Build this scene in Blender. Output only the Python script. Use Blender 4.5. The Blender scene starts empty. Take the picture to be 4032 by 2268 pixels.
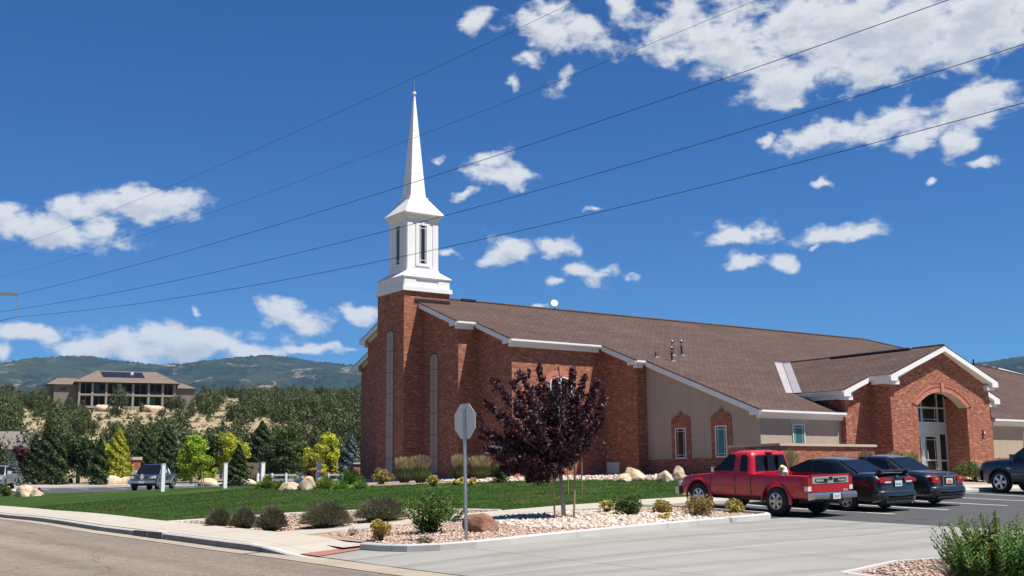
import bpy, bmesh, math, random
import numpy as np
from mathutils import Vector, Matrix
random.seed(7); rng = np.random.default_rng(7)
scene = bpy.context.scene
C = scene.collection
# ---------------------------------------------------------------- camera (eye at the origin, world axes follow the church)
FOC, PIT, ROL, YAW = 4595.19, .16474, .00985, .6185      # focal length in pixels of a 4032 px wide picture
c_, s_ = math.cos(YAW), math.sin(YAW); cp, sp = math.cos(PIT), math.sin(PIT); cr, sr = math.cos(ROL), math.sin(ROL)
ax = np.array([c_, -s_, 0.]); ay = np.array([s_, c_, 0.]); az_ = np.array([0, 0, 1.])
FW = ay*cp + az_*sp; UP0 = -ay*sp + az_*cp; RT = ax*cr - UP0*sr; UPV = ax*sr + UP0*cr
cam = bpy.data.cameras.new('camera'); cam_o = bpy.data.objects.new('camera', cam); C.objects.link(cam_o)
cam.sensor_width = 36; cam.lens = FOC/4032*36; cam.clip_start = .1; cam.clip_end = 30000
M = Matrix.Identity(4)
for i in range(3):
    M[i][0] = RT[i]; M[i][1] = UPV[i]; M[i][2] = -FW[i]
cam_o.matrix_world = M
scene.camera = cam_o
# ---------------------------------------------------------------- sun, sky, exposure
SUN = Vector((.235, -.376, .896)).normalized()
sun = bpy.data.lights.new('sun', 'SUN'); sun.energy = 5.0; sun.angle = math.radians(.53); sun.color = (1, .95, .87)
sun_o = bpy.data.objects.new('sun', sun); C.objects.link(sun_o)
sun_o.rotation_euler = SUN.to_track_quat('Z', 'Y').to_euler(); sun_o.location = (0, 0, 60)
scene.view_settings.view_transform = 'Standard'; scene.view_settings.look = 'None'
scene.view_settings.exposure = 0.72; scene.view_settings.gamma = 1
scene.view_settings.use_curve_mapping = False
SKY_STRENGTH = .050
cy = scene.cycles
try:
    cy.max_bounces = 6; cy.diffuse_bounces = 3; cy.glossy_bounces = 3; cy.transmission_bounces = 4
    cy.transparent_max_bounces = 8; cy.volume_bounces = 0; cy.caustics_reflective = False; cy.caustics_refractive = False
    cy.use_denoising = True; cy.denoiser = 'OPENIMAGEDENOISE'
except Exception: pass
def ray(px, py):
    return (px-2016)/FOC*RT - (py-1134)/FOC*UPV + FW
def rd(x, y): return ray(x*1.5652, y*1.5652)             # same, for the 2576 px wide preview
def onY(px, py, v): r = ray(px, py); return r*(v/r[1])
def onX(px, py, v): r = ray(px, py); return r*(v/r[0])
# ------------------------------------------------------------ world: sky and clouds
W = bpy.data.worlds.new('World'); scene.world = W; W.use_nodes = True
nt = W.node_tree; nt.nodes.clear()
def N(tree, t, **kw):
    n = tree.nodes.new(t)
    for k, v in kw.items():
        if k == 'inp':
            for a, b in v.items(): n.inputs[a].default_value = b
        else: setattr(n, k, v)
    return n
def mth(tree, op, a, b=None, c=None, clamp=False):
    n = N(tree, 'ShaderNodeMath', operation=op); n.use_clamp = clamp
    for i, v in enumerate((a, b, c)):
        if v is None: continue
        if isinstance(v, (int, float)): n.inputs[i].default_value = v
        else: tree.links.new(v, n.inputs[i])
    return n.outputs[0]
def azel(xd, yd):
    d = rd(xd, yd); d = d/np.linalg.norm(d)
    return math.atan2(d[0], d[1]), math.asin(d[2])
CLOUDS = [ # centre x, y, radius x, y (preview pixels), tilt, weight
 (2170,70,470,110,6,1.25),(1800,120,210,75,8,1.1),(1990,205,150,60,-8,1.1),(2180,170,170,55,0,1.15),(2360,130,240,60,-6,1.1),(2480,40,200,110,0,1.2),(1700,60,130,60,0,1.0),
 (1370,68,140,50,8,1.),(1475,85,90,48,20,.95),(1205,50,62,22,-22,.95),(1565,28,40,40,0,.9),(1390,10,80,20,0,.7),
 (1330,155,45,20,0,.7),(1420,195,55,34,-30,.75),(1285,205,20,22,0,.7),
 (2215,318,170,48,-10,1.05),(2040,345,95,36,-4,1.05),(2440,275,160,52,-14,1.1),(2425,360,55,40,-20,.95),(2310,345,90,30,-20,.8),
 (1225,395,62,22,-5,.95),(1265,442,115,36,-2,1.1),(1160,487,50,15,0,.75),(1098,400,22,10,0,.7),
 (1270,637,92,42,-8,1.05),(1395,620,55,30,0,1.0),(1130,642,30,16,0,.85),
 (1480,690,88,27,5,1.05),(1400,710,38,16,0,.9),(1585,705,30,12,0,.8),
 (1860,588,118,30,-3,1.05),(2120,582,132,26,-4,1.05),(1885,648,54,15,3,.9),(1980,657,38,18,10,.88),(2347,444,18,10,0,.8),(2075,465,32,10,0,.75),(2050,621,20,8,0,.8),
 (1495,522,30,11,0,.8),(1918,348,18,14,0,.7),(2470,407,40,12,0,.7),
 (370,513,172,44,-2,1.3),(90,570,215,50,6,1.25),(250,560,90,40,0,.9),(210,525,100,36,0,1.),
 (745,795,125,36,6,1.1),(905,790,62,26,8,1.0),(500,780,16,20,0,.6),
 (55,842,95,28,4,1.1),(12,885,40,24,0,1.05),(420,868,285,52,0,1.25),(200,880,90,36,0,1.),(640,885,120,28,4,1.0),(780,888,90,18,2,.95),
 (1350,770,36,7,0,.8),(880,885,40,12,0,.6)]
g = bpy.data.node_groups.new('cloud_density', 'ShaderNodeTree')
g.interface.new_socket('P', in_out='INPUT', socket_type='NodeSocketVector')
g.interface.new_socket('D', in_out='OUTPUT', socket_type='NodeSocketFloat')
gi = g.nodes.new('NodeGroupInput'); go = g.nodes.new('NodeGroupOutput')
# warp the coordinates a little so outlines are ragged
nz = N(g, 'ShaderNodeTexNoise', noise_dimensions='2D', inp={'Scale': 30., 'Detail': 5.})
g.links.new(gi.outputs[0], nz.inputs['Vector'])
sub = N(g, 'ShaderNodeVectorMath', operation='SUBTRACT'); g.links.new(nz.outputs['Color'], sub.inputs[0]); sub.inputs[1].default_value = (.5, .5, .5)
scl = N(g, 'ShaderNodeVectorMath', operation='SCALE'); g.links.new(sub.outputs[0], scl.inputs[0]); scl.inputs['Scale'].default_value = .024
add = N(g, 'ShaderNodeVectorMath', operation='ADD'); g.links.new(gi.outputs[0], add.inputs[0]); g.links.new(scl.outputs[0], add.inputs[1])
cur = None
for (x, y, rx, ry, t, w) in CLOUDS:
    a, e = azel(x, y)
    mp = N(g, 'ShaderNodeMapping', vector_type='TEXTURE')
    mp.inputs['Location'].default_value = (a, e, 0); mp.inputs['Rotation'].default_value = (0, 0, -math.radians(t)+.01)
    mp.inputs['Scale'].default_value = (rx*1.0/2936, ry*1.12/2936, 1)
    g.links.new(add.outputs[0], mp.inputs['Vector'])
    ln = N(g, 'ShaderNodeVectorMath', operation='LENGTH'); g.links.new(mp.outputs[0], ln.inputs[0])
    v = mth(g, 'MULTIPLY_ADD', ln.outputs['Value'], -w, w)
    cur = v if cur is None else mth(g, 'SMOOTH_MAX', cur, v, .12)
mp2 = N(g, 'ShaderNodeMapping'); mp2.inputs['Scale'].default_value = (1, 1.8, 1); g.links.new(gi.outputs[0], mp2.inputs['Vector'])
n2 = N(g, 'ShaderNodeTexNoise', noise_dimensions='2D', inp={'Scale': 30., 'Detail': 6., 'Roughness': .56, 'Distortion': .15}); g.links.new(mp2.outputs[0], n2.inputs['Vector'])
n3 = N(g, 'ShaderNodeTexNoise', noise_dimensions='2D', inp={'Scale': 150., 'Detail': 4., 'Roughness': .6}); g.links.new(mp2.outputs[0], n3.inputs['Vector'])
d = mth(g, 'MULTIPLY_ADD', n2.outputs['Fac'], 1.9, -.92)
d = mth(g, 'ADD', d, mth(g, 'MULTIPLY_ADD', n3.outputs['Fac'], .30, -.15))
d = mth(g, 'ADD', d, cur)
g.links.new(d, go.inputs[0])
tc = N(nt, 'ShaderNodeTexCoord'); nrm = N(nt, 'ShaderNodeVectorMath', operation='NORMALIZE'); nt.links.new(tc.outputs['Generated'], nrm.inputs[0])
sx = N(nt, 'ShaderNodeSeparateXYZ'); nt.links.new(nrm.outputs[0], sx.inputs[0])
A = mth(nt, 'ARCTAN2', sx.outputs[0], sx.outputs[1]); E_ = mth(nt, 'ARCSINE', sx.outputs[2])
cb = N(nt, 'ShaderNodeCombineXYZ'); nt.links.new(A, cb.inputs[0]); nt.links.new(E_, cb.inputs[1])
g1 = N(nt, 'ShaderNodeGroup', node_tree=g); nt.links.new(cb.outputs[0], g1.inputs[0])
of = N(nt, 'ShaderNodeVectorMath', operation='ADD'); nt.links.new(cb.outputs[0], of.inputs[0]); of.inputs[1].default_value = (.0030, .0090, 0)
g2 = N(nt, 'ShaderNodeGroup', node_tree=g); nt.links.new(of.outputs[0], g2.inputs[0])
alpha = N(nt, 'ShaderNodeMapRange', interpolation_type='SMOOTHSTEP', inp={'From Min': .0, 'From Max': .72}); nt.links.new(g1.outputs[0], alpha.inputs['Value'])
shade = N(nt, 'ShaderNodeMapRange', interpolation_type='SMOOTHSTEP', inp={'From Min': .35, 'From Max': 1.3}); nt.links.new(g2.outputs[0], shade.inputs['Value'])
ccol = N(nt, 'ShaderNodeMix', data_type='RGBA'); nt.links.new(shade.outputs[0], ccol.inputs['Factor'])
ccol.inputs['A'].default_value = (.93, .95, .97, 1); ccol.inputs['B'].default_value = (.64, .69, .77, 1)
sky = N(nt, 'ShaderNodeTexSky', sky_type='NISHITA'); sky.sun_disc = False
sky.sun_elevation = math.asin(SUN.z); sky.sun_rotation = math.atan2(SUN.x, SUN.y); sky.altitude = 1700; sky.air_density = 1.0; sky.dust_density = .25; sky.ozone_density = 3.0
hs = N(nt, 'ShaderNodeHueSaturation', inp={'Saturation': 1.25, 'Value': 1.0, 'Hue': .5}); nt.links.new(sky.outputs[0], hs.inputs['Color'])
tn = N(nt, 'ShaderNodeMix', data_type='RGBA', blend_type='MULTIPLY'); tn.inputs['Factor'].default_value = 1.; tn.inputs['B'].default_value = (.45, .89, 1.24, 1); nt.links.new(hs.outputs[0], tn.inputs['A'])
bg1 = N(nt, 'ShaderNodeBackground', inp={'Strength': SKY_STRENGTH}); nt.links.new(tn.outputs['Result'], bg1.inputs[0])
bg2 = N(nt, 'ShaderNodeBackground', inp={'Strength': .52}); nt.links.new(ccol.outputs['Result'], bg2.inputs[0])
ab = mth(nt, 'MULTIPLY', alpha.outputs[0], .97)
mx = N(nt, 'ShaderNodeMixShader'); nt.links.new(ab, mx.inputs[0]); nt.links.new(bg1.outputs[0], mx.inputs[1]); nt.links.new(bg2.outputs[0], mx.inputs[2])
wo = N(nt, 'ShaderNodeOutputWorld'); nt.links.new(mx.outputs[0], wo.inputs[0])
try: W.cycles.sampling_method = 'MANUAL'; W.cycles.sample_map_resolution = 1024
except Exception: pass

# ================================================================ materials
MAT = {}
def newmat(name):
    m = bpy.data.materials.new(name); m.use_nodes = True; t = m.node_tree
    b = t.nodes['Principled BSDF']; MAT[name] = m
    return m, t, b
def flat(name, col, rough=.6, metal=0., var=.0, scale=3., bump=0., bscale=40., spec=.5, coat=0., emit=None):
    m, t, b = newmat(name)
    b.inputs['Roughness'].default_value = rough; b.inputs['Metallic'].default_value = metal
    b.inputs['Specular IOR Level'].default_value = spec; b.inputs['Coat Weight'].default_value = coat; b.inputs['Coat Roughness'].default_value = .03
    b.inputs['Base Color'].default_value = (*col, 1)
    tc = N(t, 'ShaderNodeTexCoord')
    if var:
        n = N(t, 'ShaderNodeTexNoise', inp={'Scale': scale, 'Detail': 6., 'Roughness': .6}); t.links.new(tc.outputs['Object'], n.inputs['Vector'])
        r = N(t, 'ShaderNodeValToRGB'); r.color_ramp.elements[0].position = .3; r.color_ramp.elements[1].position = .72
        r.color_ramp.elements[0].color = (*[c*(1-var) for c in col], 1); r.color_ramp.elements[1].color = (*[min(1, c*(1+var)) for c in col], 1)
        t.links.new(n.outputs[0], r.inputs[0]); t.links.new(r.outputs[0], b.inputs['Base Color'])
    if bump:
        n = N(t, 'ShaderNodeTexNoise', inp={'Scale': bscale, 'Detail': 4.}); t.links.new(tc.outputs['Object'], n.inputs['Vector'])
        bp = N(t, 'ShaderNodeBump', inp={'Strength': bump, 'Distance': .02}); t.links.new(n.outputs[0], bp.inputs['Height']); t.links.new(bp.outputs[0], b.inputs['Normal'])
    return m
def ramp(t, src, stops):
    r = N(t, 'ShaderNodeValToRGB'); e = r.color_ramp.elements
    while len(e) < len(stops): e.new(.5)
    for i, (p, c) in enumerate(stops): e[i].position = p; e[i].color = (*c, 1)
    t.links.new(src, r.inputs[0]); return r.outputs[0]
def mixc(t, f, a, b, mode='MIX'):
    n = N(t, 'ShaderNodeMix', data_type='RGBA', blend_type=mode)
    for k, v in (('Factor', f), ('A', a), ('B', b)):
        if isinstance(v, (int, float)): n.inputs[k].default_value = v
        elif isinstance(v, tuple): n.inputs[k].default_value = (*v, 1)
        else: t.links.new(v, n.inputs[k])
    return n.outputs['Result']
def noise(t, vec, scale, detail=5., rough=.6, dim='3D'):
    n = N(t, 'ShaderNodeTexNoise', noise_dimensions=dim, inp={'Scale': float(scale), 'Detail': float(detail), 'Roughness': rough})
    if vec is not None: t.links.new(vec, n.inputs['Vector'])
    return n.outputs['Fac']
def mapping(t, vec, sc=(1, 1, 1), rot=(0, 0, 0)):
    n = N(t, 'ShaderNodeMapping'); n.inputs['Scale'].default_value = sc; n.inputs['Rotation'].default_value = rot
    t.links.new(vec, n.inputs['Vector']); return n.outputs[0]
def bumpit(t, b, h, strength, dist=.02):
    bp = N(t, 'ShaderNodeBump', inp={'Strength': strength, 'Distance': dist}); t.links.new(h, bp.inputs['Height']); t.links.new(bp.outputs[0], b.inputs['Normal'])
def brick_mat(name, c1, c2, c3, mortar, bw=.205, rh=.075, swap=False):
    m, t, b = newmat(name); tc = N(t, 'ShaderNodeTexCoord'); uv = tc.outputs['UV']
    if swap: uv = mapping(t, uv, rot=(0, 0, math.pi/2))
    br = N(t, 'ShaderNodeTexBrick', inp={'Scale': 1., 'Brick Width': bw, 'Row Height': rh, 'Mortar Size': .006, 'Mortar Smooth': .1, 'Bias': .0})
    br.inputs['Color1'].default_value = (0, 0, 0, 1); br.inputs['Color2'].default_value = (1, 1, 1, 1); br.inputs['Mortar'].default_value = (.5, .5, .5, 1)
    t.links.new(uv, br.inputs['Vector'])
    col = ramp(t, br.outputs['Color'], [(0., c1), (.45, c2), (.8, c2), (1., c3)])
    big = noise(t, uv, .6, 4)
    col = mixc(t, mth(t, 'MULTIPLY', big, .2), col, tuple(x*.9 for x in c1))
    stk = noise(t, mapping(t, uv, (2.2, 9, 1)), 1.4, 4, .7)
    col = mixc(t, .5, col, ramp(t, stk, [(.32, (.30, .27, .25)), (.5, (.5, .5, .5)), (.68, (.72, .70, .66))]), 'OVERLAY')
    col = mixc(t, mth(t, 'MULTIPLY', br.outputs['Fac'], .8), col, mortar)
    t.links.new(col, b.inputs['Base Color']); b.inputs['Roughness'].default_value = .88; b.inputs['Specular IOR Level'].default_value = .2
    h = mth(t, 'SUBTRACT', mth(t, 'MULTIPLY', noise(t, uv, 60, 3), .4), br.outputs['Fac'])
    bumpit(t, b, h, .5, .008)
    return m
brick_mat('brick', (.19, .064, .040), (.345, .126, .077), (.50, .235, .142), (.37, .225, .155))
brick_mat('brick_soldier', (.30, .08, .05), (.42, .125, .078), (.52, .17, .11), (.42, .24, .17), swap=True)
flat('brick_ring', (.46, .17, .115), .85, var=.22, scale=7, bump=.3)
flat('house_stucco', (.21, .18, .14), .95, var=.05)
flat('house_trim', (.29, .25, .20), .9)
flat('stucco', (.42, .345, .265), .95, var=.05, scale=1.2, bump=.25, bscale=90, spec=.2)
_m = MAT['stucco']; _t = _m.node_tree; _b = _t.nodes['Principled BSDF']; _tc = N(_t, 'ShaderNodeTexCoord'); _c = _b.inputs['Base Color'].links[0].from_socket
_v = noise(_t, mapping(_t, _tc.outputs['UV'], (2.2, .22, 1)), 1., 5, .6); _t.links.new(mixc(_t, .22, _c, ramp(_t, _v, [(.35, (.42, .41, .40)), (.65, (.57, .57, .57))]), 'OVERLAY'), _b.inputs['Base Color'])
flat('stucco_light', (.48, .405, .315), .95, var=.04, scale=1.2, bump=.2, bscale=90, spec=.2)
flat('panel_stone', (.36, .315, .25), .85, var=.06, scale=2)
flat('joint_dark', (.06, .055, .05), .9)
flat('white_trim', (.78, .78, .755), .5, var=.04, scale=1.3)
flat('white_frame', (.72, .74, .73), .4)
flat('alu_frame', (.50, .51, .49), .35, metal=.3)
flat('soffit', (.62, .61, .58), .7)
flat('foundation', (.40, .39, .36), .9, var=.12, scale=5)
flat('flashing', (.46, .42, .41), .45, metal=.35, var=.05, scale=4)
flat('metal_dark', (.035, .03, .03), .45, metal=.4)
flat('galv', (.42, .45, .46), .42, metal=.75, var=.12, scale=14)
flat('sign_back', (.60, .60, .56), .5, metal=.1, var=.05, scale=6)
flat('sign_red', (.55, .02, .025), .4)
flat('black', (.008, .008, .008), .5)
flat('rubber', (.02, .02, .021), .8, var=.2, scale=9)
flat('chrome', (.58, .58, .57), .28, metal=1., var=.12, scale=7)
flat('silver_trim', (.42, .40, .36), .35, metal=.2)
flat('alloy', (.50, .50, .50), .3, metal=.8)
flat('plastic_dark', (.025, .026, .028), .5)
flat('tail_red', (.34, .006, .009), .2, coat=.5)
flat('lamp_clear', (.72, .72, .68), .1, coat=.6)
flat('plate_white', (.66, .70, .72), .4)
flat('plate_orange', (.70, .24, .06), .4)
flat('text_dark', (.06, .07, .10), .5)
flat('mirror_glass', (.75, .80, .85), .05, metal=1.)
flat('bag', (.66, .66, .60), .3, var=.12, scale=20)
flat('bag_yellow', (.70, .62, .08), .35)
flat('wood_stake', (.36, .24, .14), .85, var=.3, scale=12)
flat('wood_grey', (.30, .25, .20), .9, var=.25, scale=8)
flat('bark', (.30, .265, .235), .9, var=.3, scale=16, bump=.5)
flat('bark_dark', (.07, .055, .045), .95, var=.3, scale=10)
flat('white_vinyl', (.78, .79, .78), .4)
flat('ramp_red', (.33, .13, .10), .85, var=.1, scale=20, bump=.6, bscale=60)
def glass_mat(name, col, rough=.04, tint=(0, 0, 0)):
    m, t, b = newmat(name); b.inputs['Base Color'].default_value = (*col, 1); b.inputs['Roughness'].default_value = rough
    b.inputs['Specular IOR Level'].default_value = .5; b.inputs['IOR'].default_value = 1.45
    return m
glass_mat('glass_dark', (.012, .016, .015)); glass_mat('balcony_dark', (.012, .011, .010), .7); glass_mat('glass_teal', (.03, .125, .115), .08); glass_mat('glass_steeple', (.012, .015, .03), .35)
glass_mat('car_glass', (.008, .010, .011), .04); glass_mat('glass_green', (.035, .075, .055), .06); glass_mat('curtain', (.20, .23, .21), .6)
def paint(name, col, flake=0., rough=.28):
    m, t, b = newmat(name); b.inputs['Base Color'].default_value = (*col, 1); b.inputs['Metallic'].default_value = flake
    b.inputs['Roughness'].default_value = rough+.1; b.inputs['Coat Weight'].default_value = .55 if col[0] > .3 else .9; b.inputs['Coat Roughness'].default_value = .04
    tc = N(t, 'ShaderNodeTexCoord'); n = noise(t, tc.outputs['Object'], 2.2, 5)
    c = ramp(t, n, [(.3, tuple(x*.85 for x in col)), (.7, tuple(min(1, x*1.1) for x in col))]); t.links.new(c, b.inputs['Base Color'])
    # road dust low on the body
    sp_ = N(t, 'ShaderNodeSeparateXYZ'); t.links.new(tc.outputs['Object'], sp_.inputs[0])
    f = N(t, 'ShaderNodeMapRange', inp={'From Min': .75, 'From Max': .25, 'To Min': 0., 'To Max': .10}); t.links.new(sp_.outputs[2], f.inputs['Value'])
    t.links.new(mixc(t, mth(t, 'MULTIPLY', f.outputs[0], n), c, (.25, .2, .15)), b.inputs['Base Color'])
    return m
paint('paint_red', (.46, .004, .012)); paint('paint_green', (.004, .008, .008), .1); paint('paint_black', (.004, .004, .005), .0)
paint('paint_blue', (.012, .022, .040), .3); paint('paint_navy', (.006, .014, .022), .1); paint('paint_silver', (.32, .36, .34), .6)
# ---- roofs
def shingle(name, c1, c2, c3):
    m, t, b = newmat(name); tc = N(t, 'ShaderNodeTexCoord'); uv = tc.outputs['UV']
    br = N(t, 'ShaderNodeTexBrick', inp={'Scale': 1., 'Brick Width': .34, 'Row Height': .19, 'Mortar Size': .014, 'Mortar Smooth': .3})
    br.inputs['Color1'].default_value = (0, 0, 0, 1); br.inputs['Color2'].default_value = (1, 1, 1, 1); br.inputs['Mortar'].default_value = (.0, .0, .0, 1); t.links.new(uv, br.inputs['Vector'])
    col = ramp(t, br.outputs['Color'], [(0., c1), (.5, c2), (1., c3)])
    big = noise(t, mapping(t, uv, (.25, .9, 1)), 1.2, 6, .7)
    col = mixc(t, .55, col, ramp(t, big, [(.3, c1), (.5, c2), (.72, c3)]))
    fine = noise(t, uv, 55, 3)
    col = mixc(t, .25, col, ramp(t, fine, [(.35, tuple(x*.5 for x in c2)), (.65, tuple(x*1.5 for x in c2))]))
    col = mixc(t, mth(t, 'MULTIPLY', br.outputs['Fac'], .8), col, tuple(x*.3 for x in c1))
    pt_ = noise(t, uv, .22, 4, .6); col = mixc(t, .5, col, ramp(t, pt_, [(.35, (.43, .43, .43)), (.65, (.56, .555, .55))]), 'OVERLAY')
    t.links.new(col, b.inputs['Base Color']); b.inputs['Roughness'].default_value = .95; b.inputs['Specular IOR Level'].default_value = .15
    bumpit(t, b, mth(t, 'ADD', br.outputs['Color'], fine), .5, .012)
shingle('roof_shingle', (.058, .036, .030), (.094, .063, .052), (.146, .102, .086))
shingle('roof_tan', (.15, .112, .09), (.19, .145, .118), (.23, .18, .148)); shingle('roof_grey', (.15, .13, .12), (.20, .175, .16), (.25, .22, .20))
# ---- ground materials
m, t, b = newmat('road_asphalt'); tc = N(t, 'ShaderNodeTexCoord'); o = tc.outputs['Object']
pat = noise(t, mapping(t, o, (.9, .09, 1)), .55, 5, .6)
c = ramp(t, pat, [(.3, (.150, .127, .105)), (.5, (.195, .168, .140)), (.7, (.235, .205, .172))])
agg = noise(t, o, 24, 4, .75); c = mixc(t, .85, c, ramp(t, agg, [(.34, (.22, .20, .18)), (.5, (.48, .47, .45)), (.66, (.85, .82, .78))]), 'OVERLAY')
ag2 = noise(t, o, 7, 4, .7); c = mixc(t, .5, c, ramp(t, ag2, [(.35, (.34, .33, .32)), (.65, (.66, .65, .63))]), 'OVERLAY')
vo = N(t, 'ShaderNodeTexVoronoi', inp={'Scale': 55.}); t.links.new(o, vo.inputs['Vector'])
c = mixc(t, mth(t, 'MULTIPLY', mth(t, 'GREATER_THAN', noise(t, o, 70, 2), .60), .45), c, (.40, .35, .28))
sep = N(t, 'ShaderNodeSeparateXYZ'); t.links.new(o, sep.inputs[0])
wt = N(t, 'ShaderNodeTexWave', wave_type='BANDS', bands_direction='X', inp={'Scale': .21, 'Distortion': 1.2, 'Detail': 2.}); t.links.new(o, wt.inputs['Vector'])
c = mixc(t, mth(t, 'MULTIPLY', mth(t, 'POWER', wt.outputs['Fac'], 3.), .38), c, (.115, .10, .085))
crk = N(t, 'ShaderNodeTexVoronoi', feature='DISTANCE_TO_EDGE', inp={'Scale': .22}); wv = N(t, 'ShaderNodeVectorMath', operation='ADD'); nn_ = N(t, 'ShaderNodeTexNoise', inp={'Scale': .9, 'Detail': 4.}); t.links.new(o, nn_.inputs['Vector']); t.links.new(o, wv.inputs[0]); t.links.new(nn_.outputs['Color'], wv.inputs[1]); t.links.new(wv.outputs[0], crk.inputs['Vector'])
c = mixc(t, mth(t, 'MULTIPLY', mth(t, 'LESS_THAN', crk.outputs['Distance'], .004), .55), c, (.05, .045, .04))
dn = noise(t, o, .8, 4, .6); c = mixc(t, mth(t, 'MULTIPLY', ramp(t, dn, [(.55, (0, 0, 0)), (.72, (1, 1, 1))]), .35), c, (.26, .215, .16))
t.links.new(c, b.inputs['Base Color']); b.inputs['Roughness'].default_value = .95; b.inputs['Specular IOR Level'].default_value = .2
bumpit(t, b, agg, .6, .02)
DG = (3.4, 4.0, .5, -.1, .020)
def concrete(name, col, grid=None, stain=.2):
    m, t, b = newmat(name); tc = N(t, 'ShaderNodeTexCoord'); o = tc.outputs['Object']
    c = ramp(t, noise(t, o, .7, 6, .65), [(.3, tuple(x*.88 for x in col)), (.7, tuple(x*1.08 for x in col))])
    c = mixc(t, .35, c, ramp(t, noise(t, o, 30, 4), [(.3, tuple(x*.75 for x in col)), (.7, tuple(x*1.2 for x in col))]))
    sm = noise(t, mapping(t, o, (.10, 1.5, 1), (0, 0, .06)), .9, 5, .6)
    c = mixc(t, mth(t, 'MULTIPLY', ramp(t, sm, [(.46, (0, 0, 0)), (.68, (1, 1, 1))]), stain), c, tuple(x*.62 for x in col))
    if name == 'drive_conc':
        bl_ = noise(t, o, .33, 4, .55); c = mixc(t, mth(t, 'MULTIPLY', ramp(t, bl_, [(.50, (0, 0, 0)), (.70, (1, 1, 1))]), .35), c, tuple(x*.66 for x in col))
        w2 = N(t, 'ShaderNodeTexWave', wave_type='RINGS', inp={'Scale': .16, 'Distortion': 5., 'Detail': 3., 'Detail Scale': .7}); t.links.new(o, w2.inputs['Vector'])
        c = mixc(t, mth(t, 'MULTIPLY', mth(t, 'POWER', w2.outputs['Fac'], 9.), .30), c, tuple(x*.45 for x in col))
        sp2 = noise(t, o, 2.3, 3, .5); c = mixc(t, mth(t, 'MULTIPLY', ramp(t, sp2, [(.70, (0, 0, 0)), (.76, (1, 1, 1))]), .5), c, tuple(x*.5 for x in col))
    h = None
    if grid:
        gx, gy, ox, oy, wd = grid
        sp_ = N(t, 'ShaderNodeSeparateXYZ'); t.links.new(o, sp_.inputs[0])
        fs = []
        for k, (s0, o0) in enumerate(((gx, ox), (gy, oy))):
            u = mth(t, 'DIVIDE', mth(t, 'ADD', sp_.outputs[k], o0+s0*200), s0)
            fr = mth(t, 'ABSOLUTE', mth(t, 'SUBTRACT', mth(t, 'FRACT', u), .5))
            fs.append(mth(t, 'GREATER_THAN', fr, .5-wd/s0))
        c = mixc(t, mth(t, 'MULTIPLY', fs[0], .7), c, tuple(x*.38 for x in col)); c = mixc(t, mth(t, 'MULTIPLY', fs[1], .7), c, tuple(x*(1.45 if name == 'drive_conc' else .4) for x in col))
    t.links.new(c, b.inputs['Base Color']); b.inputs['Roughness'].default_value = .85; b.inputs['Specular IOR Level'].default_value = .25
    bumpit(t, b, noise(t, o, 90, 3), .15, .01)
concrete('sidewalk_conc', (.43, .385, .32), (1.6, 1.6, .3, .2, .012), .22)
concrete('gutter_conc', (.34, .29, .22), (30., 3.05, 11., .4, .012), .35)
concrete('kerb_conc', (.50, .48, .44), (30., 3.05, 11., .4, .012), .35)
concrete('kerb_face_shaded', (.23, .21, .185), (30., 3.05, 11., .4, .012), .4)  # darker concrete for the road side: its shade and some grime painted in
concrete('drive_conc', (.285, .275, .25), DG, .5)
m, t, b = newmat('asphalt_new'); tc = N(t, 'ShaderNodeTexCoord'); o = tc.outputs['Object']
c = ramp(t, noise(t, o, .5, 5), [(.3, (.036, .037, .040)), (.7, (.054, .055, .057))])
c = mixc(t, .5, c, ramp(t, noise(t, o, 60, 3, .8), [(.35, (.02, .02, .022)), (.62, (.10, .10, .10))]))
c = mixc(t, mth(t, 'MULTIPLY', ramp(t, noise(t, mapping(t, o, (.2, 1, 1)), .6, 4), [(.5, (0, 0, 0)), (.75, (1, 1, 1))]), .3), c, (.075, .072, .068))
st_ = noise(t, o, 1.1, 3, .5); c = mixc(t, mth(t, 'MULTIPLY', ramp(t, st_, [(.62, (0, 0, 0)), (.70, (1, 1, 1))]), .6), c, (.014, .014, .015))
t.links.new(c, b.inputs['Base Color']); b.inputs['Roughness'].default_value = .85; bumpit(t, b, noise(t, o, 70, 3), .3)
flat('paint_white', (.70, .70, .66), .7, var=.15, scale=6)
m, t, b = newmat('lawn'); tc = N(t, 'ShaderNodeTexCoord'); o = tc.outputs['Object']
c = ramp(t, noise(t, o, 9, 5, .7), [(.3, (.014, .044, .006)), (.55, (.030, .075, .010)), (.75, (.056, .105, .018))])
c = mixc(t, .5, c, ramp(t, noise(t, mapping(t, o, (.30, 1.6, 1), (0, 0, YAW)), .9, 6, .65), [(.3, (.014, .044, .006)), (.5, (.030, .074, .010)), (.68, (.080, .108, .020))]))
dry = noise(t, mapping(t, o, (.16, .8, 1), (0, 0, YAW)), .9, 5, .6)
c = mixc(t, mth(t, 'MULTIPLY', ramp(t, dry, [(.50, (0, 0, 0)), (.68, (1, 1, 1))]), .62), c, (.105, .110, .032))
t.links.new(c, b.inputs['Base Color']); b.inputs['Roughness'].default_value = .9; b.inputs['Specular IOR Level'].default_value = .1
bumpit(t, b, noise(t, o, 45, 5, .8), .9, .05)
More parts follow.
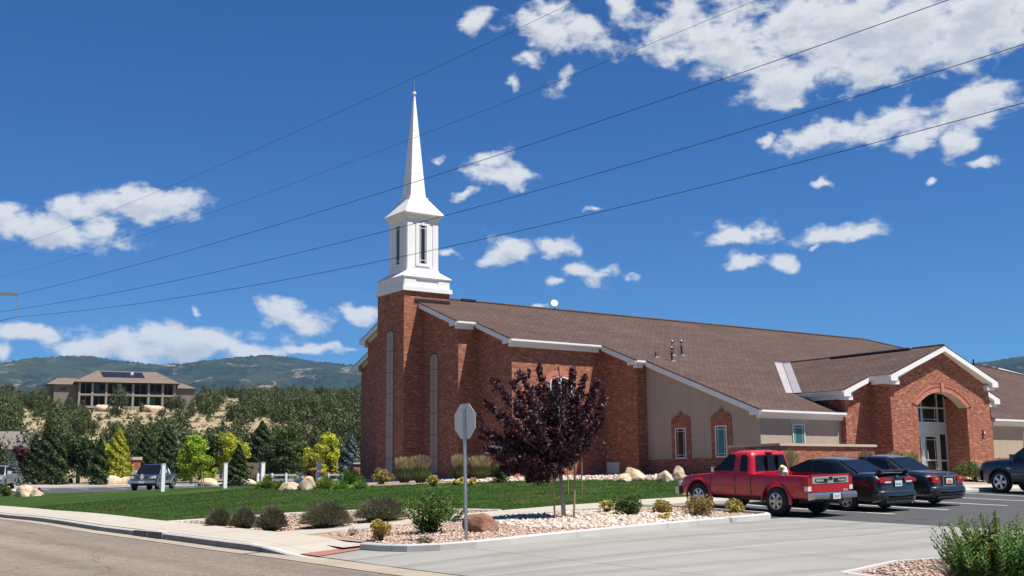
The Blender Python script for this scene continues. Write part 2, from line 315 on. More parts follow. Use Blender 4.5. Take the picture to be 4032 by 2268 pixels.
def gravel(name, cols, scale=22.):
    m, t, b = newmat(name); tc = N(t, 'ShaderNodeTexCoord'); o = tc.outputs['Object']
    v = N(t, 'ShaderNodeTexVoronoi', inp={'Scale': scale}); t.links.new(o, v.inputs['Vector'])
    sp_ = N(t, 'ShaderNodeSeparateColor'); t.links.new(v.outputs['Color'], sp_.inputs[0])
    c = ramp(t, sp_.outputs[0], [(i/(len(cols)-1), k) for i, k in enumerate(cols)])
    c = mixc(t, ramp(t, v.outputs['Distance'], [(.35, (0, 0, 0)), (.8, (1, 1, 1))]), c, (.16, .10, .075))
    c = mixc(t, .3, c, ramp(t, noise(t, o, .8, 5), [(.3, tuple(x*.8 for x in cols[1])), (.7, tuple(min(1, x*1.15) for x in cols[1]))]))
    t.links.new(c, b.inputs['Base Color']); b.inputs['Roughness'].default_value = .9
    inv = mth(t, 'SUBTRACT', 1., v.outputs['Distance']); bumpit(t, b, inv, .9, .03)
gravel('gravel_pink', [(.27, .17, .125), (.40, .28, .215), (.44, .33, .255), (.53, .45, .37)])
gravel('gravel_white', [(.36, .31, .25), (.52, .46, .38), (.44, .36, .30), (.60, .56, .49)], 13.)
m, t, b = newmat('stone_bits'); gm = N(t, 'ShaderNodeNewGeometry')
c = ramp(t, gm.outputs['Random Per Island'], [(0, (.28, .18, .13)), (.2, (.48, .35, .27)), (.45, (.56, .48, .39)), (.7, (.62, .57, .49)), (.88, (.42, .29, .22)), (1, (.22, .20, .19))])
t.links.new(c, b.inputs['Base Color']); b.inputs['Roughness'].default_value = .8
m, t, b = newmat('pink_bits'); gm = N(t, 'ShaderNodeNewGeometry')
c = ramp(t, gm.outputs['Random Per Island'], [(0, (.26, .145, .105)), (.3, (.43, .29, .215)), (.6, (.50, .37, .285)), (.85, (.58, .48, .39)), (1, (.30, .19, .145))])
t.links.new(c, b.inputs['Base Color']); b.inputs['Roughness'].default_value = .85
m, t, b = newmat('soil'); tc = N(t, 'ShaderNodeTexCoord'); o = tc.outputs['Object']
c = ramp(t, noise(t, o, .09, 8, .7), [(.28, (.21, .135, .085)), (.45, (.31, .225, .14)), (.6, (.36, .285, .165)), (.75, (.30, .19, .13))])
c = mixc(t, mth(t, 'MULTIPLY', ramp(t, noise(t, o, 1.1, 5), [(.5, (0, 0, 0)), (.62, (1, 1, 1))]), .7), c, (.16, .15, .075))
t.links.new(c, b.inputs['Base Color']); b.inputs['Roughness'].default_value = .95; bumpit(t, b, noise(t, o, 1.5, 6), .6, .4)
m, t, b = newmat('boulder'); tc = N(t, 'ShaderNodeTexCoord'); o = tc.outputs['Object']
c = ramp(t, noise(t, o, 2.2, 7, .65), [(.28, (.34, .17, .08)), (.45, (.56, .40, .26)), (.62, (.66, .54, .39)), (.78, (.72, .64, .52))])
t.links.new(c, b.inputs['Base Color']); b.inputs['Roughness'].default_value = .9; bumpit(t, b, noise(t, o, 6, 8, .7), .9, .08)
m, t, b = newmat('boulder_red'); tc = N(t, 'ShaderNodeTexCoord'); o = tc.outputs['Object']
c = ramp(t, noise(t, o, 2.6, 8, .7), [(.3, (.10, .045, .03)), (.5, (.24, .11, .07)), (.66, (.42, .23, .15)), (.8, (.60, .42, .32))])
t.links.new(c, b.inputs['Base Color']); b.inputs['Roughness'].default_value = .9; bumpit(t, b, noise(t, o, 6, 8, .7), .9, .08)
m, t, b = newmat('mountain_mat'); tc = N(t, 'ShaderNodeTexCoord'); o = tc.outputs['Object']
f1 = noise(t, o, .0022, 9, .66); f2 = noise(t, mapping(t, o, (1, 1, 3.5)), .0030, 8, .62); f3 = noise(t, o, .010, 6, .75)
c = ramp(t, f3, [(.32, (.010, .020, .012)), (.5, (.022, .036, .022)), (.68, (.056, .070, .044))])
c = mixc(t, ramp(t, f1, [(.48, (0, 0, 0)), (.60, (.6, .6, .6))]), c, (.065, .080, .035))
c = mixc(t, mth(t, 'MULTIPLY', ramp(t, f2, [(.53, (0, 0, 0)), (.60, (1, 1, 1))]), ramp(t, f3, [(.45, (0, 0, 0)), (.55, (1, 1, 1))])), c, (.36, .27, .20))
t.links.new(c, b.inputs['Base Color']); b.inputs['Roughness'].default_value = 1.; b.inputs['Specular IOR Level'].default_value = .0
bumpit(t, b, f3, 1., 60.)
def leaf(name, cols, trans=.3, rough=.6, spec=.25):
    m = bpy.data.materials.new(name); m.use_nodes = True; t = m.node_tree; MAT[name] = m; b = t.nodes['Principled BSDF']
    gm = N(t, 'ShaderNodeNewGeometry'); oi = N(t, 'ShaderNodeObjectInfo')
    c = ramp(t, gm.outputs['Random Per Island'], [(i/(len(cols)-1), k) for i, k in enumerate(cols)])
    h = N(t, 'ShaderNodeHueSaturation'); t.links.new(c, h.inputs['Color'])
    t.links.new(mth(t, 'MULTIPLY_ADD', oi.outputs['Random'], .5, .75), h.inputs['Value']); t.links.new(mth(t, 'MULTIPLY_ADD', oi.outputs['Random'], .03, .485), h.inputs['Hue'])
    t.links.new(h.outputs[0], b.inputs['Base Color']); b.inputs['Roughness'].default_value = rough; b.inputs['Specular IOR Level'].default_value = spec
    tr = N(t, 'ShaderNodeBsdfTranslucent'); t.links.new(h.outputs[0], tr.inputs[0])
    ms = N(t, 'ShaderNodeMixShader'); ms.inputs[0].default_value = trans
    t.links.new(b.outputs[0], ms.inputs[1]); t.links.new(tr.outputs[0], ms.inputs[2]); t.links.new(ms.outputs[0], t.nodes['Material Output'].inputs[0])
leaf('leaf_juniper', [(.026, .038, .014), (.060, .078, .026), (.120, .138, .052)], .18)
leaf('leaf_pine', [(.016, .034, .010), (.038, .064, .018), (.075, .105, .032)], .2)
leaf('leaf_spruce', [(.045, .075, .065), (.09, .13, .115), (.15, .20, .18)], .15)
leaf('leaf_yellow', [(.28, .34, .02), (.50, .56, .04), (.70, .72, .12)], .4)
leaf('leaf_lime', [(.12, .20, .015), (.24, .33, .025), (.40, .46, .05)], .35)
leaf('leaf_purple', [(.018, .007, .011), (.038, .014, .021), (.070, .028, .037), (.125, .062, .074)], .2, .55, .25)
leaf('leaf_green', [(.04, .085, .015), (.075, .14, .025), (.14, .22, .045)], .3)
leaf('leaf_midgreen', [(.035, .065, .014), (.065, .11, .020), (.11, .16, .035)], .3)
leaf('leaf_gold', [(.34, .24, .04), (.55, .45, .09), (.62, .55, .16), (.40, .36, .07)], .3)
leaf('leaf_rust', [(.20, .12, .04), (.34, .23, .07), (.42, .36, .12), (.20, .21, .06)], .3)
leaf('leaf_lavender', [(.08, .075, .042), (.135, .115, .075), (.20, .16, .12), (.10, .12, .05)], .25)
leaf('leaf_sage', [(.055, .075, .026), (.095, .120, .045), (.15, .17, .075)], .25)
leaf('leaf_day', [(.09, .16, .02), (.16, .25, .035), (.26, .36, .06)], .35)
leaf('blade_green', [(.05, .085, .022), (.10, .14, .04), (.16, .19, .07)], .3)
leaf('blade_tan', [(.20, .18, .085), (.34, .275, .15), (.46, .37, .23)], .35)
leaf('grass_blade', [(.024, .066, .008), (.044, .102, .013), (.070, .130, .022), (.14, .16, .045)], .4)
leaf('flower_orange', [(.70, .22, .03), (.80, .32, .05)], .3)
leaf('leaf_maroon', [(.05, .012, .016), (.09, .025, .03), (.12, .04, .045)], .2)
leaf('twig', [(.16, .12, .10), (.24, .19, .16)], .0)

# ================================================================ mesh helpers
def boxuv(me):
    n = len(me.loops)
    if not n: return
    uv = me.uv_layers.new(name='UVMap'); co = np.empty(len(me.vertices)*3); me.vertices.foreach_get('co', co); co = co.reshape(-1, 3)
    li = np.empty(n, int); me.loops.foreach_get('vertex_index', li)
    pn = np.empty(len(me.polygons)*3); me.polygons.foreach_get('normal', pn); pn = pn.reshape(-1, 3)
    lt = np.empty(len(me.polygons), int); me.polygons.foreach_get('loop_total', lt)
    ln = np.repeat(pn, lt, axis=0); p = co[li]
    a = np.abs(ln); out = np.empty((n, 2))
    xm = (a[:, 0] >= a[:, 1]); up = a[:, 2] > .80
    out[:, 0] = np.where(xm, p[:, 1], p[:, 0]); out[:, 1] = p[:, 2]
    sl = up & (a[:, 2] < .995)      # roof slopes: length along the eave, distance up the slope
    out[up] = p[up][:, :2]
    out[sl, 0] = np.where(xm[sl], p[sl, 1], p[sl, 0]); out[sl, 1] = np.where(xm[sl], p[sl, 0], p[sl, 1])*1.07
    uv.data.foreach_set('uv', out.ravel())
def link(name, me, mat, parent=None, world=True, smooth=False, sharp=None):
    o = bpy.data.objects.new(name, me); C.objects.link(o)
    if mat is not None:
        for mm in (mat if isinstance(mat, (list, tuple)) else [mat]): me.materials.append(MAT[mm])
    if parent is not None:
        if world:
            off = Vector((0, 0, 0)); q = parent
            while q is not None: off += q.location; q = q.parent
            me.transform(Matrix.Translation(-off))
        o.parent = parent
    if smooth:
        me.polygons.foreach_set('use_smooth', [True]*len(me.polygons))
        if sharp: me.set_sharp_from_angle(angle=math.radians(sharp))
    return o
def tag(o, label=None, cat=None, group=None, kind=None):
    if label: o['label'] = label
    if cat: o['category'] = cat
    if group: o['group'] = group
    if kind: o['kind'] = kind
    return o
def thing(name, label, cat, loc=(0, 0, 0), rz=0., group=None):
    o = bpy.data.objects.new(name, None); C.objects.link(o); o.location = loc; o.rotation_euler = (0, 0, rz); o.empty_display_size = .2
    return tag(o, label, cat, group)
class MB:
    def __init__(s): s.v = []; s.f = []
    def add(s, vs, fs):
        n = len(s.v); s.v += [tuple(map(float, v)) for v in vs]; s.f += [tuple(i+n for i in f) for f in fs]; return s
    def box(s, x0, x1, y0, y1, z0, z1):
        return s.add([(x0, y0, z0), (x1, y0, z0), (x1, y1, z0), (x0, y1, z0), (x0, y0, z1), (x1, y0, z1), (x1, y1, z1), (x0, y1, z1)],
                     [(0, 3, 2, 1), (4, 5, 6, 7), (0, 1, 5, 4), (1, 2, 6, 5), (2, 3, 7, 6), (3, 0, 4, 7)])
    def prism(s, poly, ax, a, b):
        # poly: 2-D points, extruded along axis ax from a to b. ax x: poly=(y,z); y: (x,z); z: (x,y)
        n = len(poly)
        def P(p, t): return {'x': (t, p[0], p[1]), 'y': (p[0], t, p[1]), 'z': (p[0], p[1], t)}[ax]
        vs = [P(p, a) for p in poly]+[P(p, b) for p in poly]
        area = sum(poly[i][0]*poly[(i+1) % n][1]-poly[(i+1) % n][0]*poly[i][1] for i in range(n))
        fl = (area > 0) ^ (ax == 'y') ^ (b < a)
        f = [tuple(range(n))[::-1], tuple(range(n, 2*n))]+[(i, (i+1) % n, n+(i+1) % n, n+i) for i in range(n)]
        if not fl: f = [t[::-1] for t in f]
        return s.add(vs, f)
    def frustum(s, cx, cy, h0, z0, h1, z1):
        v = [(cx+a*h0, cy+b*h0, z0) for a, b in ((-1, -1), (1, -1), (1, 1), (-1, 1))]+[(cx+a*h1, cy+b*h1, z1) for a, b in ((-1, -1), (1, -1), (1, 1), (-1, 1))]
        return s.add(v, [(3, 2, 1, 0), (4, 5, 6, 7)]+[(i, (i+1) % 4, 4+(i+1) % 4, 4+i) for i in range(4)])
    def tube(s, pts, r, n=8, cap=True):
        pts = [Vector(p) for p in pts]; rr = r if isinstance(r, (list, tuple)) else [r]*len(pts); base = len(s.v); up = None
        for i, p in enumerate(pts):
            d = (pts[min(i+1, len(pts)-1)]-pts[max(i-1, 0)]).normalized()
            u = d.cross(Vector((0, 0, 1)) if abs(d.z) < .95 else Vector((1, 0, 0))).normalized()
            if up is not None and u.dot(up) < 0: u = -u
            up = u; w = d.cross(u)
            for k in range(n):
                a = 2*math.pi*k/n; s.v.append(tuple(p+(u*math.cos(a)+w*math.sin(a))*rr[i]))
        for i in range(len(pts)-1):
            for k in range(n):
                a = base+i*n+k; b_ = base+i*n+(k+1) % n; s.f.append((a, b_, b_+n, a+n))
        if cap: s.f.append(tuple(base+k for k in range(n))[::-1]); s.f.append(tuple(base+(len(pts)-1)*n+k for k in range(n)))
        return s
    def lathe(s, prof, n=20, axis='x', o=(0, 0, 0)):
        base = len(s.v)
        for (r, h) in prof:
            for k in range(n):
                a = 2*math.pi*k/n; p = {'x': (h, r*math.cos(a), r*math.sin(a)), 'z': (r*math.cos(a), r*math.sin(a), h)}[axis]
                s.v.append((p[0]+o[0], p[1]+o[1], p[2]+o[2]))
        for i in range(len(prof)-1):
            for k in range(n): a = base+i*n+k; b_ = base+i*n+(k+1) % n; s.f.append((a, b_, b_+n, a+n))
        s.f.append(tuple(base+k for k in range(n))[::-1]); s.f.append(tuple(base+(len(prof)-1)*n+k for k in range(n)))
        return s
    def mesh(s, name, fix=True):
        me = bpy.data.meshes.new(name); me.from_pydata(s.v, [], s.f); me.update()
        if fix:
            bm = bmesh.new(); bm.from_mesh(me); bmesh.ops.recalc_face_normals(bm, faces=bm.faces); bm.to_mesh(me); bm.free()
        boxuv(me); return me
    def build(s, name, mat, parent=None, world=True, smooth=False, sharp=None, fix=True):
        return link(name, s.mesh(name, fix), mat, parent, world, smooth, sharp)
def text_obj(name, txt, size, mat, parent, M4, depth=.002):
    cu = bpy.data.curves.new(name, 'FONT'); cu.body = txt; cu.size = size; cu.extrude = depth; cu.align_x = 'CENTER'; cu.align_y = 'CENTER'
    o = bpy.data.objects.new('tmp', cu); C.objects.link(o); bpy.context.view_layer.update()
    me = bpy.data.meshes.new_from_object(o.evaluated_get(bpy.context.evaluated_depsgraph_get())); bpy.data.objects.remove(o)
    me.name = name; me.transform(M4); me.materials.clear()
    return link(name, me, mat, parent, world=False)
def copy_tree(o, loc=None, rz=None, parent=None):
    c = o.copy(); C.objects.link(c)
    if parent is not None: c.parent = parent; c.matrix_parent_inverse = o.matrix_parent_inverse
    if loc is not None: c.location = loc
    if rz is not None: c.rotation_euler = (0, 0, rz)
    for ch in list(o.children): copy_tree(ch, parent=c)
    return c
# ================================================================ terrain
CP = np.array([(13.3,20.3,-1.22),(24.3,21.95,-1.0),(24.2,24.9,-.865),(38.9,24.5,-.59),(10.2,25,-1.47),(10.2,47.6,-1.22),(10.2,36,-1.34),(10.2,19,-1.56),
 (6,20,-1.6),(6,45,-1.25),(0,0,-1.65),(2,25,-1.6),(-10,20,-1.6),(10.2,60,-1.1),(2,60,-1.15),(30.5,46,.08),(37,42,.10),(37.,36,.07),(24,43,-.16),(31,52,.05),(28,53,-.1),
 (20.6,61.5,-.36),(29.2,87,-.33),(12.2,51,-1.02),(14,60,-.85),(20,30,-.75),(26,32,-.4),(47,31,-.30),(55,30,-.25),(42,34,.0),(45,15,-.9),(30,12,-1.1),(60,15,-.7),(20,8,-1.4),
 (17,70,-.5),(12,75,-.75),(40,60,0),(60,60,0),(60,40,0),(24.5,58,-.16),(24,95,-.24),(40,95,-.2),(30,106,.05),(50,106,.1),(10,100,-.4),(25,120,.35),(50,118,.5),(5,125,.1),(-15,100,-.5),(75,80,.2),(90,30,-.1),(0,-40,-1.7),(60,-30,-1.3),(-30,40,-1.6),(120,60,.2)])
def _tps():
    n = len(CP); xy = CP[:, :2]/10; r = np.linalg.norm(xy[:, None]-xy[None], axis=2)
    K = np.where(r > 0, r*r*np.log(r+1e-9), 0)+.2*np.eye(n); P_ = np.c_[np.ones(n), xy]
    return np.linalg.solve(np.block([[K, P_], [P_.T, np.zeros((3, 3))]]), np.r_[CP[:, 2], 0, 0, 0])
WT = _tps()
def sstep(a, b, x): t = np.clip((x-a)/(b-a), 0, 1); return t*t*(3-2*t)
HD = [0,110,125,140,170,220,260,300,340,420,500,800,1500,20000]; HZ = [0,0,.6,2.,6,12,15.4,19.6,23.5,31,33,12,-20,-20]
def vnoise(x, y, seed=0):
    r = np.random.default_rng(seed); T = r.random((256, 256)); xi = np.floor(x).astype(int); yi = np.floor(y).astype(int); fx = x-xi; fy = y-yi
    fx = fx*fx*(3-2*fx); fy = fy*fy*(3-2*fy); g_ = lambda a, b: T[a % 256, b % 256]
    return (g_(xi, yi)*(1-fx)+g_(xi+1, yi)*fx)*(1-fy)+(g_(xi, yi+1)*(1-fx)+g_(xi+1, yi+1)*fx)*fy
def fbm(x, y, o=5, seed=0, rough=.5):
    s = 0; a = 1; n = 0
    for k in range(o): s = s+a*vnoise(x*2**k+17*k, y*2**k+31*k, seed+k); n += a; a *= rough
    return s/n
def H(x, y):
    x = np.asarray(x, float); y = np.asarray(y, float); sh = x.shape; xf = x.ravel(); yf = y.ravel()
    r = np.hypot(xf[:, None]/10-CP[:, 0]/10, yf[:, None]/10-CP[:, 1]/10)
    z = (np.where(r > 0, r*r*np.log(r+1e-9), 0)@WT[:-3])+WT[-3]+WT[-2]*xf/10+WT[-1]*yf/10
    d = np.hypot(xf, yf); azm = np.degrees(np.arctan2(xf, yf)); w = sstep(92, 135, d)
    fac = sstep(-55, -25, azm)*(1-.5*sstep(20, 60, azm))*(1-sstep(70, 120, azm)); fac = np.where(azm < -90, 0, fac)
    v = xf*FW[0]+yf*FW[1]; v = v/math.cos(PIT)
    hz = np.interp(np.maximum(v, 0), HD, HZ)
    hz = hz*fac+(-1.6)*(1-fac)+(fbm(xf/60+50, yf/60+50, 4, 3)-.5)*sstep(140, 300, d)*3.0
    z = z*(1-w)+hz*w
    return z.reshape(sh)
def h1(x, y): return float(H(np.array([x]), np.array([y]))[0])
def hit(px, py, off=0.):
    d = ray(px, py); ts = np.linspace(10, 160, 3000); p = ts[:, None]*d
    h = H(p[:, 0], p[:, 1])+off-p[:, 2]; i = int(np.argmax(h > 0))
    if i == 0: return None
    t = ts[i-1]+(ts[i]-ts[i-1])*(-h[i-1])/(h[i]-h[i-1]); return t*d
def place(xd, v):        # ground point on preview column xd at forward distance v
    u = (xd*1.5652-2016)/FOC*v; x = u*c_+v*s_; y = -u*s_+v*c_; return x, y, h1(x, y)
def ztop(xd, yd, v):     # height of the preview pixel at forward distance v
    r = rd(xd, yd); return r[2]*v/math.hypot(r[0]*0+r@np.array([s_, c_, 0]), 0)
def struct(o): o['kind'] = 'structure'; return o
# --- ground sheet, polar so that it is fine near the camera
R_ = np.r_[0.5, np.geomspace(2, 9000, 170)]; TH = np.linspace(0, 2*math.pi, 420, endpoint=False)
rr, tt = np.meshgrid(R_, TH, indexing='ij'); gx = rr*np.sin(tt); gy = rr*np.cos(tt); gz = H(gx, gy)-.09-.05*sstep(80, 200, rr)
vs = np.stack([gx, gy, gz], -1).reshape(-1, 3); n_, m_ = rr.shape
fs = [(i*m_+j, (i+1)*m_+j, (i+1)*m_+(j+1) % m_, i*m_+(j+1) % m_) for i in range(n_-1) for j in range(m_)]
me = bpy.data.meshes.new('ground'); me.from_pydata(vs.tolist(), [], [f[::-1] for f in fs]); me.update()
struct(link('ground', me, 'soil', smooth=True))
def sheet(name, poly, off, mat, cell=1.0, kind='structure', thick=0.):
    bm = bmesh.new(); vv = [bm.verts.new((x, y, 0)) for x, y in poly]; bm.faces.new(vv); bmesh.ops.triangulate(bm, faces=bm.faces[:])
    xs = [p[0] for p in poly]; ys = [p[1] for p in poly]
    for ax, lo, hi in ((0, min(xs), max(xs)), (1, min(ys), max(ys))):
        k = math.ceil(lo/cell)*cell
        while k < hi:
            co = [0, 0, 0]; no = [0, 0, 0]; co[ax] = k; no[ax] = 1
            bmesh.ops.bisect_plane(bm, geom=bm.verts[:]+bm.edges[:]+bm.faces[:], dist=1e-5, plane_co=co, plane_no=no); k += cell
    zz = H(np.array([v.co.x for v in bm.verts]), np.array([v.co.y for v in bm.verts]))
    for v, z in zip(bm.verts, zz): v.co.z = z+off
    bmesh.ops.recalc_face_normals(bm, faces=bm.faces)
    for f in bm.faces:
        if f.normal.z < 0: f.normal_flip()
    if thick:
        r = bmesh.ops.extrude_face_region(bm, geom=[e for e in bm.edges if e.is_boundary])
        for v in [g_ for g_ in r['geom'] if isinstance(g_, bmesh.types.BMVert)]: v.co.z -= thick
    me = bpy.data.meshes.new(name); bm.to_mesh(me); bm.free()
    o = link(name, me, mat)
    if kind: o['kind'] = kind
    return o
def resample(pl, step=.6):
    out = [np.array(pl[0], float)]
    for a, b in zip(pl[:-1], pl[1:]):
        a = np.array(a, float); b = np.array(b, float); n = max(1, int(np.linalg.norm(b-a)/step))
        out += [a+(b-a)*(k+1)/n for k in range(n)]
    return np.array(out)
def kerb(name, pl, h0, h1_, w, mat='kerb_conc', hf=None, step=.5, base=-.15, fm=None):
    # a raised strip; the road side is on the left of the direction of travel
    p = resample(pl, step); d = np.gradient(p, axis=0); d /= np.linalg.norm(d, axis=1)[:, None]; nr = np.c_[d[:, 1], -d[:, 0]]
    mb = MB(); n = len(p); zz = H(p[:, 0], p[:, 1])
    for i in range(n):
        hh = (hf(p[i]) if hf else h1_)
        for (o_, z) in ((0, base), (.012, hh-.03), (.045, hh), (w-.01, hh), (w, base)):
            q = p[i]+nr[i]*o_; mb.v.append((q[0], q[1], zz[i]+z))
    for i in range(n-1):
        for k in range(4): a = i*5+k; mb.f.append((a, a+5, a+6, a+1))
    mb.f.append((0, 1, 2, 3, 4)); e = (n-1)*5; mb.f.append((e+4, e+3, e+2, e+1, e))
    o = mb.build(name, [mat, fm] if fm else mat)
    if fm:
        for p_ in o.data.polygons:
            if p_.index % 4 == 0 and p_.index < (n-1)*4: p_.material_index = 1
    return struct(o)
# --- road with its gutter, kerb, pavement
KX = 10.38
struct(sheet('road', [(-9, -60), (10.0, -60), (10.0, 110), (-9, 110)], 0.0, 'road_asphalt', 2.0))
sheet('gutter', [(9.98, 24), (KX+.03, 24), (KX+.03, 110), (9.98, 110)], .012, 'gutter_conc', 2.)
sheet('gutter', [(10.0, -40), (10.62, -40), (10.62, 23.9), (10.0, 23.9)], .010, 'gutter_conc', 2.)
def kh(p): return .155*float(sstep(21.6, 24.8, p[1]))+.012
kerb('kerb', [(KX, 20.9), (KX, 30.25)], 0, .155, .17, hf=kh, fm='kerb_face_shaded')
kerb('kerb', [(KX, 32.55), (KX, 110)], 0, .155, .17, fm='kerb_face_shaded')
# pavement along the road: drops towards the ramp
def paved(name, x0, x1, y0, y1, hf, mat='sidewalk_conc', cell=.5):
    xs = np.linspace(x0, x1, 5); ys = np.arange(y0, y1+1e-6, cell); X_, Y_ = np.meshgrid(xs, ys, indexing='ij'); Z_ = H(X_, Y_)+hf(X_, Y_)
    nx, ny = X_.shape; v = np.stack([X_, Y_, Z_], -1).reshape(-1, 3).tolist()
    f = [(i*ny+j, (i+1)*ny+j, (i+1)*ny+j+1, i*ny+j+1) for i in range(nx-1) for j in range(ny-1)]
    me = bpy.data.meshes.new(name); me.from_pydata(v, [], f); me.update(); bm = bmesh.new(); bm.from_mesh(me)
    for q in bm.faces:
        if q.normal.z < 0: q.normal_flip()
    r_ = bmesh.ops.extrude_edge_only(bm, edges=[e for e in bm.edges if e.is_boundary])
    for q in [k for k in r_['geom'] if isinstance(k, bmesh.types.BMVert)]: q.co.z -= .2
    bm.to_mesh(me); bm.free(); return struct(link(name, me, mat))
paved('sidewalk', KX+.16, 12.15, 22.4, 110.4, lambda X, Y: .150*sstep(22.0, 25.2, Y)+.018)
paved('sidewalk', 12.15, 24.2, 26.05, 27.55, lambda X, Y: .125+.0*X, cell=.5)
struct(sheet('curb_ramp', [(10.58, 21.55), (12.0, 22.05), (12.0, 22.65), (10.58, 22.42)], .034, 'ramp_red', .5))
# storm drain in the kerb
dr = thing('storm_drain', 'two dark kerb inlets of the storm drain in the kerb of the tan road', 'drain', (KX, 31.4, h1(KX, 31.4)))
z0 = h1(KX, 31.4)
MB().box(KX+.02, KX+.2, 30.25, 32.55, z0+.132, z0+.168).box(KX+.0, KX+.2, 31.34, 31.46, z0-.1, z0+.131).box(KX-.0, KX+.2, 30.2, 30.27, z0-.1, z0+.131).box(KX, KX+.2, 32.53, 32.6, z0-.1, z0+.131).build('inlet_frame', 'kerb_conc', dr)
MB().box(KX-.02, KX+.02, 30.28, 31.33, z0+.013, z0+.150).build('inlet_opening', 'black', dr)
MB().box(KX-.02, KX+.02, 31.47, 32.52, z0+.013, z0+.150).build('inlet_opening', 'black', dr)
# --- driveway, parking lot
isl = [(11.72, 22.0), (11.78, 21.2), (12.0, 20.55), (12.5, 20.1), (13.2, 19.85), (14.0, 19.82), (16, 20.06), (19.1, 20.55), (22.2, 21.05), (23.3, 21.25), (23.55, 21.55), (23.6, 22.2), (23.6, 24.6), (23.4, 25.4), (22.8, 25.95)]
struct(sheet('driveway', [(10.6, 5), (24.1, 5), (24.1, 21.32), (22.2, 21.2), (19.1, 20.7), (16, 20.2), (14, 20.0), (13.2, 20), (12.3, 20.5), (12.0, 21.3), (11.9, 22.3), (10.6, 22.3)], .020, 'drive_conc', 1.))
struct(sheet('sidewalk', [(11.5, 22.3), (12.7, 22.3), (12.7, 26.1), (11.9, 26.1)], .075, 'sidewalk_conc', .5))
struct(sheet('driveway_apron', [(10.55, 21.4), (12.25, 21.4), (12.25, 26.3), (10.55, 26.3)], .006, 'drive_conc', 1.))
struct(sheet('parking_lot', [(24.1, 5), (95, 5), (95, 25.2), (23.5, 26.1), (23.5, 21.3), (24.1, 21.3)], .014, 'asphalt_new', 1.5))
for (x0, x1) in ((26.45, 26.97), (29.05, 29.40), (31.8, 32.3), (34.5, 35.05), (37.3, 38.0)):
    struct(sheet('parking_stripe', [(x1-.05, 20.2), (x1+.07, 20.2), (x0+.14, 25.3), (x0+.02, 25.3)], .020, 'paint_white', 1.5))
def yk(x): return 25.6+(x-37)*.0
struct(sheet('sidewalk', [(24.2, 26.15), (36.9, 25.35), (36.9, 27.0), (24.2, 27.6)], .13, 'sidewalk_conc', 1.))
kerb('kerb', [(60, 25.3), (37.9, 25.25), (36.9, 25.35), (23.7, 26.15)], 0, .14, .15)
struct(sheet('sidewalk', [(36.9, 25.4), (60, 25.35), (60, 27.4), (36.9, 27.4)], .13, 'sidewalk_conc', 1.))
struct(sheet('sidewalk', [(46.3, 27.4), (50.5, 27.4), (50.5, 34.4), (46.3, 34.4)], .20, 'sidewalk_conc', 1.))
# --- island beside the driveway, its kerb, gravel beds
def rev(l): return l[::-1]
kerb('kerb', rev(isl), 0, .165, .16)
struct(sheet('gravel_bed', [(12.2, 22.75), (11.95, 21.9), (12.1, 20.9), (12.6, 20.3), (13.3, 20.0), (14, 19.98), (16, 20.2), (19.1, 20.7), (22.2, 21.2), (23.2, 21.4), (23.44, 21.7), (23.44, 25.2), (22.9, 25.8), (22.6, 26.0), (12.7, 26.0), (12.25, 25.5)], .105, 'gravel_pink', 1.))
struct(sheet('gravel_bed', [(12.2, 27.6), (19.2, 27.6), (18.65, 29.0), (17, 31.9), (15.4, 33.7), (13.4, 34.8), (12.2, 35.4)], .09, 'gravel_pink', 1.))
kerb('lawn_edging', [(19.2, 27.65), (18.65, 29.0), (17, 31.9), (15.4, 33.7), (13.4, 34.8), (12.2, 35.45)], 0, .14, .10)
LAWN = [(12.17, 35.5), (13.4, 34.88), (15.45, 33.78), (17.08, 31.95), (18.75, 29.0), (19.3, 27.6), (24.2, 27.6), (33.6, 27.1), (34.5, 31.0), (33.3, 33.6), (31.5, 34.6), (29.4, 36.8), (27.2, 38.7), (25, 40.6), (23.5, 42.6), (22.6, 46), (22.6, 50), (23.6, 55), (24.6, 58.0), (23.2, 61.5), (20.3, 63.2), (18.2, 67), (16.8, 73), (15.5, 78), (12.17, 82)]
struct(sheet('lawn', LAWN, .13, 'lawn', 1., thick=.1))
CB = [(23.5, 42.6), (22.6, 46), (22.6, 50), (23.6, 55), (24.6, 58.0), (32, 60), (34, 50), (33, 45), (39, 41), (40, 35), (50, 34.6), (50, 27.5), (33.7, 27.2), (34.5, 31.0), (33.3, 33.6), (31.5, 34.6), (29.4, 36.8), (27.2, 38.7), (25, 40.6)]
struct(sheet('gravel_bed', CB, .10, 'gravel_white' if 0 else 'gravel_pink', 1.))
# bottom right planter
kerb('kerb', [(15.6, 2), (14.6, 8), (14.2, 10.6), (14.55, 12.0), (16.5, 12.5), (19.3, 11.8), (26, 9)], 0, .05, .15)
struct(sheet('gravel_bed', [(15.8, 2), (14.8, 8), (14.4, 10.6), (14.7, 11.85), (16.5, 12.33), (19.2, 11.63), (26, 8.83), (26, 2)], .035, 'gravel_pink', 1.))
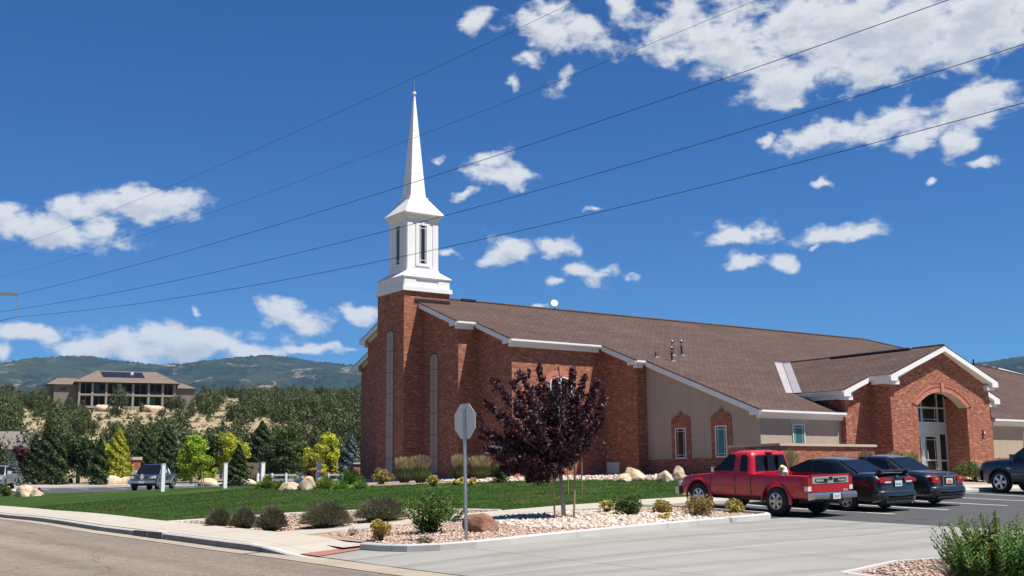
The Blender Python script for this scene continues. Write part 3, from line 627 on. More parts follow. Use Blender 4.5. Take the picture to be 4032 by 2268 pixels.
# --- the far lot, behind the lawn
struct(sheet('side_lot', [(10.6, 84), (16.2, 79), (17.2, 73.5), (18.6, 67.5), (20.6, 63.7), (23.4, 61.9), (25.0, 58.6), (60, 62), (60, 101.5), (13, 99), (10.6, 97)], .0, 'asphalt_new', 2.))
for k in range(10):
    x = 17.5+k*2.9
    struct(sheet('parking_stripe', [(x, 93.5), (x+.11, 93.5), (x+.11, 98.6), (x, 98.6)], .01, 'paint_white', 2.))
kerb('kerb', [(12, 99.1), (60, 101.7)], 0, .15, .3)
struct(sheet('gravel_bed', [(10.7, 99.3), (60, 102), (60, 110), (10.7, 107)], .10, 'gravel_white', 2.))
struct(sheet('road', [(-40, 107.5), (10.7, 110), (70, 113.5), (70, 120), (10.7, 117), (-40, 114)], .10, 'road_asphalt', 3.))
# --- haze and mountains
def crest(azd):
    X_ = [-60,0,60,130,200,260,330,400,450,500,560,620,680,740,800,860,905,1000,1150,1300,1500,1700,1900,2100,2300,2420,2481,2576,2700,2900]
    Y_ = [925,900,893,888,887,891,901,910,908,901,894,886,882,888,900,905,910,925,930,915,905,915,925,915,910,906,901,890,885,900]
    el = [azel(a, b)[1] for a, b in zip(X_, Y_)]; az = [azel(a, b)[0] for a, b in zip(X_, Y_)]
    return np.interp(azd, az, el)
def range_mesh(name, az0, az1, r0, r1, elf, na, nr, rough, seed, mat='mountain_mat', foot=-30):
    A_ = np.linspace(az0, az1, na); T_ = np.linspace(0, 1, nr)
    a, t = np.meshgrid(A_, T_, indexing='ij'); r = r0+(r1-r0)*t; x = r*np.sin(a); y = r*np.cos(a)
    top = np.tan(elf(a))*(r0+.85*(r1-r0))-18
    nz = fbm(x/900, y/900, 7, seed, .55); rg = 1-np.abs(2*fbm(x/1400+9, y/1400+4, 6, seed+11, .55)-1)*1.6
    prof = np.where(t < .85, (t/.85)**1.25, 1-(t-.85)*1.2)
    z = foot+(top-foot)*prof+((nz-.5)*.6+(rg-.6)*.55)*rough*np.sin(np.clip(t/.85, 0, 1)*math.pi)**.8
    # small teeth of trees on the crest
    z = z+np.where(np.abs(t-.85) < .03, (vnoise(a*900, t*0+3, 5)-.5)*14, 0)
    n, m = a.shape; v = np.stack([x, y, z], -1).reshape(-1, 3).tolist()
    f = [(i*m+j, i*m+j+1, (i+1)*m+j+1, (i+1)*m+j) for i in range(n-1) for j in range(m-1)]
    me = bpy.data.meshes.new(name); me.from_pydata(v, [], f); me.update()
    bm = bmesh.new(); bm.from_mesh(me)
    for q in bm.faces:
        if q.normal.z < 0: q.normal_flip()
    bm.to_mesh(me); bm.free()
    return struct(link(name, me, mat, smooth=True))
a0 = azel(-200, 900)[0]; a1 = azel(2900, 900)[0]
range_mesh('mountains', a0, a1, 2600, 7800, crest, 520, 90, 520, 2)
def crest2(azd):
    X_ = [700,800,850,905,960,1100,1400,1700,2000]; Y_ = [1010,1000,978,946,925,915,920,980,1010]
    return np.interp(azd, [azel(a, b)[0] for a, b in zip(X_, Y_)], [azel(a, b)[1] for a, b in zip(X_, Y_)])
range_mesh('hills', azel(700, 900)[0], azel(2000, 900)[0], 1900, 3600, crest2, 200, 40, 90, 21)
bm = bmesh.new(); bmesh.ops.create_cube(bm, size=1); me = bpy.data.meshes.new('haze'); bm.to_mesh(me); bm.free()
me.transform(Matrix.Translation((0, 3900, 560)) @ Matrix.Diagonal((13000, 9600, 1190, 1)))
hz = bpy.data.objects.new('haze', me); C.objects.link(hz); hz['kind'] = 'stuff'; hz['label'] = 'thin blue air between the viewer and the mountains'; hz['category'] = 'haze'
HZR = YAW
m = bpy.data.materials.new('haze_air'); m.use_nodes = True; t = m.node_tree; t.nodes.clear()
pv = N(t, 'ShaderNodeVolumePrincipled', inp={'Density': 3.6e-5, 'Anisotropy': .0}); pv.inputs['Color'].default_value = (.36, .62, 1., 1)
oo = N(t, 'ShaderNodeOutputMaterial'); t.links.new(pv.outputs[0], oo.inputs['Volume']); me.materials.append(m)
# ================================================================ the church (world axes follow its walls; eye level z = 0)
o_ = .35; YR = 51.65
xA, xB, xC, xD = 37.19, 36.58, 31.08, 29.95
Y0, Y1, Y2, Y3 = 34.285, 41.40, 43.90, 46.75
SL = .38
def rz_(y): return 2.95+SL*(min(y, 2*YR-y)-Y0)
XR, XH = 66.75, 84.12
ch = thing('church', 'red brick church with brown shingle roof and tall white steeple', 'church', (48, 45, .0))
GZ = -.45
# roof: front slope and back slope as one slab
F_ = [(xA, Y0), (xA, Y1), (xB, Y1), (xB, Y2), (xC, Y2), (xC, Y3), (xD, Y3), (xD, YR), (XR, YR), (XH, Y0)]
mb = MB(); t_ = .05
def slab(poly, dz=0., th=.05):
    n = len(poly); v = [(x, y, rz_(y)+dz) for x, y in poly]+[(x, y, rz_(y)+dz-th) for x, y in poly]
    return v, [tuple(range(n)), tuple(range(n, 2*n))[::-1]]+[(i, n+i, n+(i+1) % n, (i+1) % n) for i in range(n)]
v, f = slab(F_+[(54.3, Y0), (54.3, 34.75), (42.76, 34.75), (42.76, Y0)]); mb.add(v, f)
v, f = slab([(x, 2*YR-y) for x, y in F_]); mb.add(v, f)
HX = lambda k: k
mb.add([(XR, YR, rz_(YR)), (XH, Y0, rz_(Y0)), (XH, 2*YR-Y0, rz_(Y0))], [(0, 1, 2)])
roof = mb.build('roof', 'roof_shingle', ch)
MB().tube([(xD+.6, YR, rz_(YR)+.02), (XR, YR, rz_(YR)+.02)], .07, 6).build('ridge_cap', 'roof_shingle', roof)
MB().tube([(XR, YR, rz_(YR)+.02), (XH, Y0, rz_(Y0)+.02)], .06, 6).build('hip_cap', 'roof_shingle', roof)
MB().box(33.4, 34.3, YR-.14, YR+.14, rz_(YR), rz_(YR)+.11).build('ridge_vent', 'metal_dark', roof)
# fascia: solid overhangs
def eave(x0, x1, y, mir=False, zf=rz_, ret=True):
    mb = MB(); z = zf(y); s = -1 if mir else 1
    pr = [(y, z-.02), (y, z-.19), (y+s*.03, z-.21), (y+s*o_, z-.21), (y+s*o_, z+SL*o_-.06)]
    mb.prism(pr, 'x', x0, x1)
    mb.prism([(y-s*.05, z-.03), (y-s*.05, z-.12), (y-s*.03, z-.14), (y+s*.01, z-.14), (y+s*.01, z-.03)], 'x', x0+.01, x1-.01)
    mb.box(x0+.12, x1, min(y+s*.17, y+s*(o_+.03)), max(y+s*.17, y+s*(o_+.03)), z-.36, z-.205)
    return mb
def rake(x, ya, yb, mir=False):
    # slopes from (ya, low) to (yb, high); the board faces -X
    mb = MB(); m_ = (lambda y: 2*YR-y) if mir else (lambda y: y)
    za, zb = rz_(ya), rz_(yb)
    poly = [(m_(ya), za-.015), (m_(yb), zb-.015), (m_(yb), zb-.30), (m_(ya+.62), za+SL*.62-.30), (m_(ya+.62), za-.23), (m_(ya+.02), za-.23)]
    mb.prism(poly, 'x', x+.0, x+.05)
    mb.prism([(m_(ya+o_+.01), za+SL*o_-.07), (m_(yb), zb-.07), (m_(yb), zb-.20), (m_(ya+o_+.01), za+SL*o_-.20)], 'x', x+.05, x+o_)
    mb.prism([(m_(ya+.60), za+SL*.6-.2), (m_(yb), zb-.2), (m_(yb), zb-.38), (m_(ya+.60), za+SL*.6-.38)], 'x', x+o_-.10, x+o_+.03)
    return mb
for args in ((xA, XH, Y0), (xB, xA, Y1), (xC, xB, Y2), (xD, xC, Y3)):
    for mir in (False, True):
        y = args[2]
        for (a, b) in (((args[0]+.052, 42.78), (54.3, args[1])) if (y == Y0 and not mir) else ((args[0]+.052, args[1]-.003),)): eave(a, b, 2*YR-y if mir else y, mir).build('eave_gutter', 'white_trim', roof)
for args in ((xA, Y0, Y1), (xB, Y1, Y2), (xC, Y2, Y3), (xD, Y3, YR-1.4)):
    for mir in (False, True): rake(*args, mir).build('rake_board', 'white_trim', roof)
# walls
def wallX(mb, x, ya, yb, z0=GZ, inset=.12):      # facing -X, top follows the roof
    mb.add([(x, ya, z0), (x, yb, z0), (x, yb, rz_(yb)-inset), (x, ya, rz_(ya)-inset)], [(0, 3, 2, 1)])
def wallY(mb, y, xa, xb, zt, z0=GZ):
    mb.add([(xa, y, z0), (xb, y, z0), (xb, y, zt), (xa, y, zt)], [(0, 1, 2, 3)])
wA, wB, wC, wD = xA+o_, xB+o_, xC+o_, xD+o_; y0, y1, y2, y3 = Y0+o_, Y1+o_, Y2+o_, Y3+o_
br = MB()
wallX(br, wD, y3, YR); wallX(br, wC, y2, y3+.05); wallX(br, wB, y1, y2+.05)
wallY(br, y3, wD, wC, rz_(y3)-.1); wallY(br, y2, wC, wB, rz_(y2)-.1); wallY(br, y1, wB, wA+.15, rz_(y1)-.1)
M2 = lambda y: 2*YR-y
for (x, a, b) in ((wD, YR, M2(y3)), (wC, M2(y3)-.05, M2(y2)), (wB, M2(y2)-.05, M2(y1))):
    br.add([(x, a, GZ), (x, b, GZ), (x, b, rz_(b)-.12), (x, a, rz_(a)-.12)], [(0, 3, 2, 1)])
for (y, a, b) in ((M2(y3), wD, wC), (M2(y2), wC, wB), (M2(y1), wB, wA)): wallY(br, y, a, b, rz_(y)-.1)
br.build('brick_wall', 'brick', ch, fix=False)
# low brick plinth under the stucco
MB().box(wA-.02, wA+.2, y0-.02, y1+.001, GZ, .97).box(wA+.2, 42.9, y0-.02, y0+.2, GZ, .97).box(54.2, XH-.4, y0-.02, y0+.2, GZ, .97).build('brick_plinth', 'brick', ch)
MB().box(wA-.035, wA+.2, y0-.035, y1, .97, 1.0).build('stucco_stop', 'stucco', ch)
st = MB(); st.add([(wA, y0, .95), (wA, y1, .95), (wA, y1, rz_(y1)-.12), (wA, y0, rz_(y0)-.12)], [(0, 3, 2, 1)])
wallY(st, y0, wA, 42.95, rz_(y0)-.05, .9); wallY(st, y0, 54.1, XH-.4, rz_(y0)-.05, .9)
b2 = M2(y0); st.add([(wA, M2(y1), GZ), (wA, b2, GZ), (wA, b2, rz_(b2)-.12), (wA, M2(y1), rz_(y1)-.12)], [(0, 3, 2, 1)]); wallY(st, b2, wA, XH, rz_(b2))
st.add([(XH-.4, y0, GZ), (XH-.4, b2, GZ), (XH-.4, b2, 3), (XH-.4, y0, 3)], [(0, 1, 2, 3)])
st.build('stucco_wall', 'stucco', ch, fix=False)
fo = MB()
for (x, a, b) in ((wD, y3, M2(y3)), (wC, y2, M2(y2)), (wB, y1, M2(y1)), (wA, y0, M2(y0))): fo.box(x-.03, x+.02, a-.03, b+.03, -.5, .225)
for (y, a, b) in ((y3, wD, wC), (y2, wC, wB), (y1, wB, wA), (y0, wA, 42.9), (y0, 54.2, 80)): fo.box(a, b, y-.03, y+.02, -.5, .225)
fo.build('foundation', 'foundation', ch)
# tall stone panels with pointed-arch heads
def tall_panel(x, ya, yb, z0, z1, zp, joints):
    yc = (ya+yb)/2; w = (yb-ya)/2
    head = [(yc+w*math.cos(a), z1+(zp-z1)*math.sin(a)) for a in np.linspace(0, math.pi, 9)]
    fr = [(ya-.07, z0-.06), (yb+.07, z0-.06)]+[(yc+(w+.07)*math.cos(a), z1+(zp-z1+.07)*math.sin(a)) for a in np.linspace(0, math.pi, 9)]
    p = MB().prism([(ya, z0), (yb, z0)]+head, 'x', x-.022, x+.02).build('stone_panel', 'panel_stone', ch)
    MB().prism(fr, 'x', x-.006, x+.02).build('panel_reveal', 'joint_dark', p)
    jm = MB()
    for z in joints: jm.box(x-.027, x-.01, ya+.004, yb-.004, z-.012, z+.012)
    jm.box(x-.027, x-.01, yc-.008, yc+.008, z0+.01, zp-.06); jm.build('panel_joint', 'joint_dark', p)
TX, TW = 30.48, 1.35
tw = thing('tower', None, None); bpy.data.objects.remove(tw)
tall_panel(TX-TW, 51.31, 51.99, .15, 7.46, 7.62, [1.23, 2.30, 3.39, 4.46, 5.53, 6.59])
tall_panel(wD, 48.96, 49.66, .45, 6.11, 6.30, [1.25, 2.32, 3.40, 4.47, 5.53])
tall_panel(wD, M2(49.66), M2(48.96), .45, 6.11, 6.30, [1.25, 2.32, 3.40, 4.47, 5.53])
# ---- tower and steeple
tower = MB().box(TX-TW, TX+TW, YR-TW, YR+TW, GZ, 9.6).build('tower', 'brick', ch)
MB().box(TX-TW-.02, TX+TW, YR-TW-.02, YR+TW+.02, GZ, .225).build('tower_base', 'foundation', tower)
MB().box(TX-TW+.62, TX+TW+.02, YR-TW-.05, YR-TW-.0, rz_(YR-TW)+.02, rz_(YR-TW)+.17).build('tower_flashing', 'metal_dark', tower)
stp = MB()
def blk(h, z0, z1): stp.box(TX-h, TX+h, YR-h, YR+h, z0, z1)
blk(1.46, 9.57, 9.80); blk(1.34, 9.80, 10.20); blk(1.36, 10.20, 10.24); stp.frustum(TX, YR, 1.36, 10.24, 1.43, 10.30); blk(1.43, 10.30, 10.345)
stp.frustum(TX, YR, 1.43, 10.345, .95, 10.72); blk(.965, 10.68, 10.83); blk(.92, 10.83, 13.45)
stp.frustum(TX, YR, .93, 13.42, 1.0, 13.52); blk(1.02, 13.52, 13.60); stp.frustum(TX, YR, 1.02, 13.60, 1.14, 13.70); blk(1.15, 13.70, 13.76)
stp.frustum(TX, YR, 1.15, 13.76, .56, 14.60); blk(.545, 14.54, 14.70); stp.frustum(TX, YR, .545, 14.70, .47, 14.76)
steeple = stp.build('steeple', 'white_trim', ch)
sp_ = MB().frustum(TX, YR, .455, 14.75, .035, 20.40).build('spire', 'white_trim', steeple)
for z in (16.0, 17.3, 18.4, 19.3):
    h = .455+(.035-.455)*(z-14.75)/5.65+.004; MB().box(TX-h, TX+h, YR-h, YR+h, z, z+.018).build('spire_seam', 'soffit', sp_)
bm = bmesh.new(); bmesh.ops.create_uvsphere(bm, u_segments=14, v_segments=10, radius=.11); me = bpy.data.meshes.new('finial'); bm.to_mesh(me); bm.free(); me.transform(Matrix.Translation((TX, YR, 20.5)))
fin = link('finial', me, 'white_trim', steeple, smooth=True)
MB().tube([(TX, YR, 20.55), (TX, YR, 21.25)], [.028, .018], 6).build('finial_rod', 'galv', fin)
def onface(face, u, z, d):        # face: 0 front (-Y), 1 left (-X); u across from the tower centre
    return (TX+u, YR-d, z) if face == 0 else (TX-d, YR-u, z)
def fbox(mb, face, u0, u1, z0, z1, d0, d1):
    p = onface(face, u0, z0, d0); q = onface(face, u1, z1, d1)
    mb.box(min(p[0], q[0]), max(p[0], q[0]), min(p[1], q[1]), max(p[1], q[1]), z0, z1)
for fc in (0, 1):
    mb = MB()
    for s in (-1, 1):
        fbox(mb, fc, s*.92, s*.60, 10.84, 13.40, .90, .945)
        fbox(mb, fc, s*.42, s*.225, 11.02, 13.14, .90, .955)
    fbox(mb, fc, -.42, .42, 10.98, 11.12, .90, .965); fbox(mb, fc, -.42, .42, 13.14, 13.26, .90, .955); fbox(mb, fc, -.07, .07, 13.12, 13.34, .90, .975)
    fbox(mb, fc, -.53, .53, 10.90, 10.965, .90, .935)
    for s in (-1, 1): fbox(mb, fc, s*1.34, s*.66, 9.80, 10.18, 1.33, 1.375)
    fbox(mb, fc, -.66, .66, 9.80, 9.93, 1.33, 1.375)
    mb.build('panel_molding', 'white_trim', steeple)
    gm_ = MB(); fbox(gm_, fc, -.225, .225, 11.12, 13.14, .90, .925); gl = gm_.build('steeple_window', 'glass_steeple', steeple)
    mb = MB()
    for u in (-.135, .135): fbox(mb, fc, u-.014, u+.014, 11.14, 13.1, .925, .945)
    for u in (-.215, .215): fbox(mb, fc, u-.01, u+.01, 11.14, 13.1, .925, .942)
    for z in (11.30, 12.98): fbox(mb, fc, -.225, .225, z-.014, z+.014, .925, .943)
    mb.build('muntin', 'white_trim', gl)
# ---- stucco wall windows with brick surrounds
def win_left(yl, yr_, z0, z1, glass, zs=2.75, zt=3.0):
    # on the -X wall; yl > yr_ (yl is the left side in the picture)
    yc = (yl+yr_)/2; w = (yl-yr_)/2
    arc = [(yc+(w+.27)*math.cos(a), zs-.02+(zt-zs)*math.sin(a)) for a in np.linspace(0, math.pi, 11)]
    s = MB().prism([(yr_-.27, .985), (yl+.27, .985)]+arc, 'x', wA-.05, wA+.01).prism([(yc-.09, zt-.08), (yc+.09, zt-.08), (yc+.11, zt+.09), (yc-.11, zt+.09)], 'x', wA-.075, wA+.01).build('window_surround', 'brick', ch)
    MB().prism([(yr_-.02, z1+.0), (yl+.02, z1), (yl+.06, z1+.24), (yr_-.06, z1+.24)], 'x', wA-.06, wA-.045).build('window_lintel', 'brick_soldier', s)
    fr = MB()
    for a, b in ((yr_, yr_+.05), (yl-.05, yl)): fr.box(wA-.085, wA-.045, a, b, z0, z1)
    fr.box(wA-.085, wA-.045, yr_+.05, yl-.05, z0, z0+.05); fr.box(wA-.085, wA-.045, yr_+.05, yl-.05, z1-.05, z1)
    w_ = fr.build('window_frame', 'white_frame', ch)
    MB().box(wA-.062, wA-.045, yr_+.05, yl-.05, z0+.05, z1-.05).build('window_glass', glass, w_)
    mu = MB(); g_ = .11
    for y in (yr_+.05+g_, yl-.05-g_): mu.box(wA-.07, wA-.06, y-.008, y+.008, z0+.05, z1-.05)
    for z in (z0+.05+g_, z1-.05-g_): mu.box(wA-.071, wA-.061, yr_+.05, yl-.05, z-.008, z+.008)
    mu.build('muntin', 'white_frame', w_)
    if glass == 'glass_dark': MB().box(wA-.0605, wA-.058, yr_+.1, yl-.22, z0+.1, z1-.1).build('blind', 'bark_dark', w_)
win_left(39.80, 39.11, .98, 2.37, 'glass_dark'); win_left(37.24, 36.54, .98, 2.37, 'glass_teal')
def win_front(xa, xb, z0, z1, y, glass='glass_teal', head=True):
    fr = MB()
    for a, b in ((xa, xa+.05), (xb-.05, xb)): fr.box(a, b, y-.05, y+.0, z0, z1)
    fr.box(xa+.05, xb-.05, y-.05, y, z0, z0+.05); fr.box(xa+.05, xb-.05, y-.05, y, z1-.05, z1)
    w_ = fr.build('window_frame', 'white_frame', ch)
    MB().box(xa+.05, xb-.05, y-.025, y-.002, z0+.05, z1-.05).build('window_glass', glass, w_)
    mu = MB(); g_ = .1
    for x in (xa+.05+g_, xb-.05-g_): mu.box(x-.008, x+.008, y-.034, y-.025, z0+.05, z1-.05)
    for z in (z0+.05+g_, z1-.05-g_): mu.box(xa+.05, xb-.05, y-.035, y-.026, z-.008, z+.008)
    mu.build('muntin', 'white_frame', w_)
    if head: MB().box(xa-.13, xb+.2, y-.03, y+.0, z1+.02, z1+.22).build('window_head', 'stucco_light', w_)
    MB().box(xa-.04, xb+.04, y-.08, y, z0-.06, z0).build('window_sill', 'white_frame', w_)
win_front(39.54, 40.31, 1.0, 2.37, y0)
win_front(57.3, 58.1, 1.0, 2.37, y0); win_front(62.5, 63.3, 1.0, 2.37, y0)
# ---- arched chapel window on the projecting bay (behind the purple tree)
def cpt(x, y): return onY(1900+x/3.623, 1250+y/3.623, y2)
cxw = float(cpt(1112, 850)[0]); ztop_w = float(cpt(1112, 845)[2]); hw = cxw-float(cpt(958, 900)[0]); zb = float(onY(1700+2100/3.68, 1700+335/3.68, y2)[2])
CW = (cxw, ztop_w, hw, zb)
spr = ztop_w-.30
arc = lambda r, k: [(cxw+(hw+r)*math.cos(a), spr+(ztop_w-spr+r*k)*math.sin(a)) for a in np.linspace(0, math.pi, 17)]
ringp = MB(); A1, A2 = arc(.0, 1), arc(.30, 1)
for i in range(16):
    q = [A1[i], A2[i], A2[i+1], A1[i+1]]; ringp.prism(q, 'y', y2-.04, y2+.01)
ring = ringp.build('window_arch', 'brick_ring', ch)
MB().prism([(cxw-.10, ztop_w+.02), (cxw+.10, ztop_w+.02), (cxw+.13, ztop_w+.52), (cxw-.13, ztop_w+.52)], 'y', y2-.08, y2+.01).build('keystone', 'brick_ring', ring)
gl = MB().prism([(cxw-hw, zb), (cxw+hw, zb)]+arc(0, 1), 'y', y2-.012, y2+.02).build('window_glass', 'glass_green', ch)
fr = MB()
for x in (cxw-hw, cxw-.02, cxw+hw-.05): fr.box(x, x+.05, y2-.045, y2-.01, zb, spr+(.28 if abs(x-cxw) < .1 else 0))
for z in (zb, zb+(spr-zb)*.48, zb+(spr-zb)*.52, spr-.03): fr.box(cxw-hw, cxw+hw, y2-.042, y2-.011, z, z+.045)
I1, I2 = arc(-.05, 1), arc(0, 1)
for i in range(16): fr.prism([I1[i], I2[i], I2[i+1], I1[i+1]], 'y', y2-.045, y2-.01)
fr.build('window_frame', 'white_frame', gl)
MB().box(cxw-hw-.1, cxw+hw+.1, y2-.10, y2+.0, zb-.09, zb).build('window_sill', 'white_frame', gl)
MB().box(cxw+.10, cxw+.5, y2-.014, y2-.012, zb+.1, spr).build('curtain', 'curtain', gl)
# wall vent, utility box
lv = MB().box(wB-.05, wB, 43.12, 44.05, .34, .90).build('wall_vent', 'sign_back', ch)
mb = MB()
for k in range(5): mb.prism([(wB-.055, .385+k*.1), (wB-.085, .385+k*.1), (wB-.055, .445+k*.1)], 'y', 43.18, 43.99)
mb.build('louver', 'white_frame', lv)
p1 = onX(1700+805/3.68, 1700+205/3.68, wC); p2 = onX(1700+1040/3.68, 1700+312/3.68, wC)
MB().box(wC-.14, wC, min(p1[1], p2[1]), max(p1[1], p2[1]), p2[2], p1[2]).build('utility_box', 'sign_back', ch)
# roof pipes
def roofpt(px, py):
    r = ray(px, py); t = (2.95-SL*Y0)/(r[2]-SL*r[1]); return r*t
def c6(x, y): return (2500+x/2.4156, 1300+y/2.4156)
for (x, yb, yt, fl) in ((198, 255, 185, 0), (352, 292, 170, 1), (358, 235, 112, 1), (445, 238, 108, 1)):
    b_ = roofpt(*c6(x, yb)); d_ = np.linalg.norm(b_); h = (yb-yt)/2.4156/FOC*d_*1.02
    p = MB().tube([b_-np.array([0, 0, .1]), b_+np.array([0, 0, h])], .045 if fl else .035, 8).build('vent_pipe', 'metal_dark', ch, smooth=True)
    if fl:
        MB().tube([b_+np.array([0, 0, h-.02]), b_+np.array([0, 0, h+.05])], [.08, .05], 8).build('pipe_cap', 'galv', p, smooth=True)
        MB().tube([b_+np.array([0, 0, h*.55]), b_+np.array([0, 0, h*.60])], .075, 8).build('pipe_collar', 'metal_dark', p)
    MB().box(b_[0]-.13, b_[0]+.13, b_[1]-.13, b_[1]+.13, b_[2]-.05, b_[2]+.02).build('pipe_flashing', 'flashing', p)
# dish on the ridge
r = ray(1400+1680/2.1467, 1150+150/2.1467); dp = r*(YR/r[1])
dk = MB().lathe([(.02, -.02), (.14, -.01), (.24, .05), (.25, .06), (.24, .065), (.13, .02), (.01, .01)], 20, 'x').mesh('dish')
dk.transform(Matrix.Translation((dp[0], YR, rz_(YR)+.36)) @ Matrix.Rotation(math.radians(-112), 4, 'Z') @ Matrix.Rotation(math.radians(-20), 4, 'Y') @ Matrix.Scale(.85, 4))
dish = link('dish_antenna', dk, 'white_trim', ch, smooth=True)
MB().tube([(dp[0]+.1, YR, rz_(YR)-.05), (dp[0]+.12, YR, rz_(YR)+.34)], .03, 6).build('antenna_mast', 'white_frame', dish)
# ================================================================ portico
PX = 48.4; PS = .37; PZ = 6.18
yi, yo = 32.85, 34.0; hi, ho = 4.17, 6.05
def pz(x): return PZ-PS*abs(x-PX)
pm = MB()
for s in (-1, 1):
    pts = [(PX, yi), (PX+s*hi, yi), (PX+s*hi, yo), (PX+s*ho, yo), (PX+s*ho, 36.92), (PX, 42.85)]
    n = 6; v = [(x, y, pz(x)) for x, y in pts]+[(x, y, pz(x)-.05) for x, y in pts]
    pm.add(v, [tuple(range(6)), tuple(range(6, 12))[::-1]]+[(i, 6+i, 6+(i+1) % 6, (i+1) % 6) for i in range(6)])
proof = pm.build('portico_roof', 'roof_shingle', ch)
MB().tube([(PX, yi+.02, PZ+.01), (PX, 42.8, PZ+.01)], .06, 6).build('ridge_cap', 'roof_shingle', proof)
a = onX(*(3050+2280/3.963, 1340+100/3.963), PX-.1); b = onX(*(3050+1270/3.963, 1340+235/3.963), PX-.1)
MB().box(PX-.26, PX+.26, 34.6, 39.4, PZ-.06, PZ+.01).build('ridge_vent', 'metal_dark', proof)
MB().box(PX-.28, PX+.28, 34.6, 39.4, PZ+.011, PZ+.05).build('ridge_vent_cap', 'flashing', proof)
def prake(y, s, xa, xb):
    # front raking fascia from the ridge side xa to the eave xb
    za, zb_ = pz(xa), pz(xb); mb = MB(); r = .5
    poly = [(xa, za-.015), (xb, zb_-.015), (xb, zb_-.30), (xb-s*r, zb_-.30), (xb-s*r, zb_+PS*r-.29), (xa, za-.29)]
    mb.prism(poly, 'y', y, y+.05)
    mb.prism([(xa, za-.06), (xb-s*.33, zb_+.06), (xb-s*.33, zb_-.19), (xb-s*.5, zb_-.20), (xa, za-.19)], 'y', y+.05, y+o_+.02)
    mb.prism([(xa, za-.1), (xb-s*.2, zb_-.0), (xb-s*.2, zb_-.12), (xa, za-.14)], 'y', y-.02, y) if 0 else None
    mb.box(min(xb-s*.12, xb-s*.75), max(xb-s*.12, xb-s*.75), y+.12, y+o_+.03, zb_-.44, zb_-.21)
    return mb
fm = MB()
for s in (-1, 1):
    for (y, xa, xb) in ((yi, PX, PX+s*hi), (yo, PX+s*(hi-.4), PX+s*ho)): prake(y, s, xa, xb).build('rake_board', 'white_trim', proof)
for s in (-1, 1):
    for (xe, ya, yb) in ((PX+s*hi, yi, yo+.05), (PX+s*ho, yo, 38.2 if s < 0 else 37.0)):
        fm = MB(); z = pz(xe); q = [(xe, z-.02), (xe, z-.21), (xe-s*.32, z-.21), (xe-s*.32, z+.05)]
        fm.prism(q, 'y', ya+.05, yb); fm.prism([(xe+s*.05, z-.03), (xe+s*.05, z-.13), (xe+s*.0, z-.15), (xe, z-.03)], 'y', ya+.04, yb-.05)
        fm.box(min(xe-s*.14, xe-s*.36), max(xe-s*.14, xe-s*.36), ya+.1, yb, z-.40, z-.205)
        fm.build('eave_gutter', 'white_trim', proof)
# valley flashing between the portico roof and the main roof
def mainz(y): return rz_(y)
vf = MB(); A0 = np.array([PX-ho, 36.92, pz(PX-ho)]); B0 = np.array([PX, 42.85, PZ]); dv = (B0-A0); w_ = .42
nmA = np.array([-1, 0, 0.]); 
up3 = np.array([0, 0, .03]); l0 = A0+[-.50, 0, 0]+up3; l1 = B0+[-.62, 0, 0]+up3; c0 = A0+up3*1.2; c1 = B0+up3*1.2; r0 = A0+[0, -.50, 0]+up3; r1 = B0+[-.02, -.55, -.007]+up3
vf.add([l0, c0, c1, l1], [(0, 1, 2, 3)]); vf.add([c0, r0, r1, c1], [(0, 1, 2, 3)])
fl_ = vf.build('valley_flashing', 'flashing', proof)
jm = MB()
for k in (.3, .63, .95):
    for (p0, p1, q0, q1) in ((l0, l1, c0, c1), (c0, c1, r0, r1)):
        a = p0+(p1-p0)*k; b = q0+(q1-q0)*k; e = np.array([0, 0, .006]); d3 = (B0-A0)/np.linalg.norm(B0-A0)*.02
        jm.add([a+e, b+e, b+e+d3, a+e+d3], [(0, 1, 2, 3)])
jm.add([c0+[-.02, 0, .008], c0+[.02, 0, .008], c1+[.02, 0, .008], c1+[-.02, 0, .008]], [(0, 1, 2, 3)])
jm.build('flashing_seam', 'metal_dark', fl_)
# portico walls
wi, wo = yi+o_, yo+o_; xiL, xiR = 44.56, 52.24; xoL, xoR = 42.80, 54.15
aL, aR, aS, aT = 46.50, 50.34, 3.30, 4.00; ac = (aL+aR)/2; ah = (aR-aL)/2
Rr_ = (ah*ah+(aT-aS)**2)/(2*(aT-aS)); zc = aT-Rr_; th0 = math.asin(ah/Rr_)
arcp = lambda R, n=20, th=th0: [(ac+R*math.sin(t), zc+R*math.cos(t)) for t in np.linspace(-th, th, n+1)]
out = [(xiL, GZ), (xiL, pz(xiL)-.12), (PX, PZ-.12), (xiR, pz(xiR)-.12), (xiR, GZ), (aR, GZ)]+arcp(Rr_)[::-1]+[(aL, GZ)]
pw = MB(); n = len(out); pw.add([(x, wi, z) for x, z in out], [tuple(range(n))[::-1]])
pw.add([(xiL, wi, GZ), (xiL, wo+.05, GZ), (xiL, wo+.05, pz(xiL)-.12), (xiL, wi, pz(xiL)-.12)], [(0, 3, 2, 1)])
pw.add([(xiR, wi, GZ), (xiR, wo+.05, GZ), (xiR, wo+.05, pz(xiR)-.12), (xiR, wi, pz(xiR)-.12)], [(0, 1, 2, 3)])
for (a, b) in ((xoL, xiL), (xiR, xoR)): pw.add([(a, wo, GZ), (b, wo, GZ), (b, wo, pz(b)-.12), (a, wo, pz(a)-.12)], [(0, 1, 2, 3)])
pw.add([(xoL, wo, GZ), (xoL, 38.4, GZ), (xoL, 38.4, pz(xoL)-.12), (xoL, wo, pz(xoL)-.12)], [(0, 3, 2, 1)])
pw.add([(xoR, wo, GZ), (xoR, 38.4, GZ), (xoR, 38.4, pz(xoR)-.12), (xoR, wo, pz(xoR)-.12)], [(0, 1, 2, 3)])
yb_ = 34.46
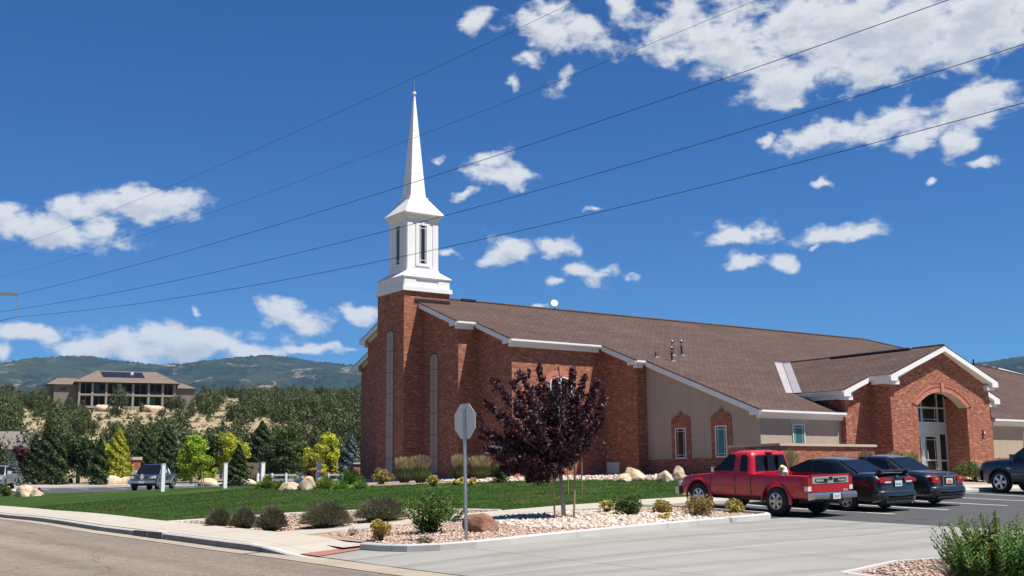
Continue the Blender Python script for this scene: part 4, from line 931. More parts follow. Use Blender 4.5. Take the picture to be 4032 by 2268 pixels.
for (x, fl) in ((aR, 0), (aL, 1)):
    q = [(x, wi, GZ), (x, yb_, GZ), (x, yb_, aS+.5), (x, wi+.42, aS+.5), (x, wi+.42, aS), (x, wi, aS)]; pw.add(q, [tuple(range(6)) if fl else tuple(range(6))[::-1]])
pwo = pw.build('portico_wall', 'brick', ch, fix=False)
sf = MB(); ap = arcp(Rr_)
for i in range(len(ap)-1):
    (xa, za), (xb, zb2) = ap[i], ap[i+1]; sf.add([(xa, wi+.0, za), (xb, wi, zb2), (xb, wi+.44, zb2), (xa, wi+.44, za)], [(0, 1, 2, 3)])
sf.build('arch_soffit', 'stucco_light', pwo, fix=False)
MB().box(aL-.1, aR+.1, wi+.45, yb_+.3, 4.05, 4.1).build('vestibule_ceiling', 'soffit', pwo)
rg = MB(); B1, B2, B3 = arcp(Rr_+.0), arcp(Rr_+.24, th=th0+.05), arcp(Rr_+.33, th=th0+.06)
for i in range(20): rg.prism([B1[i], B2[i], B2[i+1], B1[i+1]], 'y', wi-.03, wi+.002)
ra = rg.build('arch_ring', 'brick_ring', pwo)
rg = MB()
for i in range(20): rg.prism([B2[i], B3[i], B3[i+1], B2[i+1]], 'y', wi-.055, wi+.002)
rg.build('arch_hood', 'brick_soldier', ra)
MB().prism([(ac-.09, aT-.03), (ac+.09, aT-.03), (ac+.14, aT+.42), (ac-.14, aT+.42)], 'y', wi-.08, wi+.002).build('keystone', 'brick_ring', ra)
for x in (aL-.36, aR+.30): MB().box(x, x+.05, wi-.012, wi+.002, GZ, aS-.0).build('jamb_trim', 'brick_soldier', ra)
# entrance glazing
eg = MB()
yg = yb_-.02
eg.box(aL, aR, yg-.05, yg+.05, 2.08, 2.60)
en = eg.build('entrance_frame', 'alu_frame', ch)
mb = MB()
mul = (47.14, 48.42, 49.70)
for x in mul: mb.box(x-.035, x+.035, yg-.06, yg+.05, 2.60, 4.05)
mb.box(aL, aR, yg-.055, yg+.05, 3.30, 3.37); mb.box(aL, aR, yg-.057, yg+.05, 2.60, 2.66)
for x in (aL, aR-.07): mb.box(x, x+.07, yg-.058, yg+.05, GZ+.4, 3.9)
for x in (47.14, 49.70): mb.box(x-.06, x+.06, yg-.06, yg+.05, 0, 2.08)
mb.box(aL, 47.08, yg-.05, yg+.05, 0, .2); mb.box(49.76, aR, yg-.05, yg+.05, 0, .2); mb.box(49.76, aR, yg-.052, yg+.05, .78, .86); mb.box(aL, 47.08, yg-.052, yg+.05, .78, .86)
mb.build('mullion', 'alu_frame', en)
for (xa, xb, za, zb3) in ((aL+.07, 47.105, 3.37, 4.04), (47.175, 48.385, 3.37, 4.04), (48.455, 49.665, 3.37, 4.04), (49.735, aR-.07, 3.37, 4.04), (aL+.07, 47.105, 2.66, 3.30), (47.175, 48.385, 2.66, 3.30), (48.455, 49.665, 2.66, 3.30), (49.735, aR-.07, 2.66, 3.30), (aL+.07, 47.08, .2, 2.08), (49.76, aR-.07, .2, 2.08)):
    p = MB().box(xa, xb, yg-.01, yg+.01, za, zb3).build('glass_panel', 'glass_dark', en)
    if xb-xa > 1 and za < 3:
        MB().box(xa+.13, xa+.145, yg-.018, yg-.01, za, zb3).box(xb-.145, xb-.13, yg-.018, yg-.01, za, zb3).box(xa, xb, yg-.019, yg-.011, za+.12, za+.135).build('muntin', 'white_frame', p)
for (xa, xb, hx) in ((47.20, 48.41, 48.28), (48.43, 49.64, 48.62)):
    mb = MB()
    for a, b in ((xa, xa+.17), (xb-.17, xb)): mb.box(a, b, yg-.05, yg+.02, .02, 2.07)
    mb.box(xa+.17, xb-.17, yg-.05, yg+.02, .02, .30); mb.box(xa+.17, xb-.17, yg-.05, yg+.02, 1.95, 2.07); mb.box(xa+.17, xb-.17, yg-.05, yg+.02, .80, .87)
    dr_ = mb.build('door', 'alu_frame', ch)
    MB().box(xa+.17, xb-.17, yg-.02, yg+.0, .30, 1.95).build('glass_panel', 'glass_dark', dr_)
    MB().tube([(hx, yg-.05, .85), (hx, yg-.14, .88), (hx, yg-.14, 1.28), (hx, yg-.05, 1.31)], .018, 6).build('handle', 'white_trim', dr_)
    mb = MB().box(xa+.17+.09, xa+.17+.105, yg-.028, yg-.02, .30, 1.95).box(xb-.17-.105, xb-.17-.09, yg-.028, yg-.02, .30, 1.95).box(xa+.17, xb-.17, yg-.029, yg-.021, 1.80, 1.815); mb.build('muntin', 'white_frame', dr_)
sb = MB().box(51.46, 51.60, wi-.07, wi, 1.98, 2.26).build('alarm_strobe', 'tail_red', ch)
MB().box(51.50, 51.58, wi-.10, wi-.07, 2.08, 2.2).build('strobe_lens', 'lamp_clear', sb)
# far wing: a raking white board over a lower roof at the back
wg = MB(); ya = 60.; P0 = onY(3400+2195/4.025, 1340+450/4.025, ya); P1 = onY(4032, 1474, ya); dx = P1-P0; P1 = P0+dx*3; P2 = P0-dx*.15
wg.prism([(P2[0], P2[2]), (P1[0], P1[2]), (P1[0], P1[2]-.35), (P2[0], P2[2]-.35)], 'y', ya, ya+.1); wgo = wg.build('wing_rake_board', 'white_trim', ch)
MB().prism([(P2[0], P2[2]+.02), (P1[0], P1[2]+.02), (P1[0], P1[2]-.05), (P2[0], P2[2]-.05)], 'y', ya+.1, ya+14).build('wing_roof', 'roof_shingle', ch)
MB().prism([(P2[0], P2[2]-.1), (P1[0], P1[2]-.1), (P1[0], -.4), (P2[0], -.4)], 'y', ya+.4, ya+13.6).build('wing_wall', 'stucco', ch)
vp_ = onY(3400+1742/4.025, 1340+330/4.025, 42.)
MB().tube([vp_-np.array([0, 0, 1.2]), vp_+np.array([0, 0, .12])], .05, 8).build('vent_pipe', 'metal_dark', ch)
# ================================================================ low brick screen wall in front of the stucco
sw = thing('screen_wall', 'low brick screen wall with pale stone cap between the red pickup and the stucco wall', 'wall', (38, 31.6, h1(38, 31.6)))
MB().box(35.2, 41.0, 31.5, 31.8, -.6, 1.30).box(35.2, 35.5, 31.8, 34.3, -.6, 1.30).box(40.7, 41.0, 31.8, 33.9, -.6, 1.30).build('brick_body', 'brick', sw)
MB().box(35.12, 41.08, 31.42, 31.88, 1.30, 1.40).box(35.12, 35.58, 31.88, 34.35, 1.30, 1.40).box(40.62, 41.08, 31.88, 33.9, 1.30, 1.40).build('stone_cap', 'stucco_light', sw)
# ================================================================ foliage
def leafmesh(name, P_, A_, B_):
    # one rhombic leaf per row: centre P, half length vector A, half width vector B
    n = len(P_); v = np.empty((n, 4, 3)); v[:, 0] = P_-A_; v[:, 1] = P_+B_-A_*.1; v[:, 2] = P_+A_; v[:, 3] = P_-B_-A_*.1
    me = bpy.data.meshes.new(name); me.vertices.add(n*4); me.vertices.foreach_set('co', v.ravel())
    me.loops.add(n*4); me.loops.foreach_set('vertex_index', np.arange(n*4)); me.polygons.add(n)
    me.polygons.foreach_set('loop_start', np.arange(n)*4); me.polygons.foreach_set('loop_total', np.full(n, 4)); me.update(calc_edges=True); return me
def unit(v): return v/(np.linalg.norm(v, axis=1)[:, None]+1e-9)
def rleaves(name, P_, out, size, asp=.5, bias=.6, var=.35):
    n = len(P_); nr = unit(out*bias+rng.normal(size=(n, 3))); a = unit(np.cross(nr, rng.normal(size=(n, 3)))); b = np.cross(nr, a)
    s = size*(1+var*rng.normal(size=(n, 1))).clip(.4, 2)
    return leafmesh(name, P_, a*s*.5, b*s*.5*asp)
def lobes(spec, n, fill=.45, rough=.18, sub=10):
    # points spread near the surface of overlapping ellipsoids, in sub-clumps with gaps between
    spec = np.array(spec, float); vol = (spec[:, 3]*spec[:, 4]*spec[:, 5])**.67; k = rng.choice(len(spec), n, p=vol/vol.sum()); s = spec[k]
    cl = unit(rng.normal(size=(len(spec)*sub, 3))); ci = k*sub+rng.integers(0, sub, n)
    d = unit(cl[ci]+rng.normal(size=(n, 3))*.42); r = 1-fill*rng.random(n)**1.6+rough*rng.normal(size=n)*.6
    return s[:, :3]+d*s[:, 3:]*r[:, None], d
def crown(name, spec, n, size, mat, parent, fill=.5, rough=.2, asp=.6, sub=10, bias=.5, inner=.25):
    P_, d = lobes(spec, int(n*(1-inner)), fill, rough, sub)
    P2, d2 = lobes(spec, int(n*inner), .95, .1, sub)
    me = rleaves(name, np.r_[P_, P2], np.r_[d, d2], size, asp, bias)
    return link(name, me, mat, parent, world=False)
def rlobes(n, rx, rz, zc, r0=.5, flat_=.8, seed=None):
    r = np.random.default_rng(seed); out = []
    for i in range(n):
        a = r.random()*2*math.pi; q = r.random()**.6; z = zc+(r.random()*2-1)*rz*.75; w = math.sqrt(max(0, 1-((z-zc)/rz)**2))
        s = r0*(.75+.5*r.random()); out.append((rx*q*w*math.cos(a)*.8, rx*q*w*math.sin(a)*.8, z, s, s, s*flat_))
    return out
def limbs(name, h, r, spec, parent, mat='bark', n=7, z0=0., lean=(0, 0)):
    mb = MB(); top = Vector((lean[0], lean[1], h)); mb.tube([(0, 0, z0-.15), (lean[0]*.1, lean[1]*.1, h*.35), (lean[0]*.4, lean[1]*.4, h*.7), top], [r*1.15, r, r*.75, r*.3], 8)
    idx = np.random.default_rng(3).choice(len(spec), min(n, len(spec)), replace=False)
    for i in idx:
        s = spec[i]; a = h*(.35+.4*random.random()); st_ = Vector((lean[0]*a/h*.5, lean[1]*a/h*.5, a)); e = Vector(s[:3])
        mb.tube([st_, st_.lerp(e, .5)+Vector((0, 0, .05*h)), e], [r*.5, r*.33, r*.12], 6)
    return mb.build(name, mat, parent, world=False, smooth=True)
GR = {}
# ---- the purple-leaved tree with its stakes
px_, py_, pz_ = hit(2222, 2044, .1)
dist = FW@np.array([px_, py_, pz_]); mpp = dist/FOC*1.5652
pt = thing('purple_leaf_tree', 'young dark purple-leaved tree with grey trunk between wooden stakes in the gravel island', 'tree', (px_, py_, pz_))
def loc_of(xd, yd, v, base):   # preview pixel at forward distance v, relative to a base point
    r = rd(xd, yd); fwd = np.array([s_, c_, 0]); p = r*v/(r@fwd); return tuple(p-np.array(base))
bp = (px_, py_, pz_); vfw = np.array([px_, py_, 0])@np.array([s_, c_, 0])
sp = []
PL = [(1262,1010,46),(1290,1080,55),(1350,980,52),(1330,1060,60),(1400,1020,60),(1420,1090,70),(1370,1130,60),(1460,1010,50),(1490,1060,45),(1440,1130,50),(1300,1150,45),(1250,1110,40),(1345,1185,34),(1400,1170,40),(1470,1120,40),(1500,1010,26),(1235,1050,30),(1285,985,34),(1240,970,18),(1357,940,16),(1445,950,32),(1495,985,18),(1400,960,40),(1310,950,26),(1330,1110,60),(1220,1090,22),(1500,1090,22)]
rr_ = np.random.default_rng(5)
for i, (x, y, r) in enumerate(PL):
    for dv in ((-.55, .5) if r > 44 else (0,)):
        q = loc_of(x, y, vfw+dv+rr_.normal()*.15, bp); s = r*mpp*.92; sp.append((*q, s, s, s*.95))
forkp = np.array(loc_of(1409, 1175, vfw, bp)); TIPS = [(1357,925,0),(1248,958,-.3),(1290,962,.5),(1318,948,-.5),(1440,932,.2),(1502,962,-.3),(1524,1003,.4),(1516,1050,-.4),(1222,1012,.3),(1212,1078,-.2),(1226,1130,.4),(1262,1178,-.1),(1328,1205,.1),(1398,955,-.6),(1470,948,.6),(1350,975,.7),(1380,985,.1),(1420,965,-.3),(1265,1040,-.7),(1300,1010,.0),(1290,1120,.7),(1320,1150,-.7),(1480,1030,.8),(1470,1070,-.8),(1480,1105,.2),(1430,1010,.9),(1340,1040,-.95),(1370,1060,1.),(1240,1100,.0),(1450,1120,-.3),(1360,1180,.5),(1385,1175,-.5),(1300,1175,.3),(1275,1090,.5),(1250,1150,-.5),(1345,1110,.0),(1400,1080,-.6),(1330,1000,.3),(1455,985,.0),(1495,1000,.7)]
LP_ = []; LD_ = []; brm = MB()
for k, (x, y, dv) in enumerate(TIPS):
    tip = np.array(loc_of(x, y, vfw+dv*.95, bp)); mid = forkp+(tip-forkp)*.5+np.array([0, 0, -.10]) + rng.normal(size=3)*.06
    if y < 1130: mid[2] += .02
    brm.tube([tuple(forkp+rng.normal(size=3)*.02), tuple(mid), tuple(tip)], [.028, .015, .005], 5)
    n = 560; t_ = .30+.72*rng.random(n)**.8; q = (1-t_)[:, None]**2*forkp+2*((1-t_)*t_)[:, None]*mid+t_[:, None]**2*tip
    rad = (.18+.15*np.sin(t_*3.0)*(.6+.8*rng.random(n)))*(1.12-t_*.68); d_ = unit(rng.normal(size=(n, 3))); LP_.append(q+d_*(rad*rng.random(n)**.45)[:, None]); LD_.append(d_)
LP_ = np.concatenate(LP_); LD_ = np.concatenate(LD_)
link('crown', rleaves('crown', LP_, LD_+np.array([0, 0, .3]), .10, .5, .5), 'leaf_purple', pt, world=False)
# upright leafy shoots round the outline
P_ = []; 
for (x0, y0_, x1, y1_) in ((1357,960,1360,908),(1250,985,1238,952),(1303,960,1305,935),(1325,950,1332,928),(1440,960,1450,925),(1492,1000,1500,965),(1500,1040,1515,985),(1515,1040,1520,1000),(1225,1080,1195,1040),(1230,1110,1205,1095),(1470,960,1472,945),(1290,1180,1275,1200),(1500,1100,1535,1130),(1500,1120,1530,1150)):
    for k in range(34):
        t_k = rr_.random(); q = loc_of(x0+(x1-x0)*t_k, y0_+(y1_-y0_)*t_k, vfw, bp); P_.append([q[j]+rr_.normal()*.035 for j in range(3)])
P_ = np.array(P_); link('shoot_leaves', rleaves('shoot_leaves', P_, rng.normal(size=P_.shape), .10, .55), 'leaf_purple', pt, world=False)
tp = loc_of(1409, 1172, vfw, bp)
mb = MB().tube([(0, 0, -.1), tuple(c*.5 for c in tp), tp], [.065, .055, .045], 10)
mb.build('trunk', 'bark', pt, world=False, smooth=True); brm.build('branches', 'bark', pt, world=False, smooth=True)
def stake(xb, yb, xt, yt, label, off=.1, r=.028):
    p = hit(xb*1.5652, yb*1.5652, off); v = np.array([p[0], p[1], 0])@np.array([s_, c_, 0]); q = loc_of(xt, yt, v, p)
    s = thing('tree_stake', label, 'stake', tuple(p), 0, 'wooden tree stakes')
    a = MB().tube([(0, 0, -.2), q], r, 7).build('post', 'wood_stake', s, world=False); MB().tube([Vector(q)*.999, Vector(q)*1.004], r*.9, 7).build('end_grain', 'wood_grey', s, world=False)
stake(1398, 1308, 1386, 1140, 'wooden stake just left of the purple tree trunk')
stake(1444, 1306, 1446, 1112, 'wooden stake just right of the purple tree trunk')
stake(1430, 1243, 1427, 1140, 'thin wooden stake in the lawn, left one behind the purple tree', .13, .022)
stake(1463, 1243, 1464, 1075, 'thin wooden stake in the lawn, right one behind the purple tree', .13, .022)
# thin sapling between those stakes
p = hit(1447*1.5652, 1243*1.5652, .13); sapl = thing('sapling', 'thin sparse purple sapling on the lawn between two stakes', 'tree', tuple(p))
MB().tube([(0, 0, -.05), (.02, 0, 1.2), (.05, 0, 2.3)], [.022, .018, .008], 6).build('trunk', 'bark_dark', sapl, world=False)
sp2 = [(.35, -.2, 1.7, .25, .25, .3), (.55, -.35, 2.0, .2, .2, .25), (-.2, .1, 1.9, .25, .25, .3), (.1, 0, 2.4, .2, .2, .3)]
crown('crown', sp2, 260, .09, 'leaf_purple', sapl, fill=.8, sub=4)
# ---- radiating shrubs made of upright stems
def stemshrub(name, R, Hh, n, mat, parent, leafn=0, lmat=None, lsize=.04, wid=.004, spread=1., seg=3, curl=.15, root=.25):
    th = rng.random(n)*2*math.pi; q = rng.random(n)**.55; ang = q*spread
    L = Hh*(.8+.25*rng.random(n)); d = np.stack([np.sin(ang)*np.cos(th), np.sin(ang)*np.sin(th), np.cos(ang)], 1)
    b0 = np.stack([np.cos(th)*q*R*root, np.sin(th)*q*R*root, np.zeros(n)-.02], 1); sc = np.array([R/(Hh*math.sin(spread)) if spread > .1 else 1]*2+[1])
    tip = b0+d*L[:, None]*sc; tip[:, 2] -= curl*q*Hh*.3
    mid = b0+(tip-b0)*.5+np.array([0, 0, 1])*Hh*.08
    P_ = []; A_ = []; B_ = []
    side = unit(np.cross(d, rng.normal(size=(n, 3))))
    for a, b in ((b0, mid), (mid, tip)):
        P_.append((a+b)/2); A_.append((b-a)/2*1.06); B_.append(side*wid)
    me = leafmesh(name, np.concatenate(P_), np.concatenate(A_), np.concatenate(B_)); o = link(name, me, mat, parent, world=False)
    if leafn:
        k = rng.integers(0, n, leafn); t = .25+.78*rng.random((leafn, 1)); p = b0[k]+(tip[k]-b0[k])*t+np.array([0, 0, 1])*Hh*.08*np.sin(t*math.pi)+rng.normal(size=(leafn, 3))*lsize*.5
        me = rleaves('leaves', p, d[k]+.4*rng.normal(size=(leafn, 3)), lsize, .45, .5); link('leaves', me, lmat or mat, parent, world=False)
    return o
def at_px(xd, yd, off=.1):
    p = hit(xd*1.5652, yd*1.5652, off); v = np.array([p[0], p[1], 0])@np.array([s_, c_, 0]); return p, v, v/FOC*1.5652
def lavender(xc, yb, w, h, label, k=1.):
    p, v, s = at_px(xc, yb); t = thing('lavender_shrub', label, 'shrub', tuple(p), random.random()*6, 'brownish lavender shrubs in the gravel')
    R = w*s/2; Hh = h*s; n = int(1500*k)
    stemshrub('stems', R*1.02, Hh*1.04, n, 'leaf_lavender', t, int(1500*k), 'leaf_sage', .035, .007, 1.3)
    P_, d = lobes(rlobes(9, R*.72, Hh*.34, Hh*.38, R*.36, .9, seed=int(xc)), int(2200*k), .7, .3, 12); P_[:, 2] = np.abs(P_[:, 2]); link('inner_leaves', rleaves('inner_leaves', P_, d, .05, .4), 'leaf_sage', t, world=False)
    # flower spikes
    m_ = int(900*k); th = rng.random(m_)*2*math.pi; ph = np.arccos(1-rng.random(m_)*.95); d = np.stack([np.sin(ph)*np.cos(th), np.sin(ph)*np.sin(th), np.cos(ph)], 1)
    q = np.array([0, 0, Hh*.15])+d*np.array([R, R, Hh*.83])*(.86+.22*rng.random((m_, 1))); a = unit(d+np.array([0, 0, .5]))*.055; link('flower_spikes', leafmesh('flower_spikes', q, a, unit(np.cross(a, rng.normal(size=a.shape)))*.009), 'leaf_lavender', t, world=False)
lavender(549, 1326, 60, 46, 'smallest brownish lavender shrub, leftmost, at the tip of the gravel bed', .8)
lavender(612, 1331, 66, 52, 'round lavender shrub second from the left along the lawn edge')
lavender(682, 1336, 74, 58, 'round lavender shrub third from the left along the lawn edge')
lavender(820, 1328, 118, 62, 'wide dark lavender shrub in the middle of the gravel bed', 1.5)
lavender(959, 1312, 118, 60, 'wide lavender shrub with dark base beside the white path', 1.5)
def bush(name, xc, yb, w, h, mat, label, cat='shrub', n=3000, size=.05, off=.1, group=None, nl=12, r0=None, asp=.6, kind=None, fill=.5, stems=True):
    p, v, s = at_px(xc, yb, off); R = w*s/2; Hh = h*s; t = thing(name, label, cat, tuple(p), random.random()*6, group)
    r0 = r0 or .42*R; sp = rlobes(nl, R*.95, Hh*.5, Hh*.50, r0, .9, seed=int(xc)); o = crown('leaves', sp, n, size, mat, t, fill=fill, asp=asp, sub=8)
    if stems:
        mb = MB()
        for q in sp[:8]: mb.tube([(q[0]*.1, q[1]*.1, -.03), (q[0]*.6, q[1]*.6, q[2]*.6), q[:3]], [.012, .008, .004], 4)
        mb.build('stems', 'bark_dark', t, world=False)
    return t, R, Hh, sp
# big green bush by the stop sign, with leafy sprays
t, R, Hh, sp = bush('green_bush', 1092, 1341, 118, 78, 'leaf_green', 'large leafy green bush left of the stop sign pole', n=3000, size=.065, nl=22, fill=.7)
GB = (t, R, Hh)
def sprays(t, R, Hh, n, mat, size=.06, per=16, up=.8, L=.35, name='sprays', cz=.45):
    P_ = []; O_ = []
    for i in range(n):
        th = random.random()*6.283; ph = math.acos(1-random.random()*.95); d = np.array([math.sin(ph)*math.cos(th), math.sin(ph)*math.sin(th), math.cos(ph)])
        b = np.array([0, 0, Hh*cz*.6])+d*np.array([R, R, Hh*.72])*.75; dd = d+np.array([0, 0, up]); dd /= np.linalg.norm(dd)
        for k in range(per): P_.append(b+dd*L*k/per+rng.normal(size=3)*size*.3); O_.append(d)
    me = rleaves(name, np.array(P_), np.array(O_), size, .5, .2); return link(name, me, mat, t, world=False)
sprays(t, R*1.1, Hh*1.05, 130, 'leaf_green', .058, 16, .7, .46)
t, R, Hh, sp = bush('green_bush', 2520, 1500, 215, 130, 'leaf_midgreen', 'large leafy green bush filling the bottom right corner', n=6500, size=.07, nl=26, fill=.8)
def wands(t, R, Hh, n, mat, size, L0, per, name):
    P_ = []; A_ = []; B_ = []; mb = MB()
    for i in range(n):
        th = random.random()*6.283; q = random.random()**.6; b = np.array([R*.85*q*math.cos(th), R*.85*q*math.sin(th), Hh*.25]); d = np.array([.55*q*math.cos(th)+random.gauss(0, .12), .55*q*math.sin(th)+random.gauss(0, .12), 1.]); L = L0*(.6+.55*random.random())*(1.15-.3*q); tip = b+d*L
        mb.tube([tuple(b), tuple(b+d*L*.5+np.array([0, 0, .02])), tuple(tip)], [.006, .004, .002], 4, cap=False)
        for k in range(per):
            f = .15+.87*k/per; a = k*2.4; o = np.array([math.cos(a), math.sin(a), .75]); o /= np.linalg.norm(o); sz_ = size*(1.15-.55*f); sd = np.cross(o, d/np.linalg.norm(d)); sd /= np.linalg.norm(sd)+1e-9
            P_.append(b+d*L*f+o*sz_*.55); A_.append(o*sz_*.55); B_.append(sd*sz_*.19+rng.normal(size=3)*sz_*.05)
    link(name, leafmesh(name, np.array(P_), np.array(A_), np.array(B_)), mat, t, world=False); mb.build(name+'_stems', 'bark_dark', t, world=False)
wands(t, R, Hh, 190, 'leaf_green', .078, Hh*1.05, 40, 'leafy_wands'); wands(t, R*.9, Hh, 60, 'leaf_lime', .06, Hh*1.1, 38, 'young_wands')
bush('round_shrub', 1577, 1297, 82, 44, 'leaf_midgreen', 'dense round green shrub in the gravel island right of the purple tree', n=3400, size=.045, nl=16)
bush('golden_shrub', 1532, 1291, 46, 30, 'leaf_gold', 'small golden shrub touching the round green shrub', n=1200, size=.05, nl=8)
bush('golden_shrub', 958, 1361, 62, 46, 'leaf_gold', 'bright golden shrub near the corner of the pink gravel', n=1800, size=.055, nl=10)
for (x, y, w, h, l) in ((1665, 1291, 52, 36, 'golden brown shrub, first left of the red pickup front wheel'), (1757, 1299, 82, 44, 'wide golden brown shrub in front of the red pickup front wheel'), (1849, 1291, 54, 34, 'golden brown shrub below the red pickup door')):
    bush('barberry_shrub', x, y, w, h, 'leaf_rust', l, n=2000, size=.05, nl=11)
bush('golden_shrub', 1669, 1308, 38, 22, 'leaf_gold', 'low bright yellow shrub nearest the driveway kerb', n=900, size=.045, nl=6)
def tuft(name, xc, yb, w, h, label, mat='blade_tan', n=160, off=.1, cat='plant', group=None, wid=.004, spread=1.1):
    p, v, s = at_px(xc, yb, off); t = thing(name, label, cat, tuple(p), random.random()*6, group); stemshrub('blades', w*s/2, h*s, n, mat, t, 0, wid=wid, spread=spread); return t
tuft('dry_tuft', 887, 1349, 30, 28, 'dry brown twiggy tuft left of the golden shrub', 'twig', 120)
tuft('dry_tuft', 1068, 1368, 46, 26, 'grey twiggy plant in the pink gravel below the big green bush', 'leaf_sage', 220)
tuft('dry_tuft', 2400, 1449, 110, 60, 'dry twiggy clump left of the bottom right bush', 'twig', 420, wid=.003)
tuft('dry_tuft', 2480, 1460, 90, 60, 'dry grassy clump under the bottom right bush', 'blade_tan', 300, wid=.003)
# ornamental grasses against the church
def reedgrass(xc, yb, w, h, label, grp='feather grasses by the church', off=.1, fixv=None, green=True):
    p, v, s = at_px(xc, yb, off) if fixv is None else (None, None, None)
    if fixv is not None: x, y, z = fixv[0], fixv[1], h1(fixv[0], fixv[1])+.1; p = (x, y, z); v = x*s_+y*c_; s = v/FOC*1.5652; h = 1.22/s
    t = thing('feather_grass', label, 'grass clump', tuple(p), random.random()*6, grp); R = w*s/2; Hh = h*s
    stemshrub('blades', R*.95, Hh*.72, 700, 'blade_green' if green else 'blade_tan', t, 0, wid=.007, spread=.75, curl=.8, root=.4)
    stemshrub('culms', R*.85, Hh, 260, 'blade_tan', t, 0, wid=.005, spread=.42, curl=0, root=.45)
    n = 420; th = rng.random(n)*6.283; q = rng.random(n)**.6*.45; d = np.stack([np.sin(q)*np.cos(th), np.sin(q)*np.sin(th), np.cos(q)], 1)
    P_ = d*np.array([R/math.sin(.45)/Hh, R/math.sin(.45)/Hh, 1])*Hh*(.72+.25*rng.random((n, 1))); P_[:, :2] = np.clip(P_[:, :2], -R, R); a = d*.11
    link('seed_heads', leafmesh('seed_heads', P_, a, unit(np.cross(a, rng.normal(size=a.shape)))*.016), 'blade_tan', t, world=False)
reedgrass(1017, 1214, 50, 64, 'feather grass clump between the two stone panels, left one'); reedgrass(1058, 1214, 52, 68, 'feather grass clump between the two stone panels, right one')
reedgrass(1157, 1208, 44, 64, 'feather grass clump behind the stop sign pole'); reedgrass(1208, 1207, 56, 60, 'feather grass clump right of the stop sign pole')
bush('green_shrub', 1256, 1216, 62, 44, 'leaf_midgreen', 'loose green shrub by the church wall under the purple tree', n=1500, size=.085, nl=10)
reedgrass(0, 0, 46, 72, 'feather grass clump left of the screen wall above the red pickup hood', 'feather grasses by the screen wall', fixv=(33.6, 31.9), green=False)
reedgrass(0, 0, 46, 70, 'feather grass clump at the left end of the screen wall', 'feather grasses by the screen wall', fixv=(34.4, 31.6), green=False)
reedgrass(0, 0, 50, 70, 'feather grass clump above the red pickup cab', 'feather grasses by the screen wall', fixv=(35.1, 31.0), green=False)
for i, x in enumerate((39.4, 41.3, 42.3)):
    reedgrass(0, 0, 40, 50, ['dry grass clump in front of the middle of the screen wall', 'dry grass clump at the right end of the screen wall', 'dry grass clump at the left foot of the brick portico'][i], 'feather grasses by the screen wall', fixv=(x, 30.7), green=False)
# daylilies, golden barberry and others round the boulders at the corner of the church
def daylily(xc, yb, w, h, label, n=420, flowers=False, mat='leaf_day'):
    p, v, s = at_px(xc, yb); t = thing('daylily', label, 'plant', tuple(p), random.random()*6, 'leafy clumps at the corner of the church'); R = w*s/2; Hh = h*s
    stemshrub('blades', R, Hh, n, mat, t, 0, wid=.016, spread=1.25, curl=1.2, root=.35)
    stemshrub('low_blades', R*.8, Hh*.6, n, 'leaf_green', t, 0, wid=.016, spread=1.4, curl=1., root=.35)
    if flowers:
        for k in range(9):
            b0 = np.array([[rng.normal()*R*.5, rng.normal()*R*.5, Hh*(.85+.2*rng.random())]]); P_ = np.repeat(b0, 5, 0); a_ = np.arange(5)*1.256; A_ = np.stack([np.cos(a_), np.sin(a_), np.full(5, .7)], 1)*.045; B_ = np.stack([-np.sin(a_), np.cos(a_), np.zeros(5)], 1)*.022
            link('flower', leafmesh('flower', P_+A_, A_, B_), 'flower_orange', t, world=False)
daylily(672, 1232, 62, 44, 'wide yellowish leafy clump left of the corner boulders', 600); daylily(706, 1231, 40, 30, 'small leafy clump touching the pale boulder', 300)
daylily(820, 1231, 56, 44, 'leafy clump with orange flowers right of the corner boulders', 460, True); daylily(858, 1231, 46, 30, 'low bright green leafy clump second from the church corner', 320)
daylily(905, 1231, 50, 30, 'low bright green leafy clump nearest the church corner', 320); daylily(880, 1220, 74, 52, 'tall dark green leafy clump behind the low clumps', 560, False, 'leaf_midgreen')
daylily(745, 1216, 40, 26, 'low flowering clump behind the pale boulder', 260)
bush('golden_shrub', 790, 1231, 34, 16, 'leaf_gold', 'low yellow shrub at the right foot of the corner boulders', n=700, size=.06, nl=6)
bush('maroon_shrub', 782, 1222, 30, 40, 'leaf_maroon', 'dark maroon shrub behind the corner boulders', n=1100, size=.08, nl=8)
bush('rust_shrub', 965, 1218, 56, 36, 'leaf_rust', 'rust coloured shrub at the foot of the left stone panel', n=900, size=.09, nl=12, fill=.8)
for (x, y, l) in ((1089, 1226, 'round golden shrub below the second stone panel'), (1155, 1222, 'small golden shrub just left of the stop sign pole'), (1188, 1222, 'small golden shrub just right of the stop sign pole')):
    bush('golden_shrub', x, y, 40 if x < 1100 else 28, 26 if x < 1100 else 20, 'leaf_gold', l, n=900, size=.07, nl=8)
bush('green_bush', 2441, 1212, 78, 46, 'leaf_green', 'bright green bush between the black sedan and the dark blue suv', n=1800, size=.08, nl=12)
t_ = bush('barberry_shrub', 2395, 1200, 90, 46, 'leaf_maroon', 'dark maroon shrub in the shade of the portico', n=1500, size=.08, nl=12)
bush('green_bush', 8, 1250, 46, 34, 'leaf_green', 'green bush at the left edge beside the pale boulders', n=1200, size=.08, nl=9)
bush('maroon_shrub', 100, 1243, 24, 13, 'leaf_maroon', 'low maroon shrub right of the left edge boulders', n=500, size=.08, nl=5)
